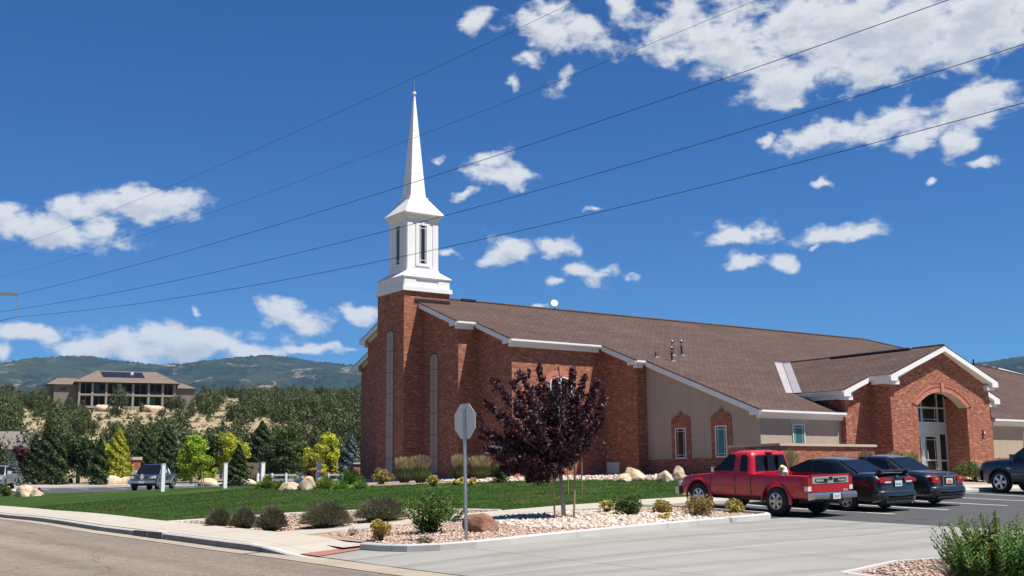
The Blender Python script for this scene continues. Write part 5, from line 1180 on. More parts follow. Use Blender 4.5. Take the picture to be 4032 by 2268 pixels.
# ---- boulders
def boulder(xc, yb, w, h, label, mat='boulder', depth=.8, off=.1, seed=1, flat_=.6, skew=0.):
    p, v, s = at_px(xc, yb, off); bm = bmesh.new(); bmesh.ops.create_icosphere(bm, subdivisions=4, radius=1.)
    R = w*s/2; Hh = h*s; r = np.random.default_rng(seed); co = np.array([q.co[:] for q in bm.verts])
    for k in range(11):     # cut facets
        n_ = unit(r.normal(size=(1, 3)))[0]; n_[2] = abs(n_[2])*.8; n_ /= np.linalg.norm(n_); d = .62+.25*r.random(); e = co@n_-d; co = np.where((e > 0)[:, None], co-n_*e[:, None]*.93, co)
    nz = fbm(co[:, 0]*2.1+9+seed, co[:, 1]*2.1+co[:, 2]*1.7+5, 4, seed)-.5; co *= (1+.20*nz)[:, None]
    z = co[:, 2]; z = np.where(z < -flat_, -flat_+(z+flat_)*.2, z); co[:, 2] = (z+flat_-.1)/(z.max()+flat_-.1)*Hh; co[:, 0] *= R/np.abs(co[:, 0]).max(); co[:, 1] *= R*depth/np.abs(co[:, 1]).max(); co[:, 0] += skew*co[:, 2]
    for q, c in zip(bm.verts, co): q.co = c
    me = bpy.data.meshes.new('boulder'); bm.to_mesh(me); bm.free(); o = link('boulder', me, mat, smooth=True, sharp=28); o.location = p; o.rotation_euler = (0, 0, -YAW); tag(o, label, 'boulder', 'landscape boulders'); return o
boulder(1213, 1338, 92, 46, 'large reddish brown boulder behind the stop sign pole', 'boulder_red', seed=3, depth=.7, skew=-.2)
boulder(727, 1234, 62, 22, 'flat pale boulder at the corner of the church, left of the pair', seed=4, depth=.6); boulder(774, 1234, 52, 36, 'upright orange boulder at the corner of the church', seed=5)
boulder(806, 1222, 26, 20, 'small orange boulder behind the upright corner boulder', seed=15)
boulder(1352, 1216, 46, 28, 'pale boulder at the church foot left of the purple trunk', seed=6); boulder(1385, 1213, 52, 40, 'tall pale boulder touching the purple tree trunk', seed=7); 
boulder(1592, 1212, 62, 36, 'big pale boulder below the wall vent, rear of two', seed=8); boulder(1568, 1213, 50, 22, 'flat tan boulder below the wall vent, front of two', seed=9)
boulder(1674, 1214, 42, 30, 'tan boulder left of the white one by the red pickup', seed=10); boulder(1707, 1210, 36, 38, 'whitish boulder next to the red pickup nose', seed=11)
boulder(62, 1250, 46, 30, 'big pale boulder at the left edge of the lawn', seed=12); boulder(92, 1249, 34, 20, 'tan boulder right of the big left edge boulder', seed=13); boulder(34, 1238, 14, 8, 'small whitish rock by the silver truck', seed=14)
# ---- loose stones of the beds (real little stones)
def stones(name, poly, n, smin, smax, mat, label, off=.10):
    from mathutils.geometry import intersect_point_line
    pg = np.array(poly); x0, y0_ = pg.min(0); x1, y1_ = pg.max(0); pts = []
    q = rng.random((n*3, 2))*[x1-x0, y1_-y0_]+[x0, y0_]; ins = np.zeros(len(q), bool); j = len(pg)-1
    for i in range(len(pg)):
        xi, yi_ = pg[i]; xj, yj = pg[j]; c = ((yi_ > q[:, 1]) != (yj > q[:, 1])) & (q[:, 0] < (xj-xi)*(q[:, 1]-yi_)/(yj-yi_+1e-12)+xi); ins ^= c; j = i
    q = q[ins][:n]; z = H(q[:, 0], q[:, 1])+off; N_ = len(q)
    oc = np.array([(1, 0, 0), (-1, 0, 0), (0, 1, 0), (0, -1, 0), (0, 0, 1), (0, 0, -1), (.6, .6, .45), (-.6, .6, .5), (.6, -.6, .5), (-.6, -.6, .42)])
    from mathutils.geometry import convex_hull_2d
    bm = bmesh.new(); [bm.verts.new(c) for c in oc]; bmesh.ops.convex_hull(bm, input=bm.verts[:]); bmesh.ops.triangulate(bm, faces=bm.faces[:]); bm.verts.index_update()
    base = np.array([v.co[:] for v in bm.verts]); F = np.array([[v.index for v in f.verts] for f in bm.faces]); bm.free()
    s = (smin+(smax-smin)*rng.random(N_)**2)[:, None, None]; sc = .6+.7*rng.random((N_, 1, 3)); sc[:, :, 2] *= .7
    V = base[None]*s*sc*(1+.15*rng.normal(size=(N_, len(base), 1))); a = rng.random(N_)*6.28; ca, sa = np.cos(a)[:, None], np.sin(a)[:, None]
    X_ = V[:, :, 0]*ca-V[:, :, 1]*sa; Y_ = V[:, :, 0]*sa+V[:, :, 1]*ca; V = np.stack([X_+q[:, :1], Y_+q[:, 1:], V[:, :, 2]+z[:, None]+s[:, :, 0]*.25], -1)
    nf = len(F); FF = (F[None]+np.arange(N_)[:, None, None]*len(base)).reshape(-1, 3)
    me = bpy.data.meshes.new(name); me.vertices.add(N_*len(base)); me.vertices.foreach_set('co', V.ravel()); me.loops.add(len(FF)*3); me.loops.foreach_set('vertex_index', FF.ravel()); me.polygons.add(len(FF)); me.polygons.foreach_set('loop_start', np.arange(len(FF))*3); me.polygons.foreach_set('loop_total', np.full(len(FF), 3)); me.update(calc_edges=True)
    o = link(name, me, mat); return tag(o, label, 'gravel', None, 'stuff')
stones('river_stones', [(16.8, 20.5), (21.0, 21.1), (21.6, 23.0), (20.5, 25.6), (17.8, 25.9), (16.4, 24.0), (16.2, 21.5)], 5200, .03, .085, 'stone_bits', 'pale river stones round the purple tree in the island')
stones('pink_gravel', [(12.3, 22.6), (12.1, 21.0), (12.7, 20.3), (14, 20.0), (16.8, 20.4), (16.5, 24.5), (17.6, 25.9), (12.9, 25.9)], 6500, .02, .045, 'pink_bits', 'pink gravel in the island round the stop sign')
stones('pink_gravel', [(21.0, 21.1), (23.3, 21.5), (23.4, 25.4), (20.5, 25.7), (21.6, 23.0)], 2600, .02, .045, 'pink_bits', 'pink gravel at the island end by the red pickup')
stones('pink_gravel', [(12.3, 27.7), (19, 27.7), (17, 31.6), (15.3, 33.4), (13.3, 34.5), (12.3, 35.0)], 4500, .022, .05, 'pink_bits', 'pink gravel of the lavender bed beside the lawn')
stones('pink_gravel', [(15, 8), (14.6, 10.6), (14.8, 11.75), (16.5, 12.25), (19.5, 11.45), (22, 10.4), (22, 7)], 5200, .018, .045, 'pink_bits', 'pink gravel of the bottom right bed', off=.04)
stones('river_stones', [(25.5, 39.8), (29.4, 36.6), (33.1, 33.2), (34.4, 31), (37, 33), (37, 41), (31.2, 44), (27, 43.5)], 3200, .04, .10, 'stone_bits', 'pale stones along the foot of the church')
# ---- background trees
def bg_tree(kind, xd, ybase, ytop, w, v, mat, label, group=None, cat='tree'):
    x, y, z = place(xd, v); s = v/FOC*1.5652; w *= (1.22 if mat in ('leaf_pine', 'leaf_juniper', 'leaf_midgreen') else 1.08); Hh = (ybase-ytop)*s; zt = ztop(xd, ytop, v); Hh = max(1.2, zt-z); R = w*s/2
    nm = {'round': 'leafy_tree', 'cone': 'conifer', 'col': 'columnar_conifer', 'spruce': 'spruce', 'willow': 'weeping_tree'}[kind]
    t = thing(nm, label, cat, (x, y, z), random.random()*6, group); px = v/FOC*4
    if kind in ('cone', 'spruce', 'col'):
        n = int(2300*min(3, (w*(ybase-ytop)/4000)**.7+.4)); k = rng.random(n)**.75; th = rng.random(n)*6.283
        pr = {'cone': (1-k)**.75*(.8+.25*np.sin(th*5+k*40)), 'spruce': (1-k)**.9*(.75+.35*((k*11) % 1 < .5)), 'col': np.sin(np.clip((1-k)*1.25, 0, 1)*math.pi/2)**.8*(.8+.25*np.sin(th*3+k*25))}[kind]
        rad = R*pr*(1-.5*rng.random(n)**2); P_ = np.stack([rad*np.cos(th), rad*np.sin(th), Hh*(.03+.97*k)-rad*.12], 1); d = np.stack([np.cos(th), np.sin(th), np.full(n, .3)], 1)
        link('crown', rleaves('crown', P_, d, max(.24, px*1.7), .5, 1.5), mat, t, world=False)
        MB().tube([(0, 0, -.2), (0, 0, Hh*.9)], [R*.08+.05, .03], 6).build('trunk', 'bark_dark', t, world=False)
    else:
        sp = rlobes(20, R*1.0, (Hh*.46 if kind == 'round' else Hh*.45), Hh*(.54 if kind == 'round' else .55), R*.40, .85 if kind == 'round' else 1.1, seed=int(xd*7+v))
        n = int(2900*min(3, (w*(ybase-ytop)/4000)**.7+.4)); crown('crown', sp, n, max(.22, px*1.6), mat, t, fill=.55, asp=.6, sub=9, bias=1.5)
        limbs('trunk', Hh*.6, R*.05+.06, sp, t, n=6)
    return t
BT = [('spruce', 40, 1200, 1140, 62, 100, 'leaf_spruce', 'pale blue spruce beside the silver truck'),
 ('cone', 6, 1205, 1125, 46, 108, 'leaf_pine', 'dark conifer cut by the left edge'),
 ('cone', 128, 1208, 1062, 92, 112, 'leaf_pine', 'tallest dark conifer left of the yellow conifer'), ('cone', 95, 1206, 1095, 70, 118, 'leaf_pine', 'dark conifer between the blue spruce and the tallest conifer'),
 ('col', 152, 1213, 1085, 44, 104, 'leaf_pine', 'narrow dark conifer in front of the tallest conifer'), ('round', 205, 1206, 1095, 100, 114, 'leaf_pine', 'broad dark tree between two conifers behind the white gravel'),
 ('col', 258, 1214, 1105, 40, 103, 'leaf_pine', 'narrow dark conifer just left of the yellow conifer'), ('round', 60, 1200, 1120, 60, 125, 'leaf_maroon', 'reddish leaved tree in front of the grey roof'),
 ('cone', 303, 1205, 1076, 92, 110, 'leaf_yellow', 'bright yellow conifer behind the navy pickup'), ('round', 268, 1180, 1100, 40, 122, 'leaf_yellow', 'pale yellow tree left behind the bright yellow conifer'),
 ('cone', 372, 1200, 1080, 70, 128, 'leaf_pine', 'dark conifer right of the yellow conifer'), ('cone', 425, 1205, 1070, 90, 122, 'leaf_pine', 'dark conifer above the navy pickup hood'),
 ('col', 385, 1195, 1120, 34, 110, 'leaf_pine', 'small columnar conifer between the yellow conifer and the pickup'),
 ('round', 487, 1205, 1086, 78, 108, 'leaf_lime', 'lime green tree between the two left white posts'), ('round', 520, 1206, 1135, 62, 106, 'leaf_lime', 'low lime green tree right under the taller lime tree'),
 ('round', 535, 1200, 1090, 62, 112, 'leaf_pine', 'dark round tree between the lime and yellow trees'), ('willow', 583, 1190, 1085, 82, 114, 'leaf_yellow', 'yellow green weeping tree over the second white post'),
 ('cone', 603, 1208, 1120, 66, 104, 'leaf_pine', 'dark triangular conifer right of the weeping tree'), ('cone', 660, 1205, 1060, 110, 120, 'leaf_pine', 'large dark conifer over the third white post'),
 ('round', 640, 1200, 1085, 80, 130, 'leaf_juniper', 'dark tree behind the weeping tree'), ('round', 725, 1206, 1072, 110, 116, 'leaf_midgreen', 'broad dark green tree above the white rail fence'),
 ('round', 700, 1200, 1100, 70, 112, 'leaf_pine', 'dark tree touching the rail fence'), ('willow', 795, 1200, 1108, 62, 108, 'leaf_yellow', 'yellow tree left of the taller yellow tree by the church'),
 ('willow', 830, 1190, 1082, 62, 112, 'leaf_yellow', 'tall yellow tree nearest the church corner'), ('cone', 882, 1200, 1090, 70, 110, 'leaf_spruce', 'blue grey conifer touching the church corner'),
 ('round', 470, 1190, 1110, 50, 118, 'leaf_juniper', 'dull green tree behind the lime tree'), ('round', 850, 1185, 1120, 50, 120, 'leaf_pine', 'dark tree behind the yellow trees by the church'),
 ('round', 345, 1190, 1120, 50, 130, 'leaf_juniper', 'dull green tree behind the yellow conifer'), ('round', 560, 1195, 1105, 50, 124, 'leaf_pine', 'dark tree behind the yellow green weeping tree')]
for b in BT: bg_tree(*b)
bush('maroon_shrub', 175, 1216, 18, 11, 'leaf_maroon', 'round maroon shrub on the white gravel, left one', n=260, size=.16, nl=5, off=.1)
bush('maroon_shrub', 314, 1216, 18, 11, 'leaf_maroon', 'round maroon shrub on the white gravel, right one', n=260, size=.16, nl=5, off=.1)
# small staked tree on the side lot lawn
p, v, s = at_px(500, 1226, .1)
for k, (dx, hgt) in enumerate(((-8, 36), (6, 38), (10, 30))):
    q, _, _ = at_px(500+dx, 1227, .1); st = thing('tree_stake', ['pale stake left of the thin trunk by the far lot', 'dark stake right of the thin trunk by the far lot', 'short stake furthest right of the thin trunk by the far lot'][k], 'stake', tuple(q), 0, 'wooden tree stakes'); MB().tube([(0, 0, -.1), (0.02*k, 0, hgt*s)], .035, 6).build('post', 'wood_grey' if k == 0 else 'wood_stake', st, world=False)
# ---- junipers over the hillside: a few kinds, copied
protos = []
for k in range(7):
    R = 1.; t = thing('juniper', 'dark green juniper growing on the dry hillside', 'tree', (0, 0, -500), 0, 'junipers scattered over the hillside')
    sp = rlobes(13, .95, .50, .55, .46, .9, seed=100+k); crown('crown', sp, 1500, .095, 'leaf_juniper', t, fill=.4, asp=.8, sub=9, bias=2.6, rough=.12)
    MB().tube([(0, 0, -.1), (0, 0, .5)], [.09, .05], 5).build('trunk', 'bark_dark', t, world=False); protos.append(t)
hx0 = np.random.default_rng(12); cnt = 0; pts = []
def clear(xd, v):
    # bare patches and the houses
    if 190 < xd < 470 and 238 < v < 345: return False
    if 1040 < 0: return False
    return True
tries = 0
def PROJ(x, y, z):
    p = np.array([x, y, z]); w = p@FW; return (2016+FOC*(p@RT)/w)/1.5652, (1134-FOC*(p@UPV)/w)/1.5652
GAPS = [(490,567,1036,1074),(225,425,1038,1062),(62,112,1022,1076),(622,648,1058,1100),(690,722,1062,1076),(560,590,1000,1030),(132,495,925,1030)]
def far_hit(xd, yd):
    vs_ = np.linspace(125, 440, 500); u = (xd*1.5652-2016)/FOC*vs_; X_ = u*c_+vs_*s_; Y_ = -u*s_+vs_*c_; Z_ = H(X_, Y_)
    py = np.array([PROJ(a, b, c)[1] for a, b, c in zip(X_[::5], Y_[::5], Z_[::5])]); py = np.minimum.accumulate(py); k = int(np.argmax(py <= yd)); return X_[k*5], Y_[k*5], Z_[k*5], vs_[k*5]
for (xd, yb, yt, w) in ((297,1046,974,74),(291,1050,1024,38),(356,1036,1013,22),(205,1052,1012,46),(180,1040,1002,44),(140,1050,1004,56),(428,1036,1000,44),(452,1040,996,46),(408,1052,1030,26),(232,1040,1030,10),(270,1052,1040,8),(322,1056,1046,14),(380,1060,1048,16),(250,1064,1050,20),(210,1075,1040,50),(460,1062,1030,60),(440,1090,1058,60),(240,1078,1060,26),(275,1072,1058,20),(345,1074,1056,28),(405,1078,1058,30),(300,1082,1062,34),(372,1082,1066,24),(198,1062,1036,36),(478,1048,1010,44),(388,1088,1060,50),(225,1092,1066,60),(290,1090,1068,50),(330,1096,1072,46),(20,1010,965,60),(80,1000,968,50),(110,1010,970,50),(100,1050,1010,44),(50,1060,1020,60),(15,1050,1010,60),(540,1036,990,56),(500,1030,990,50),(585,1060,1010,70),(600,1100,1050,80),(520,1060,1052,10)):
    x, y, z, v = far_hit(xd, yb); pts.append((x, y, z, (yb-yt)*1.5652*v/FOC*1.0, v, w*1.5652*v/FOC))
while len(pts) < 292 and tries < 9000:
    tries += 1; v = 135+hx0.random()**.9*285; xd = -40+hx0.random()*985
    if 60 < xd < 300 and v < 150: continue
    x, y, z = place(xd, v); hh = 2.6+2.0*hx0.random(); pr = PROJ(x, y, z+hh*.55); hw_ = hh*.62/v*FOC/1.5652; skip = False
    for (a, b, c, d) in GAPS:
        if a-hw_*.6 < pr[0] < b+hw_*.6 and c-hw_*.4 < pr[1] < d+hw_*.4: skip = True
    if 150 < xd < 420 and v < 345 and PROJ(x, y, z+hh)[1] < 1020: skip = True
    if skip: continue
    if any((x-a)**2+(y-b)**2 < (hh*.66)**2 for a, b, *_ in pts): continue
    # keep some tan gaps low on the slope
    if vnoise(np.array([x/26.]), np.array([y/26.]), 77)[0] < .30 and v < 330: continue
    pts.append((x, y, z, hh, v, hh*(1.1+.3*hx0.random())))
for i, (x, y, z, hh, v, wd_) in enumerate(pts):
    src = protos[i % 7]
    o = src if i < 7 else copy_tree(src)
    o.location = (x, y, z); o.rotation_euler = (0, 0, hx0.random()*6.28); o.scale = (wd_/2.3, wd_/2.3, hh/1.16)

protos[0]['label'] = 'largest juniper, standing in front of the hill house balconies'; del protos[0]['group']
# the smaller junipers beyond the first three hundred, as one mass
base_me = [next(c for c in p_.children if c.name.startswith('crown')).data for p_ in protos]; VV = []; extra = 0; tries = 0; allp = [(p[0], p[1], p[3]) for p in pts]
while extra < 330 and tries < 9000:
    tries += 1; v = 132+hx0.random()*300; xd = -45+hx0.random()*990; x, y, z = place(xd, v); hh = 2.2+1.9*hx0.random(); pr = PROJ(x, y, z+hh*.55); hw_ = hh*.62/v*FOC/1.5652
    if any(a-hw_*.6 < pr[0] < b+hw_*.6 and c-hw_*.4 < pr[1] < d+hw_*.4 for (a, b, c, d) in GAPS) or (150 < xd < 420 and v < 345 and PROJ(x, y, z+hh)[1] < 1020): continue
    if any((x-a)**2+(y-b)**2 < ((hh+c)*.27)**2 for a, b, c in allp): continue
    allp.append((x, y, hh)); me = base_me[extra % 7]; co = np.empty(len(me.vertices)*3); me.vertices.foreach_get('co', co); co = co.reshape(-1, 4, 3)[::2].reshape(-1, 3)
    a = hx0.random()*6.28; w_ = hh*(1.1+.3*hx0.random())/2.3; X_ = (co[:, 0]*math.cos(a)-co[:, 1]*math.sin(a))*w_+x; Y_ = (co[:, 0]*math.sin(a)+co[:, 1]*math.cos(a))*w_+y; VV.append(np.stack([X_, Y_, co[:, 2]*hh/1.16+z], 1)); extra += 1
V4 = np.concatenate(VV).reshape(-1, 4, 3); P_ = (V4[:, 0]+V4[:, 2])/2; A_ = (V4[:, 2]-V4[:, 0])/2*1.3; B_ = (V4[:, 1]-V4[:, 3])/2*1.3
tag(link('juniper_wood', leafmesh('juniper_wood', P_, A_, B_), 'leaf_juniper'), 'mass of smaller dark junipers covering the hillside between the larger ones', 'woodland', None, 'stuff')
# low scrub between the junipers, nobody could count it
n = 2600; xd_ = -40+rng.random(n)*985; v_ = 128+rng.random(n)**.9*250; u_ = (xd_*1.5652-2016)/FOC*v_; X_ = u_*c_+v_*s_; Y_ = -u_*s_+v_*c_
k_ = vnoise(X_/14, Y_/14, 5) > .42; X_ = X_[k_]; Y_ = Y_[k_]; Z_ = H(X_, Y_)-.05; m_ = 16; sz = (.25+.45*rng.random(len(X_)))
P_ = np.repeat(np.stack([X_, Y_, Z_], 1), m_, 0); sr_ = np.repeat(sz, m_); d_ = unit(rng.normal(size=P_.shape)); d_[:, 2] = np.abs(d_[:, 2]); P_ = P_+d_*(sr_*(.5+.5*rng.random(len(P_))))[:, None]
tag(link('scrub', rleaves('scrub', P_, d_, .30, .7), 'leaf_sage'), 'low grey green scrub dotted over the dry hillside', 'scrub', None, 'stuff')

# grass blades over the nearer lawn
n = 70000; pg = np.array(LAWN); q = rng.random((n, 2))*[21, 26]+[12, 27.2]; ins = np.zeros(n, bool); j = len(pg)-1
for i in range(len(pg)):
    xi, yi_ = pg[i]; xj, yj = pg[j]; c = ((yi_ > q[:, 1]) != (yj > q[:, 1])) & (q[:, 0] < (xj-xi)*(q[:, 1]-yi_)/(yj-yi_+1e-12)+xi); ins ^= c; j = i
q = q[ins]; clump = vnoise(q[:, 0]*3, q[:, 1]*3, 8); q = q[clump > .25]; m_ = len(q); hgt = .035+.05*rng.random(m_)*vnoise(q[:, 0]/1.5, q[:, 1]/1.5, 9)*1.6
z = H(q[:, 0], q[:, 1])+.13; a = np.stack([rng.normal(size=m_)*.4, rng.normal(size=m_)*.4, np.ones(m_)], 1); a = unit(a)*hgt[:, None]/2; b = unit(np.cross(a, rng.normal(size=(m_, 3))))*.010
tag(link('grass', leafmesh('grass', np.stack([q[:, 0], q[:, 1], z], 1)+a*.9, a, b), 'grass_blade'), 'short green grass blades of the lawn', 'grass', None, 'stuff')
# ================================================================ vehicles (local axes: +Y forward, X across, Z up)
def smoothprof(pts, xs):
    p = np.array(pts, float); return np.interp(xs, p[:, 0], p[:, 1])
def sm(a, k=3):
    for _ in range(k): a = np.r_[a[0], (a[:-2]+2*a[1:-1]+a[2:])/4, a[-1]]
    return a
def body_mesh(L0, L1, top, bot, wid, shoulder=.05, tumble=.93, crownz=.03, n=90, belly=.95, k=3):
    # closed lofted body from y=L0 (rear) to y=L1 (front)
    ys = np.linspace(L0, L1, n); zt = sm(smoothprof(top, ys), k); zb = sm(smoothprof(bot, ys), 2); w = sm(smoothprof(wid, ys), k)
    bm = bmesh.new(); rings = []
    for y, t, b, ww in zip(ys, zt, zb, w):
        h = t-b; half = [(0, b), (ww*.80, b), (ww*belly, b+.03*h+.015), (ww*.985, b+.20*h), (ww, b+.45*h), (ww*.995, b+.68*h), (ww*.975, t-shoulder*2.0), (ww*.955, t-shoulder*.9), (ww*tumble-.02, t-.012), (ww*.72, t+crownz*.6), (ww*.35, t+crownz*.93), (0, t+crownz)]
        full = half+[(-x, z) for x, z in half[-2:0:-1]]; rings.append([bm.verts.new((x, y, z)) for x, z in full])
    for a, b in zip(rings[:-1], rings[1:]):
        m_ = len(a)
        for i in range(m_): bm.faces.new((a[i], a[(i+1) % m_], b[(i+1) % m_], b[i]))
    bm.faces.new(rings[0]); bm.faces.new(rings[-1][::-1]); bmesh.ops.recalc_face_normals(bm, faces=bm.faces)
    me = bpy.data.meshes.new('body'); bm.to_mesh(me); bm.free(); return me
def boolean(me, cutters):
    o = bpy.data.objects.new('t', me); C.objects.link(o); tmp = []
    for c in cutters:
        co = bpy.data.objects.new('c', c); C.objects.link(co); tmp.append(co); md = o.modifiers.new('b', 'BOOLEAN'); md.operation = 'DIFFERENCE'; md.object = co; md.solver = 'EXACT'
    bpy.context.view_layer.update(); out = bpy.data.meshes.new_from_object(o.evaluated_get(bpy.context.evaluated_depsgraph_get()))
    for t_ in tmp+[o]: bpy.data.objects.remove(t_)
    out.materials.clear(); return out
def cyl(y, z, r, x0, x1, n=32):
    return MB().lathe([(r, x0), (r, x1)], n, 'x', (0, y, z)).mesh('c')
def cutbox(*a): return MB().box(*a).mesh('c')
def cabin_mesh(yb0, yb1, yt0, yt1, zb, zt, wb, wt, r=.05, arch=.03, e=.22, ed=1.):
    # greenhouse: bottom rectangle to roof, softly crowned; yb0/yt0 rear, yb1/yt1 front
    bm = bmesh.new(); rings = []
    for f in (0, .25, .5, .75, .90, .97, 1.0):
        g_ = f; y0_ = yb0+(yt0-yb0)*g_; y1_ = yb1+(yt1-yb1)*g_; w = wb+(wt-wb)*g_; z = zb+(zt-zb)*f
        ins = (0 if f < .9 else (.015 if f < .97 else (.05 if f < 1 else .12)))*ed; w -= ins; y0_ += ins*.8; y1_ -= ins*.8; ring = []
        for k in range(24):
            a = 2*math.pi*(k+.5)/24; cx = math.cos(a); sy = math.sin(a); x = math.copysign(abs(cx)**e, cx)*w; y = (y0_+y1_)/2+math.copysign(abs(sy)**e, sy)*(y1_-y0_)/2; ring.append(bm.verts.new((x, y, z)))
        rings.append(ring)
    for a, b in zip(rings[:-1], rings[1:]):
        for i in range(24): bm.faces.new((a[i], a[(i+1) % 24], b[(i+1) % 24], b[i]))
    ctr = bm.verts.new((0, (yt0+yt1)/2, zt+arch)); inner = []
    for v in rings[-1]: inner.append(bm.verts.new(((v.co.x)*.6, (yt0+yt1)/2+(v.co.y-(yt0+yt1)/2)*.6, zt+arch*.75)))
    for i in range(24):
        bm.faces.new((rings[-1][i], rings[-1][(i+1) % 24], inner[(i+1) % 24], inner[i])); bm.faces.new((inner[i], inner[(i+1) % 24], ctr))
    bm.faces.new(rings[0][::-1]); bmesh.ops.recalc_face_normals(bm, faces=bm.faces); me = bpy.data.meshes.new('cabin'); bm.to_mesh(me); bm.free(); return me
def poly_round(pts, r, n=4):
    out = []; m_ = len(pts)
    for i in range(m_):
        a, b, c = np.array(pts[i-1]), np.array(pts[i]), np.array(pts[(i+1) % m_]); u = (a-b)/np.linalg.norm(a-b); v = (c-b)/np.linalg.norm(c-b); rr2 = min(r, .45*np.linalg.norm(a-b), .45*np.linalg.norm(c-b)); p0 = b+u*rr2; p1 = b+v*rr2
        for k in range(n+1): t = k/n; out.append(tuple((1-t)**2*p0+2*t*(1-t)*b+t*t*p1))
    return out
def side_glass(name, pts, cab, parent, side, mat='car_glass', off=.012, r=.05):
    yb0, yb1, yt0, yt1, zb, zt, wb, wt = cab; pl = poly_round(pts, r); f = lambda z: wb+(wt-wb)*(z-zb)/(zt-zb)
    v = [(side*(f(z)+off), y, z) for y, z in pl]+[(side*(f(z)-.02), y, z) for y, z in pl]; n = len(pl)
    mb = MB(); mb.add(v, [tuple(range(n)), tuple(range(n, 2*n))[::-1]]+[(i, n+i, n+(i+1) % n, (i+1) % n) for i in range(n)]); return mb.build(name, mat, parent, world=False)
def end_glass(name, cab, parent, front, x0, x1, f0, f1, taper=.0, mat='car_glass', off=.014, r=.07):
    yb0, yb1, yt0, yt1, zb, zt, wb, wt = cab; ya, yb = (yb1, yt1) if front else (yb0, yt0); s = 1 if front else -1
    pl = poly_round([(x0, f0), (x1, f0), (x1-taper*np.sign(x1), f1), (x0-taper*np.sign(x0), f1)], r); P = lambda x, f, o: (x, ya+(yb-ya)*f+s*o, zb+(zt-zb)*f+abs(o)*.3)
    v = [P(x, f, off) for x, f in pl]+[P(x, f, -.03) for x, f in pl]; n = len(pl)
    mb = MB(); mb.add(v, [tuple(range(n)), tuple(range(n, 2*n))[::-1]]+[(i, n+i, n+(i+1) % n, (i+1) % n) for i in range(n)]); return mb.build(name, mat, parent, world=False)
def wheel(parent, x, y, R, w, side, rim='alloy', spokes=6, rr=.60, hub=.07):
    o = bpy.data.objects.new('wheel', None); C.objects.link(o); o.parent = parent; o.location = (x, y, R); o.rotation_euler = (0, 0, 0 if side > 0 else math.pi)
    # outer face at +x
    prof = [(R*rr, -w/2), (R*.93, -w/2), (R*.99, -w*.38), (R, -w*.2), (R, w*.2), (R*.99, w*.38), (R*.93, w/2), (R*.80, w/2+.012), (R*rr, w/2-.005), (R*rr-.01, w/2-.03)]
    MB().lathe(prof, 36, 'x').build('tyre', 'rubber', o, world=False, smooth=True, sharp=50)
    mb = MB().lathe([(R*rr, w/2-.01), (R*rr, w/2+.004), (R*rr-.02, w/2+.006), (R*rr-.028, w/2-.02), (R*rr-.028, -w/2), ], 32, 'x'); mb.f = mb.f[:-2]
    mb.lathe([(hub*1.25, w/2-.05), (hub*1.2, w/2-.0), (hub*.8, w/2+.008), (.005, w/2+.01)], 16, 'x')
    for k in range(spokes):
        a = 2*math.pi*k/spokes; ca, sa = math.cos(a), math.sin(a); r0, r1 = hub*.8, R*rr-.015; wd0, wd1 = .034, .05
        v = []
        for (r_, wd) in ((r0, wd0), (r1, wd1)):
            for q, xx in ((-1, w/2-.035), (1, w/2-.035), (1, w/2-.002), (-1, w/2-.002)): v.append((xx, ca*r_-sa*wd*q, sa*r_+ca*wd*q))
        mb.add(v, [(0, 1, 5, 4), (1, 2, 6, 5), (2, 3, 7, 6), (3, 0, 4, 7), (0, 3, 2, 1), (4, 5, 6, 7)])
    mb.build('rim', rim, o, world=False, smooth=True, sharp=40)
    MB().lathe([(R*rr-.03, -w*.1), (.01, -w*.1+.001)], 24, 'x').build('brake_disc', 'metal_dark', o, world=False)
    return o
def arch_lip(parent, x, y, z, R, side, w=.055, d=.05, mat='paint_red', a0=-8, a1=188, name='fender_flare'):
    mb = MB(); n = 22; vs = []
    for k in range(n+1):
        a = math.radians(a0+(a1-a0)*k/n); ca, sa = math.cos(a), math.sin(a)
        for r_, xx in ((R, 0), (R, d), (R+w*.6, d*.9), (R+w, .0)): vs.append((side*(x+xx), y+ca*r_, z+sa*r_))
    f = []
    for k in range(n):
        for j in range(3): f.append((k*4+j, k*4+j+1, k*4+j+5, k*4+j+4))
    mb.add(vs, f); return mb.build(name, mat, parent, world=False, smooth=True, sharp=60)
def bxp(name, mat, parent, *a, **k): return MB().box(*a).build(name, mat, parent, world=False)
def plate(parent, y, z, mat, txt=None, x=0., w=.30, h=.15, s=-1, mark=None):
    p = bxp('licence_plate', mat, parent, x-w/2, x+w/2, min(y, y+s*.01), max(y, y+s*.01), z-h/2, z+h/2)
    return p
def driver_dark(parent, *a): return bxp('underbody', 'black', parent, *a)
def seat_on(x, y, L, rz=0.):
    # pitch/roll of a parked car from the ground under its wheels
    return h1(x, y)+.016
def settle(t, x, y, wb=2.9, tr=1.5, rz=0., off=.016):
    c, s = math.cos(rz), math.sin(rz); fx, fy = -s, c; rx_, ry_ = c, s
    zf = h1(x+fx*wb/2, y+fy*wb/2); zr = h1(x-fx*wb/2, y-fy*wb/2); zl = h1(x-rx_*tr/2, y-ry_*tr/2); zR = h1(x+rx_*tr/2, y+ry_*tr/2)
    t.location = (x, y, (zf+zr)/2+off); t.rotation_euler = (math.atan2(zf-zr, wb), -math.atan2(zR-zl, tr), rz)
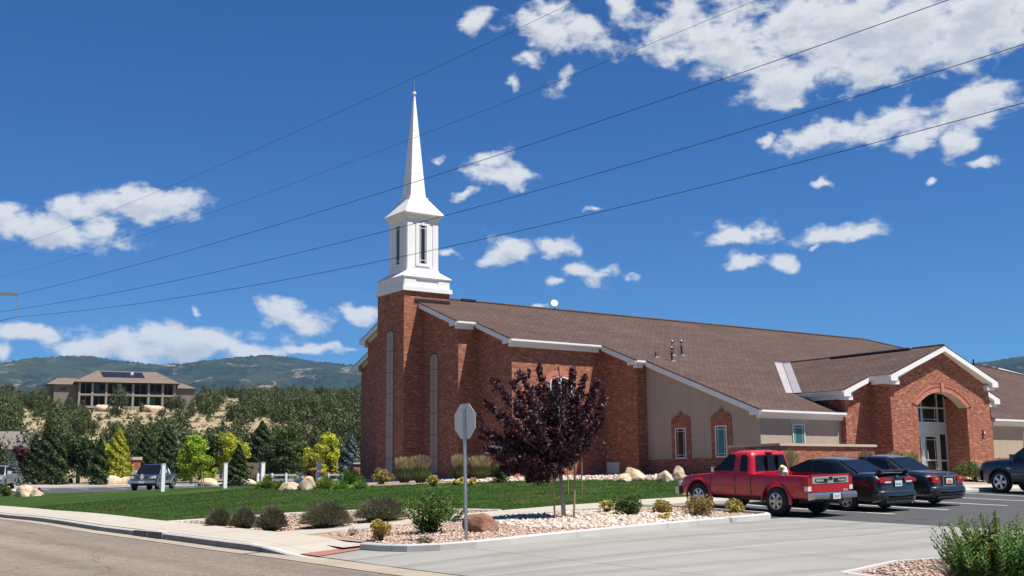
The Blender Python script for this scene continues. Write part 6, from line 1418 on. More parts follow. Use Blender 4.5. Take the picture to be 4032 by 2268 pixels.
# ---------------- red pickup
def red_pickup():
    t = thing('pickup_truck', 'red extended-cab pickup with chrome rear bumper parked beside the gravel island', 'pickup truck')
    R = .392; yr, yf = -1.43, 1.50; HW = .90
    me = body_mesh(-2.52, 2.42, [(-2.52, 1.10), (-.55, 1.10), (.0, 1.10), (.75, 1.09), (1.0, 1.06), (1.8, .99), (2.2, .93), (2.42, .78)], [(-2.52, .47), (2.1, .42), (2.42, .36)],
                   [(-2.52, .86), (-2.3, .89), (.5, .89), (1.8, .88), (2.2, .83), (2.42, .70)], shoulder=.045, tumble=.965, crownz=.015, k=4)
    cut = [cyl(yr, R, .47, -1.2, -.45), cyl(yr, R, .47, .45, 1.2), cyl(yf, R, .455, -1.2, -.45), cyl(yf, R, .455, .45, 1.2), cutbox(-.76, .76, -2.44, -.60, .62, 1.4)]
    body = link('body', boolean(me, cut), 'paint_red', t, world=False, smooth=True, sharp=32)
    cab = (-.55, 1.02, -.42, .36, 1.09, 1.68, .855, .70)
    cb = link('cab', cabin_mesh(*cab, arch=.035), 'paint_red', t, world=False, smooth=True, sharp=40)
    for s in (-1, 1):
        side_glass('side_window', [(.16, 1.14), (.98, 1.14), (.80, 1.22), (.36, 1.60), (.13, 1.60)], cab, cb, s)
        side_glass('side_window', [(-.38, 1.14), (-.10, 1.14), (-.07, 1.60), (-.31, 1.60)], cab, cb, s)
        # shut lines
        for y in (-.53, .06): bxp('door_seam', 'black', body, min(s*.884, s*.893), max(s*.884, s*.893), y-.006, y+.006, .50, 1.08)
        bxp('door_seam', 'black', body, min(s*.884, s*.893), max(s*.884, s*.893), 1.02, 1.032, .62, 1.05)
        bxp('door_handle', 'paint_red', t, min(s*.88, s*.915), max(s*.88, s*.915), .14, .27, .93, .965)
        arch_lip(body, .865, yr, R, .47, s, .075, .055); arch_lip(body, .865, yf, R, .455, s, .075, .055)
        m_ = MB().box(min(s*.87, s*1.03), max(s*.87, s*1.03), .74, .83, 1.11, 1.24).build('mirror', 'chrome', t, world=False); bxp('mirror_face', 'mirror_glass', m_, min(s*.89, s*1.02), max(s*.89, s*1.02), .734, .74, 1.12, 1.23)
        bxp('tail_lamp', 'tail_red', t, min(s*.78, s*.895), max(s*.78, s*.895), -2.555, -2.42, .74, 1.04); bxp('reverse_lamp', 'lamp_clear', t, min(s*.77, s*.90), max(s*.77, s*.90), -2.560, -2.43, .70, .82)
        bxp('headlamp', 'lamp_clear', t, min(s*.56, s*.80), max(s*.56, s*.80), 2.30, 2.41, .66, .80)
        for y, sd in ((yr, s), (yf, s)): wheel(t, s*.775, y, R, .235, s, spokes=6, rr=.575)
    end_glass('rear_window', cab, cb, False, -.66, .66, .12, .84, .10)
    for x in (-.22, .22): bxp('window_divider', 'black', cb, x-.015, x+.015, -.59, -.46, 1.17, 1.56)
    end_glass('windshield', cab, cb, True, -.74, .74, .06, .92, .10)
    bxp('high_stop_lamp', 'tail_red', cb, -.13, .13, -.47, -.40, 1.645, 1.685)
    # bed: floor, tailgate
    bxp('bed_floor', 'plastic_dark', t, -.76, .76, -2.44, -.60, .60, .63)
    tg = MB().box(-.77, .77, -2.555, -2.515, .60, 1.105).build('tailgate', 'paint_red', t, world=False)
    MB().box(-.775, .775, -2.565, -2.50, 1.085, 1.118).build('tailgate_cap', 'paint_red', tg, world=False)
    tr_ = MB().prism(poly_round([(-.72, .885), (.72, .885), (.72, 1.07), (-.72, 1.07)], .03), 'y', -2.565, -2.556).build('tailgate_trim', 'silver_trim', tg, world=False)
    MB().prism(poly_round([(-.62, .92), (-.13, .90), (-.10, .99), (-.14, 1.02), (-.62, 1.02)], .03), 'y', -2.569, -2.565).build('badge_panel', 'metal_dark', tr_, world=False)
    MB().prism(poly_round([(.62, .92), (.13, .90), (.10, .99), (.14, 1.02), (.62, 1.02)], .03), 'y', -2.5695, -2.565).build('badge_panel', 'metal_dark', tr_, world=False)
    MB().prism(poly_round([(-.085, .98), (.085, .98), (.075, 1.055), (-.075, 1.055)], .02), 'y', -2.574, -2.565).build('tailgate_handle', 'black', tr_, world=False)
    MT = lambda x, z: Matrix.Translation((x, -2.571, z)) @ Matrix.Rotation(math.radians(90), 4, 'X')
    text_obj('lettering', 'NISSAN', .085, 'lamp_clear', tr_, MT(-.44, .965)); text_obj('lettering', 'Frontier', .085, 'lamp_clear', tr_, MT(.44, .965))
    text_obj('lettering', 'SE V6', .075, 'lamp_clear', tg, Matrix.Translation((.60, -2.557, .69)) @ Matrix.Rotation(math.radians(90), 4, 'X'))
    text_obj('decal', 'SUPERCHARGED', .05, 'tail_red', t, Matrix.Translation((-.8975, -2.0, .93)) @ Matrix.Rotation(math.radians(-90), 4, 'Z') @ Matrix.Rotation(math.radians(90), 4, 'X'))
    rb = MB().prism(poly_round([(-2.73, .50), (-2.52, .46), (-2.52, .66), (-2.70, .66), (-2.74, .60)], .02), 'x', -.86, .86).build('rear_bumper', 'chrome', t, world=False)
    bxp('bumper_step', 'plastic_dark', rb, -.80, .80, -2.70, -2.53, .66, .668); bxp('plate_recess', 'plastic_dark', rb, -.22, .22, -2.752, -2.72, .48, .63)
    p = plate(t, -2.752, .56, 'plate_white', w=.30, h=.15); text_obj('plate_number', 'F 4 7', .09, 'text_dark', p, Matrix.Translation((0, -2.765, .55)) @ Matrix.Rotation(math.radians(90), 4, 'X'))
    MB().tube([(0, -2.70, .42), (0, -2.84, .42)], .028, 8).build('tow_hitch', 'metal_dark', t, world=False)
    fb = MB().prism(poly_round([(2.36, .40), (2.52, .42), (2.52, .60), (2.38, .64)], .03), 'x', -.84, .84).build('front_bumper', 'chrome', t, world=False)
    bxp('grille', 'chrome', t, -.5, .5, 2.36, 2.43, .66, .82)
    driver_dark(t, -.5, .5, -1.9, 2.0, .34, .56)
    MB().tube([(-.55, yr, R), (.55, yr, R)], .06, 8).tube([(-.3, yr, R), (.3, yr, R)], .12, 10).build('rear_axle', 'metal_dark', t, world=False)
    MB().tube([(.35, -2.1, .34), (.38, -2.62, .36)], .03, 8).build('exhaust', 'galv', t, world=False)
    return t
rp = red_pickup()
settle(rp, 25.13, 23.36)
# tune ends: local y 0 sits between the axles
# plastic sack in the bed
bm = bmesh.new(); bmesh.ops.create_icosphere(bm, subdivisions=4, radius=.5); co = np.array([v.co[:] for v in bm.verts])
nz = fbm(co[:, 0]*5+20, co[:, 1]*5+co[:, 2]*4+8, 4, 9)-.5; co = co*(1+.55*nz)[:, None]*np.array([.24, .24, .26])*1.1; co[:, 2] += .18*np.maximum(0, co[:, 2])*(np.hypot(co[:, 0], co[:, 1]) < .12)
for v, c in zip(bm.verts, co): v.co = c
me = bpy.data.meshes.new('trash_sack'); bm.to_mesh(me); bm.free()
ML = Matrix.Translation(rp.location) @ rp.rotation_euler.to_matrix().to_4x4()
sk = link('trash_sack', me, 'bag', None, smooth=True, sharp=40); sk.location = ML @ Vector((-.02, -.95, 1.12)); tag(sk, 'crumpled white plastic sack with yellow tie lying in the red pickup bed', 'trash bag')
bm = bmesh.new(); bmesh.ops.create_icosphere(bm, subdivisions=2, radius=.06); me = bpy.data.meshes.new('yellow_tie'); bm.to_mesh(me); bm.free(); me.transform(Matrix.Translation((-.09, -.05, .13)) @ Matrix.Diagonal((1.5, 1, 1.2, 1))); link('yellow_tie', me, 'bag_yellow', sk, world=False)
MB().box(-.10, .10, -.10, .10, -.48, -.08).build('sack_base', 'bag', sk, world=False)
# ---------------- sedans
def sedan(label, mat, kind):
    t = thing('sedan', label, 'car'); R = .315; yr, yf = -1.35, 1.37; HW = .90
    if kind == 'green':
        top = [(-2.42, .80), (-2.36, .98), (-2.2, 1.035), (-1.75, 1.05), (-1.0, .98), (1.0, .95), (1.4, .92), (2.1, .78), (2.38, .58)]
        cab = (-1.80, 1.30, -.78, .12, .96, 1.42, .80, .58)
    else:
        top = [(-2.40, .72), (-2.32, .90), (-2.15, .96), (-1.6, 1.01), (-1.0, .97), (1.0, .94), (1.4, .92), (2.1, .78), (2.38, .58)]
        cab = (-1.58, 1.28, -.66, .15, .95, 1.42, .80, .58)
    me = body_mesh(-2.42, 2.38, top, [(-2.42, .36), (-2.2, .26), (1.9, .22), (2.38, .26)], [(-2.42, .74), (-2.3, .83), (-1.9, .89), (1.3, .90), (2.0, .84), (2.25, .74), (2.38, .55)], shoulder=.07, tumble=.90, crownz=.035, k=4)
    cut = [cyl(y, R, .375, a, b) for y in (yr, yf) for a, b in ((-1.2, -.52), (.52, 1.2))]
    body = link('body', boolean(me, cut), mat, t, world=False, smooth=True, sharp=36)
    cb = link('cabin', cabin_mesh(*cab, arch=.055, e=.27, ed=1.35), mat, t, world=False, smooth=True, sharp=48)
    yb0 = cab[0]
    for s in (-1, 1):
        side_glass('side_window', [(.03, 1.0), (1.06, 1.0), (.76, 1.14), (.14, 1.35), (.03, 1.36)], cab, cb, s, r=.05)
        side_glass('side_window', [(-1.02, 1.02), (-.04, 1.0), (-.03, 1.36), (-.48, 1.35), (-.80, 1.25)], cab, cb, s, r=.05)
        for y in (0.0, -.95): bxp('door_seam', 'black', body, min(s*.893, s*.9005), max(s*.893, s*.9005), y-.005, y+.005, .34, .92)
        for y in (.10, -.82): bxp('door_handle', mat, t, min(s*.885, s*.92), max(s*.885, s*.92), y, y+.17, .80, .835)
        m_ = MB().box(min(s*.86, s*1.06), max(s*.86, s*1.06), .86, .98, .96, 1.08).build('mirror', mat, t, world=False)
        for y in (yr, yf): wheel(t, s*.80, y, R, .20, s, spokes=5 if kind == 'green' else 7, rr=.64)
    end_glass('rear_window', cab, cb, False, -.66, .66, .10, .92, .13)
    end_glass('windshield', cab, cb, True, -.70, .70, .05, .92, .13)
    driver_dark(t, -.6, .6, -2.2, 2.1, .18, .36)
    if kind == 'green':
        sp_ = MB().prism(poly_round([(-2.40, 1.135), (-2.12, 1.115), (-2.10, 1.13), (-2.36, 1.165)], .01), 'x', -.66, .66).build('spoiler', mat, t, world=False)
        for x in (-.62, .56): bxp('spoiler_foot', mat, sp_, x, x+.06, -2.34, -2.18, 1.03, 1.13)
        for s in (-1, 1):
            l_ = MB().prism(poly_round([(s*.30, .80), (s*.815, .82), (s*.80, .90), (s*.60, .955), (s*.28, .93)], .02), 'y', -2.445, -2.25).build('tail_lamp', 'tail_red', t, world=False)
            bxp('reverse_lamp', 'lamp_clear', l_, min(s*.34, s*.60), max(s*.34, s*.60), -2.452, -2.42, .805, .845)
        emz = .94
    else:
        for s in (-1, 1):
            l_ = MB().prism(poly_round([(s*.42, .66), (s*.79, .72), (s*.78, .88), (s*.50, .91), (s*.42, .82)], .04), 'y', -2.425, -2.22).build('tail_lamp', 'tail_red', t, world=False)
            bxp('turn_lens', 'plate_orange', l_, min(s*.52, s*.66), max(s*.52, s*.66), -2.432, -2.40, .80, .85)
        tr = MB()
        for (a, b, c, d) in ((-.30, .30, .875, .90), (-.30, .30, .60, .625), (-.30, -.275, .60, .90), (.275, .30, .60, .90)): tr.box(a, b, -2.448, -2.38, c, d)
        tr.build('chrome_surround', 'chrome', t, world=False); bxp('plate_recess', 'plastic_dark', t, -.275, .275, -2.432, -2.3, .62, .88)
        emz = .925
    p = plate(t, -2.445, .78 if kind == 'green' else .75, 'plate_white', w=.31, h=.155)
    if kind == 'green': text_obj('plate_number', 'E18 4KC', .07, 'text_dark', p, Matrix.Translation((0, -2.457, .765)) @ Matrix.Rotation(math.radians(90), 4, 'X'))
    else:
        MB().prism([(-.12, .70), (.12, .70), (.10, .755), (.04, .79), (-.04, .79), (-.10, .755)], 'y', -2.459, -2.455).build('plate_arch', 'plate_orange', p, world=False)
    # boot emblem
    e = MB()
    if kind == 'green':
        e.box(-.035, -.02, -2.418, -2.36, emz, emz+.06).box(.02, .035, -2.418, -2.36, emz, emz+.06).box(-.02, .02, -2.418, -2.36, emz+.02, emz+.033)
    else: e.prism([(.05*math.cos(a), emz+.02+.028*math.sin(a)) for a in np.linspace(0, 6.283, 12)[:-1]], 'y', -2.40, -2.34)
    e.build('boot_emblem', 'chrome', t, world=False)
    bm_ = body_mesh(-2.53, -2.22, [(-2.53, .50), (-2.505, .555), (-2.46, .60), (-2.38, .625), (-2.22, .63)], [(-2.53, .44), (-2.50, .36), (-2.42, .28), (-2.22, .24)], [(-2.53, .56), (-2.505, .70), (-2.46, .78), (-2.38, .84), (-2.22, .90)], shoulder=.05, tumble=.90, crownz=.0, n=26, k=1)
    link('rear_bumper', bm_, mat, t, world=False, smooth=True, sharp=36)
    MB().prism(poly_round([(-2.50, .25), (-2.30, .2), (-2.30, .33), (-2.50, .34)], .02), 'x', -.62, .62).build('bumper_valance', 'plastic_dark', t, world=False)
    MB().tube([(.52, -2.2, .25), (.52, -2.50, .25)], .032, 8).build('exhaust', 'galv', t, world=False)
    MB().tube([(-.45, .35, 1.48), (-.46, .0, 1.60)], .006, 5).build('aerial', 'black', t, world=False) if kind == 'black' else None
    return t
gs = sedan('dark green sedan with rear spoiler parked right of the red pickup', 'paint_green', 'green'); settle(gs, 27.95, 23.2)
bs = sedan('black sedan with orange and white plate parked between the green sedan and the suv', 'paint_black', 'black'); settle(bs, 30.75, 23.5)
# ---------------- suv and the two far pickups
def suv():
    t = thing('suv', 'dark blue suv cut by the right edge of the picture', 'suv'); R = .365; yr, yf = -1.42, 1.42
    top = [(-2.35, .95), (-2.2, 1.06), (1.1, 1.10), (1.5, 1.08), (2.15, 1.00), (2.38, .86)]
    me = body_mesh(-2.36, 2.40, top, [(-2.36, .42), (2.1, .34), (2.40, .38)], [(-2.36, .86), (-2.1, .93), (1.6, .93), (2.15, .86), (2.40, .66)], shoulder=.055, tumble=.93, crownz=.045, k=4)
    cut = [cyl(y, R, .44, a, b) for y in (yr, yf) for a, b in ((-1.2, -.5), (.5, 1.2))]
    body = link('body', boolean(me, cut), 'paint_blue', t, world=False, smooth=True, sharp=36)
    cab = (-2.28, 1.22, -2.05, .32, 1.08, 1.72, .86, .70); cb = link('cabin', cabin_mesh(*cab, arch=.03), 'paint_blue', t, world=False, smooth=True, sharp=48)
    for s in (-1, 1):
        side_glass('side_window', [(.12, 1.14), (1.10, 1.14), (.86, 1.28), (.34, 1.62), (.14, 1.62)], cab, cb, s, 'glass_green' if s < 0 else 'car_glass'); side_glass('side_window', [(-.92, 1.14), (.03, 1.14), (.05, 1.62), (-.90, 1.62)], cab, cb, s); side_glass('side_window', [(-1.95, 1.16), (-1.02, 1.14), (-1.0, 1.62), (-1.85, 1.58)], cab, cb, s)
        for y in (.08, -.97): bxp('door_seam', 'black', body, min(s*.92, s*.932), max(s*.92, s*.932), y-.006, y+.006, .46, 1.06)
        bxp('door_seam', 'black', body, min(s*.92, s*.932), max(s*.92, s*.932), 1.03, 1.042, .50, 1.06)
        for y in (.18, -.86): bxp('door_handle', 'paint_blue', t, min(s*.92, s*.955), max(s*.92, s*.955), y, y+.18, .94, .975)
        MB().box(min(s*.88, s*1.12), max(s*.88, s*1.12), .80, .93, 1.10, 1.28).build('mirror', 'paint_blue', t, world=False)
        bxp('mirror_lens', 'lamp_clear', t, min(s*.93, s*.99), max(s*.93, s*.99), .93, .945, 1.06, 1.12)
        arch_lip(body, .905, yr, R, .44, s, .05, .03, 'paint_blue'); arch_lip(body, .905, yf, R, .44, s, .05, .03, 'paint_blue')
        bxp('headlamp', 'lamp_clear', t, min(s*.50, s*.74), max(s*.50, s*.74), 2.20, 2.35, .80, .92)
        bxp('sill_trim', 'plastic_dark', t, min(s*.88, s*.945), max(s*.88, s*.945), -.95, .95, .40, .50)
        for y in (yr, yf): wheel(t, s*.82, y, R, .235, s, spokes=5, rr=.66)
    end_glass('rear_window', cab, cb, False, -.66, .66, .10, .80, .06); end_glass('windshield', cab, cb, True, -.76, .76, .05, .92, .1)
    bxp('badge', 'chrome', t, -.945, -.925, 1.02, 1.15, .80, .83)
    link('front_bumper', body_mesh(2.20, 2.50, [(2.20, .74), (2.42, .70), (2.50, .62)], [(2.20, .36), (2.50, .34)], [(2.20, .90), (2.4, .80), (2.50, .62)], shoulder=.03, tumble=.96, crownz=0, n=10, k=1), 'paint_blue', t, world=False, smooth=True, sharp=36)
    driver_dark(t, -.65, .65, -2.2, 2.1, .28, .5); return t
sv = suv(); settle(sv, 39.86, 23.07); sv.scale = (1.03, 1.04, 1.09)
def far_pickup(label, mat, lower, kind):
    t = thing('pickup_truck', label, 'pickup truck'); R = .40; yr, yf = -1.75, 1.75
    me = body_mesh(-2.85, 2.75, [(-2.85, 1.18), (.9, 1.18), (1.2, 1.17), (2.3, 1.12), (2.65, 1.04), (2.75, .9)], [(-2.85, .55), (2.4, .48), (2.75, .46)], [(-2.85, .94), (2.3, .97), (2.6, .92), (2.75, .84)], shoulder=.06, tumble=.93, crownz=.04)
    cut = [cyl(y, R, .50, a, b) for y in (yr, yf) for a, b in ((-1.3, -.5), (.5, 1.3))]+[cutbox(-.80, .80, -2.75, -.95, .7, 1.5)]
    body = link('body', boolean(me, cut), mat, t, world=False, smooth=True, sharp=36)
    cab = (-.85, 1.30, -.72, .60, 1.16, 1.86, .92, .76); cb = link('cab', cabin_mesh(*cab), mat, t, world=False, smooth=True, sharp=48)
    for s in (-1, 1):
        side_glass('side_window', [(.22, 1.22), (1.22, 1.22), (.64, 1.76), (.24, 1.76)], cab, cb, s); side_glass('side_window', [(-.65, 1.22), (.12, 1.22), (.12, 1.76), (-.58, 1.76)], cab, cb, s)
        m_ = MB().box(min(s*.95, s*1.22), max(s*.95, s*1.22), .92, 1.02, 1.22, 1.46).build('mirror', 'white_frame', t, world=False)
        MB().prism(poly_round([(s*.60, .82), (s*.93, .84), (s*.92, 1.04), (s*.62, 1.02)], .03), 'y', 2.50, 2.76).build('headlamp', 'lamp_clear', t, world=False)
        arch_lip(body, .93, yr, R, .50, s, .09, .05, lower); arch_lip(body, .93, yf, R, .50, s, .09, .05, lower)
        bxp('lower_side', lower, t, min(s*.90, s*.985), max(s*.90, s*.985), -1.22, 1.22, .50, .72)
        for y in (yr, yf): wheel(t, s*.84, y, R, .26, s, spokes=5, rr=.6)
    end_glass('windshield', cab, cb, True, -.80, .80, .05, .92, .1); end_glass('rear_window', cab, cb, False, -.70, .70, .12, .85, .08)
    g_ = MB().prism(poly_round([(-.56, .78), (.56, .78), (.52, 1.06), (-.52, 1.06)], .03), 'y', 2.70, 2.79).build('grille', 'chrome', t, world=False)
    for z in (.81, .93): bxp('grille_opening', 'black', g_, -.50, -.05, 2.79, 2.797, z, z+.09); bxp('grille_opening', 'black', g_, .05, .50, 2.79, 2.797, z, z+.09)
    if kind == 'navy':
        MB().prism([(0, 1.20), (.13, 1.02), (.09, .80), (-.09, .80), (-.13, 1.02)], 'y', 2.797, 2.81).build('grille_emblem', 'lamp_clear', g_, world=False)
    bp_ = MB().prism(poly_round([(2.70, .48), (2.92, .50), (2.92, .72), (2.70, .74)], .04), 'x', -.95, .95).build('front_bumper', 'chrome', t, world=False)
    plate(bp_, 2.93, .60, 'plate_white', s=1, w=.42, h=.16); driver_dark(t, -.7, .7, -2.6, 2.5, .32, .6); return t
x, y, z = place(394, 87.); vdir = math.atan2(-x, -y)       # faces the viewer, turned a little
np_ = far_pickup('dark navy pickup with silver bumper driving on the far lot behind the white post', 'paint_navy', 'paint_silver', 'navy')
def face(xt, yt, turn): return math.atan2(xt, -(-yt))*0+(-math.atan2(-xt, -yt))+turn
settle(np_, x, y, 3.5, 1.6, -math.atan2(-x, -y)+math.radians(-17), .0)
x, y, z = place(4, 92.)
sp2_ = far_pickup('silver pickup cut by the left edge of the picture', 'paint_silver', 'paint_silver', 'plain')
settle(sp2_, x, y, 3.5, 1.6, -math.atan2(-x, -y)+math.radians(-12), .0)
cl = MB().box(-.45, .45, -.35, .35, 0, .42).mesh('load'); 
ML2 = Matrix.Translation(np_.location) @ np_.rotation_euler.to_matrix().to_4x4()
bm = bmesh.new(); bmesh.ops.create_icosphere(bm, subdivisions=3, radius=.55); [setattr(v, 'co', Vector((v.co.x*.8, v.co.y, v.co.z*.75+(.08*math.sin(v.co.x*9))))) for v in bm.verts]; me = bpy.data.meshes.new('cargo_sack'); bm.to_mesh(me); bm.free()
cs = link('cargo_sack', me, 'bag', None, smooth=True); cs.location = ML2 @ Vector((-.30, -1.5, 1.22)); tag(cs, 'pale rounded load sticking up in the navy pickup bed', 'sack')
# ================================================================ street furniture and other things
# stop sign seen from behind
p, v, s = at_px(1174, 1359, .1)
sg = thing('stop_sign', 'back of an octagonal stop sign on a perforated steel post', 'road sign', tuple(p))
top = loc_of(1168.5, 1016, v, p); bot = loc_of(1171, 1104, v, p)
hh = top[2]; dirn = np.array([-c_, s_, 0.])     # across
lean = Vector((top[0], top[1], 0))
post = MB()
def post_pt(z): return lean*(z/hh)
n_up = Vector((lean.x/hh, lean.y/hh, 1)).normalized()
Mx = Matrix.Identity(4); ca_ = Vector((math.cos(-YAW), math.sin(-YAW), 0)); fw_ = Vector((-s_*-1, c_, 0)); fw_ = Vector((s_, c_, 0))
rot_s = math.radians(-30)  # plate turned off the view axis
ux = Vector((0.06, -1, 0)).normalized(); uy = Vector((-ux.y, ux.x, 0))
def loc3(a, b, z): q = post_pt(z); return tuple(Vector((q.x, q.y, z))+ux*a+uy*b)
a_ = .026
mb = MB(); 
prof = [(-.045, .0), (-.03, 0), (-.02, -.03), (.02, -.03), (.03, 0), (.045, 0), (.045, -.006), (.034, -.006), (.023, -.037), (-.023, -.037), (-.034, -.006), (-.045, -.006)]
v0 = [loc3(x, y, -.2) for x, y in prof]+[loc3(x, y, hh-.06) for x, y in prof]; n = len(prof)
mb.add(v0, [tuple(range(n))[::-1], tuple(range(n, 2*n))]+[(i, (i+1) % n, n+(i+1) % n, n+i) for i in range(n)])
po = mb.build('post', 'galv', sg, world=False)
hl = MB()
for k in range(int(hh/.05)-2):
    z = .12+k*.05; q = [loc3(x, -.0385, z+dz) for x, dz in ((-.006, 0), (.006, 0), (.006, .012), (-.006, .012))]; hl.add(q, [(0, 1, 2, 3)])
hl.build('post_holes', 'black', po, world=False)
zc_ = (top[2]+bot[2])/2; Rp = (top[2]-bot[2])/2/math.cos(math.pi/8)
oc = [(Rp*math.cos(math.pi/8+k*math.pi/4), Rp*math.sin(math.pi/8+k*math.pi/4)) for k in range(8)]
def plate3(b0, b1, sc): 
    vs = [loc3(x*sc, b0, zc_+z*sc) for x, z in oc]+[loc3(x*sc, b1, zc_+z*sc) for x, z in oc]
    return MB().add(vs, [tuple(range(8)), tuple(range(8, 16))[::-1]]+[(i, 8+i, 8+(i+1) % 8, (i+1) % 8) for i in range(8)])
pl_ = plate3(.002, .006, 1.).build('sign_plate', 'sign_back', sg, world=False); plate3(.0065, .0085, 1.).build('sign_border', 'paint_white', pl_, world=False); plate3(.009, .0105, .95).build('sign_face', 'sign_red', pl_, world=False)
Bm = Matrix(((-ux.x, n_up.x, uy.x, 0), (-ux.y, n_up.y, uy.y, 0), (-ux.z, n_up.z, uy.z, 0), (0, 0, 0, 1))); q = loc3(0, .0125, zc_); Bm.translation = Vector(q)
text_obj('lettering', 'STOP', .25, 'paint_white', pl_, Bm, .0008)
bl = MB()
for dz in (.16, -.20): bl.tube([loc3(0, -.045, zc_+dz), loc3(0, -.03, zc_+dz)], .011, 6)
bl.build('bolts', 'galv', po, world=False)
# white posts at the far edge of the lawn
for (xb, yb, xt, yt, l) in ((408, 1237, 411, 1168, 'tallest white square post, in front of the navy pickup'), (565, 1229, 567, 1166, 'white square post, second from the left, under the weeping tree'), (659, 1222, 661, 1165, 'white square post left of the white rail fence'), (799, 1216, 802, 1163, 'white square post behind the corner boulders')):
    p, v, s = at_px(xb, yb, .12) ; q = loc_of(xt, yt, v, p); w = 5.2*s
    t = thing('white_post', l, 'post', tuple(p), 0, 'white posts along the far lawn edge'); a = Vector(q); u1 = Vector((1, 0, 0))*w*.86; u2 = Vector((-u1.y, u1.x, 0))
    vs = [tuple(-u1-u2+Vector((0, 0, -.1))), tuple(u1-u2+Vector((0, 0, -.1))), tuple(u1+u2+Vector((0, 0, -.1))), tuple(-u1+u2+Vector((0, 0, -.1)))]; vs += [tuple(a+d) for d in (-u1-u2, u1-u2, u1+u2, -u1+u2)]
    b_ = MB().add(vs, [(3, 2, 1, 0), (4, 5, 6, 7), (0, 1, 5, 4), (1, 2, 6, 5), (2, 3, 7, 6), (3, 0, 4, 7)]).build('post_body', 'white_vinyl', t, world=False)
    MB().add([tuple(a+(d*1.12)+Vector((0, 0, z))) for z in (0, .03) for d in (-u1-u2, u1-u2, u1+u2, -u1+u2)], [(3, 2, 1, 0), (4, 5, 6, 7), (0, 1, 5, 4), (1, 2, 6, 5), (2, 3, 7, 6), (3, 0, 4, 7)]).build('post_cap', 'white_vinyl', t, world=False)
    MB().add([tuple(a*.86+(-u1*1.25-u2*.5)+Vector((0, 0, z))) for z in (-.12, .10)]+[tuple(a*.86+(-u1*1.0-u2*.5)+Vector((0, 0, z))) for z in (-.12, .10)]+[tuple(a*.86+(-u1*1.25+u2*.5)+Vector((0, 0, z))) for z in (-.12, .10)]+[tuple(a*.86+(-u1+u2*.5)+Vector((0, 0, z))) for z in (-.12, .10)], [(0, 1, 5, 4), (0, 2, 3, 1), (2, 6, 7, 3), (6, 4, 5, 7), (1, 3, 7, 5)]).build('reflector', 'galv', t, world=False)
# ranch rail fence
f0 = place(652, 108); f1 = place(862, 108)
ft = thing('rail_fence', 'low white two-rail ranch fence behind the flower bed', 'fence', f0)
A_ = Vector(f0); B_ = Vector(f1); d = (B_-A_); n = 7
def seg(mb, p, q, w, h):
    p = Vector(p); q = Vector(q); u = (q-p).normalized(); sd = Vector((-u.y, u.x, 0)).normalized()*w/2; up = Vector((0, 0, h))
    mb.add([tuple(p-sd), tuple(p+sd), tuple(q+sd), tuple(q-sd), tuple(p-sd+up), tuple(p+sd+up), tuple(q+sd+up), tuple(q-sd+up)], [(0, 3, 2, 1), (4, 5, 6, 7), (0, 1, 5, 4), (1, 2, 6, 5), (2, 3, 7, 6), (3, 0, 4, 7)])
for i in range(n):
    p = d*(i/(n-1)); MB().box(p.x-.09, p.x+.09, p.y-.09, p.y+.09, p.z-.2, p.z+1.05).build('post', 'white_vinyl', ft, world=False)
for z in (.34, .80):
    mb = MB(); seg(mb, Vector((0, 0, z)), d+Vector((0, 0, z)), .06, .16); mb.build('rail', 'white_vinyl', ft, world=False)
# dark privacy fence and the brick pier near the church corner
f0 = place(820, 112); f1 = place(905, 112); pf = thing('wood_fence', 'dark brown wooden privacy fence beside the church corner', 'fence', f0); d = Vector(f1)-Vector(f0)
mb = MB(); nb = 34
for k in range(nb): seg(mb, d*(k/nb), d*((k+.9)/nb), .03, 1.85+.02*(k % 3))
mb.build('board_panel', 'bark_dark', pf, world=False)
for k in range(4): p = d*(k/3); MB().box(p.x-.07, p.x+.07, p.y-.07, p.y+.07, p.z-.1, p.z+2.).build('post', 'wood_grey', pf, world=False)
f0 = place(590, 118); f1 = place(655, 118); pf = thing('wood_fence', 'brown wooden fence behind the triangular conifer', 'fence', f0); d = Vector(f1)-Vector(f0)
mb = MB()
for k in range(nb): seg(mb, d*(k/nb), d*((k+.9)/nb), .03, 1.85+.02*(k % 3))
mb.build('board_panel', 'wood_grey', pf, world=False)
x, y, z = place(895, 96); bp_ = thing('brick_pier', 'brick mailbox pier with pale cap just left of the church corner', 'pier', (x, y, z))
MB().box(-.36, .36, -.36, .36, -.3, 1.75).build('pier_body', 'brick', bp_, world=False); MB().box(-.46, .46, -.46, .46, 1.75, 1.87).build('pier_cap', 'stucco_light', bp_, world=False)
x, y, z = place(347, 118); bp_ = thing('brick_pier', 'brick pier with pale cap beside the yellow conifer', 'pier', (x, y, z))
MB().box(-.4, .4, -.4, .4, -.3, 2.2).build('pier_body', 'brick', bp_, world=False); MB().box(-.5, .5, -.5, .5, 2.2, 2.5).build('pier_cap', 'stucco_light', bp_, world=False)
def far_rock(xd, v, w, h, label, seed):
    x, y, z = place(xd, v); bm = bmesh.new(); bmesh.ops.create_icosphere(bm, subdivisions=3, radius=1.); co = np.array([q.co[:] for q in bm.verts]); r = np.random.default_rng(seed)
    for k in range(7):
        n_ = unit(r.normal(size=(1, 3)))[0]; d_ = .7+.15*r.random(); e = co@n_-d_; co = np.where((e > 0)[:, None], co-n_*e[:, None]*.9, co)
    for q, c in zip(bm.verts, co*np.array([w, w*.6, h])): q.co = c
    me = bpy.data.meshes.new('boulder'); bm.to_mesh(me); bm.free(); o = link('boulder', me, 'boulder', smooth=True, sharp=30); o.location = (x, y, z+h*.3); o.rotation_euler = (0, 0, -YAW); tag(o, label, 'boulder', 'landscape boulders')
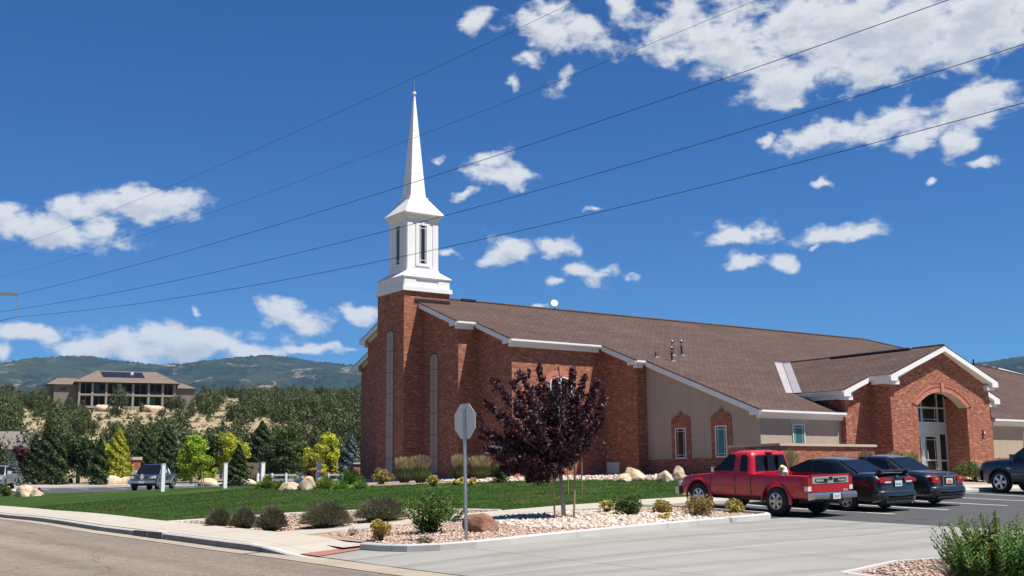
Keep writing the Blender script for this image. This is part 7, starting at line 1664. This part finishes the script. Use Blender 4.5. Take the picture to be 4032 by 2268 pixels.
far_rock(285, 106, 1.1, .8, 'tan boulder between the dark conifers across the far lot', 3); far_rock(345, 107, 1.9, .75, 'long pinkish rock wall piece left of the navy pickup', 4); far_rock(818/1., 104, .8, .5, 'pale boulder across the lot near the yellow trees', 5); far_rock(820-490, 108, 1.6, .6, 'low pinkish boulder under the yellow conifer', 6); far_rock(814-6, 105, .6, .4, 'small pale boulder under the yellow trees', 7); far_rock(818-0-0+0-0-0-0-0-0-0-0-0-0-0-0-0-0-0-0-0-0-0-0-0-0-0-0-0-0-0-0-0-0-0-0-0-0-0-0-0-0-0-0-0-0-0-0-0-0-0-0-0-0-0-0-0-0-0-0-0-0-0-0-0-0-0-0-0-0-0-0-0-0-0-0-0-0-0-0-0-0-0-0-0-0-0-0-0-0-0-0-0-0-0-0-0-0-0-0-0-0-0-0-0-0-0-0-0-0-0-0-0-0, 105, .7, .45, 'x', 8) if 0 else None
far_rock(528, 103, .9, .55, 'pale boulder on the gravel between the two left white posts', 9); far_rock(615, 104, 1.2, .5, 'low pale boulder right of the second white post', 10)
# ---------------- power lines and their pole
def cable(pix, v0, v1, label, r=.012):
    ra_, rb_ = ray(pix[0][0]*1.5652, pix[0][1]*1.5652), ray(pix[-1][0]*1.5652, pix[-1][1]*1.5652); fwd = np.array([s_, c_, 0])
    P0 = ra_*v0/(ra_@fwd); P1 = rb_*v1/(rb_@fwd); dxy = (P1-P0)[:2]; nrm_ = np.array([-dxy[1], dxy[0], 0]); ts = []; zs = []
    for (x, y) in pix:
        r_ = ray(x*1.5652, y*1.5652); t_ = (nrm_@P0)/(nrm_@r_); q = r_*t_; ts.append(((q-P0)[:2]@dxy)/(dxy@dxy)); zs.append(q[2])
    co = np.polyfit(ts, zs, 2); co[0] = max(co[0], .2) if co[0] < 0 else co[0]
    if len(ts) >= 3: co = np.polyfit(ts, zs, 2)
    T_ = np.linspace(0, 1.9, 90); pts = [(P0[0]+dxy[0]*t_, P0[1]+dxy[1]*t_, np.polyval(co, t_)) for t_ in T_]
    o = MB().tube([(p[0]-pts[0][0], p[1]-pts[0][1], p[2]-pts[0][2]) for p in pts], r, 5).build('power_cable', 'metal_dark', None, smooth=True); o.location = pts[0]; tag(o, label, 'cable', 'overhead power cables'); return P0, P1
CB_ = [([(0, 633), (410, 477), (1040, 195), (1460, -2)], 70, 30, 'highest overhead cable, crossing the top of the spire tip', .006),
       ([(0, 697), (515, 541), (1030, 350), (1905, 0)], 72, 30, 'second overhead cable from the top, crossing the spire', .006),
       ([(45, 741), (1010, 466), (1700, 246), (2375, 0)], 60, 26, 'third overhead cable, tied to the pole crossarm end', .010),
       ([(-30, 787), (560, 688), (1113, 535), (1900, 320), (2576, 115)], 60, 26, 'fourth overhead cable, crossing the steeple base roof', .010),
       ([(38, 798), (560, 730), (1100, 625), (1900, 445), (2576, 253)], 60, 26, 'lowest overhead cable, hanging from the insulator', .010)]
ends = []
for pix, v0, v1, l, r in CB_: ends.append(cable(pix, v0, v1, l, r))
e = ends[2][0]; fwd = np.array([s_, c_, 0]); r_ = rd(-75, 735); pc = r_*60/(r_@fwd); gz_ = h1(pc[0], pc[1])
up_ = thing('utility_pole', 'wooden utility pole arm with hanging insulator at the left edge', 'utility pole', (pc[0], pc[1], gz_))
MB().tube([(0, 0, -.5), (0, 0, pc[2]-gz_+1.4)], [.17, .11], 12).build('pole', 'wood_grey', up_, world=False, smooth=True)
a = Vector(e)-Vector((pc[0], pc[1], gz_)); ctr_ = Vector((0, 0, pc[2]-gz_)); mb = MB(); seg(mb, ctr_*2-a+Vector((0, 0, -.06)), a+Vector((0, 0, -.06)), .11, .13); mb.build('crossarm', 'wood_grey', up_, world=False)
b = Vector(ends[4][0])-Vector((pc[0], pc[1], gz_)); 
ins = MB(); a2 = a+Vector((0, 0, -.06)); n = 9
prof = []
for k in range(n*2): prof.append((.045 if k % 2 else .025, k))
ins.tube([tuple(a2.lerp(b, k/(2*n-1))) for k in range(2*n)], [.032 if k % 2 else .018 for k in range(2*n)], 8); ins.build('insulator', 'galv', up_, world=False)
MB().tube([tuple(b), tuple(b+Vector((-14, 18, -3.6)))], .014, 5).build('span_wire', 'metal_dark', up_, world=False)
# ---------------- the house on the hill
x, y, z = place(318, 300.); zb_ = ztop(318, 1022, 300.)
hs_ = thing('hillside_house', 'two storey tan house with covered balconies and solar roof on the hill', 'house', (x, y, zb_), -math.atan2(x, y)*1.0+math.radians(4))
k_ = .01774; X0 = 1832.
def hx(x): return (x-X0)*k_
def hz_(y): return (918-y)*k_
H1, H2 = hz_(752), hz_(590)      # floor band, eave
dp_ = 2.6
bxp('back_wall', 'house_stucco', hs_, hx(1175), hx(2505), dp_, dp_+9, -3, H2)
g_ = bxp('ground_slab', 'house_trim', hs_, hx(1165), hx(2360), -.2, dp_, -.6, 0.)
bxp('floor_band', 'house_trim', hs_, hx(1165), hx(2510), -.05, dp_, H1-.35, H1+.12); bxp('eave_beam', 'bark_dark', hs_, hx(1150), hx(2540), -.6, dp_+9.6, H2-.02, H2+.18)
for i, xx in enumerate((1182, 1358, 1548, 1735, 1915, 2132, 2330, 2495)): bxp('column', 'house_trim', hs_, hx(xx-15), hx(xx+15), -.02, .45, -.2, H2-.02)
for i, (a, b) in enumerate(((1200, 1340), (1375, 1530), (1565, 1720), (1750, 1900), (1935, 2110), (2150, 2310), (2345, 2480))):
    for (za, zb2) in ((.05, H1-.4), (H1+.15, H2-.1)):
        w_ = bxp('window', 'balcony_dark', hs_, hx(a), hx(b), dp_-.06, dp_-.01, za, zb2)
        bxp('window_post', 'house_stucco', w_, hx((a+b)/2)-.1, hx((a+b)/2)+.1, dp_-.1, dp_-.06, za, zb2)
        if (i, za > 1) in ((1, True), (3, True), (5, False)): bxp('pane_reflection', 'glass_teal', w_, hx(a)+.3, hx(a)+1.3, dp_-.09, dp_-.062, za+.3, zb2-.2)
    if 1: bxp('railing', 'metal_dark', hs_, hx(a-2), hx(b+2), .1, .14, H1+.12, H1+1.0) if i % 2 else None
def hip(name, x0, x1, y0, y1, z0, zr, rin, mat='roof_tan', parent=hs_):
    ym = (y0+y1)/2; v = [(x0, y0, z0), (x1, y0, z0), (x1, y1, z0), (x0, y1, z0), (x0+rin, ym, zr), (x1-rin, ym, zr)]
    return MB().add(v, [(0, 1, 5, 4), (1, 2, 5), (2, 3, 4, 5), (3, 0, 4), (3, 2, 1, 0)]).build(name, mat, parent, world=False)
mr = hip('main_roof', hx(1100), hx(2570), -.9, dp_+9.6, H2+.18, hz_(385), 5.6)
# solar array lies on the front slope
ez = H2+.18; sl_ = (hz_(385)-ez)/((dp_+9.6+.9)/2)
def onroof(x, f, o=.08): yy = -.9+(dp_+9.6+.9)/2*f; return (x, yy, ez+sl_*(yy+.9)+o)
sa = MB().add([onroof(hx(1500), .42), onroof(hx(2078), .42), onroof(hx(2045), .90), onroof(hx(1465), .90)]+[onroof(hx(1500), .42, .0), onroof(hx(2078), .42, .0), onroof(hx(2045), .90, .0), onroof(hx(1465), .90, .0)], [(0, 1, 2, 3), (0, 4, 5, 1), (1, 5, 6, 2), (2, 6, 7, 3), (3, 7, 4, 0)]).build('solar_array', 'glass_steeple', hs_, world=False)
bxp('roof_vent', 'white_frame', hs_, hx(1885), hx(1925), 3.6, 4.2, ez+sl_*4.4, ez+sl_*4.4+.8)
bxp('left_wing_wall', 'house_stucco', hs_, hx(845), hx(1165), 4.5, 12, -3, H2-.2); bxp('left_wing_wall_side', 'house_stucco', hs_, hx(775), hx(845), 6.5, 12, -3, H2-.2)
hip('left_wing_roof', hx(745), hx(1300), 3.8, 13, H2-.2, hz_(492), 2.5)
for xx in (935, 970): bxp('window', 'glass_dark', hs_, hx(xx), hx(xx+26), 4.44, 4.5, hz_(685), hz_(648))
bxp('right_wing_wall', 'house_stucco', hs_, hx(2500), hx(2810), 3.2, 12, -3, H2-.75); hip('right_wing_roof', hx(2440), hx(2830), 2.6, 13, H2-.75, hz_(545), 2.6)
bxp('garage_opening', 'black', hs_, hx(2560), hx(2640), 3.14, 3.2, -1, .9)
for i in range(9):
    far_rock((250 if i < 5 else 345)+i*10-(0 if i < 5 else 30), 288-i, 1.4+.4*(i % 3), 1.1, ['angular tan rock under the left columns of the hill house', 'pale cracked rock below the hill house terrace', 'low rock left of the big juniper at the hill house', 'white rock under the second column of the hill house', 'tan rock beneath the balcony corner of the hill house', 'flat pink rock below the right terrace of the hill house', 'small pale rock by the round juniper of the hill house', 'square pale rock at the right terrace steps of the hill house', 'last pale rock on the right below the hill house'][i], 40+i)
# far roofs
def small_house(xd, v, ytop, w, hwall, label, mat, wall='stucco', rin=2.5, zr=2.0, nm='distant_house', dep=9, turn=0.):
    x, y, z = place(xd, v); zt = ztop(xd, ytop, v); t = thing(nm, label, 'house', (x, y, zt-zr-hwall), -math.atan2(x, y)+turn)
    bxp('wall', wall, t, -w/2, w/2, 0, dep, -4, hwall); v_ = [(-w/2-.5, -.6, hwall), (w/2+.5, -.6, hwall), (w/2+.5, dep+.6, hwall), (-w/2-.5, dep+.6, hwall), (-w/2+rin, dep/2, hwall+zr), (w/2-rin, dep/2, hwall+zr)]
    MB().add(v_, [(0, 1, 5, 4), (1, 2, 5), (2, 3, 4, 5), (3, 0, 4), (3, 2, 1, 0)]).build('roof', mat, t, world=False)
    for k in range(3): bxp('window', 'glass_dark', t, -w/3+k*w/3-.6, -w/3+k*w/3+.6, -.05, 0, hwall-2, hwall-.6)
    return t
small_house(655, 430, 970, 13, 3, 'small brown house on the far ridge of the hill', 'roof_grey', rin=2, zr=1.4)
t = small_house(672, 432, 967, 7, 3, 'upper brown roof piece house with chimney on the far ridge', 'roof_grey', rin=1, zr=1.2); bxp('chimney', 'stucco_light', t, 2.2, 2.9, 3, 3.7, 3, 5.2)
t = small_house(8, 140, 1081, 15, 3.4, 'grey roofed house cut by the left edge behind the conifers', 'roof_grey', rin=5, zr=2.3); MB().tube([(5.4, 1.0, 3.6), (5.4, 1.0, 6.0)], .18, 8).build('flue', 'galv', t, world=False)
small_house(22, 240, 985, 9, 3, 'pale small house among the junipers left of the hill house', 'roof_grey', 'stucco_light', 1.5, 1.) if 0 else None
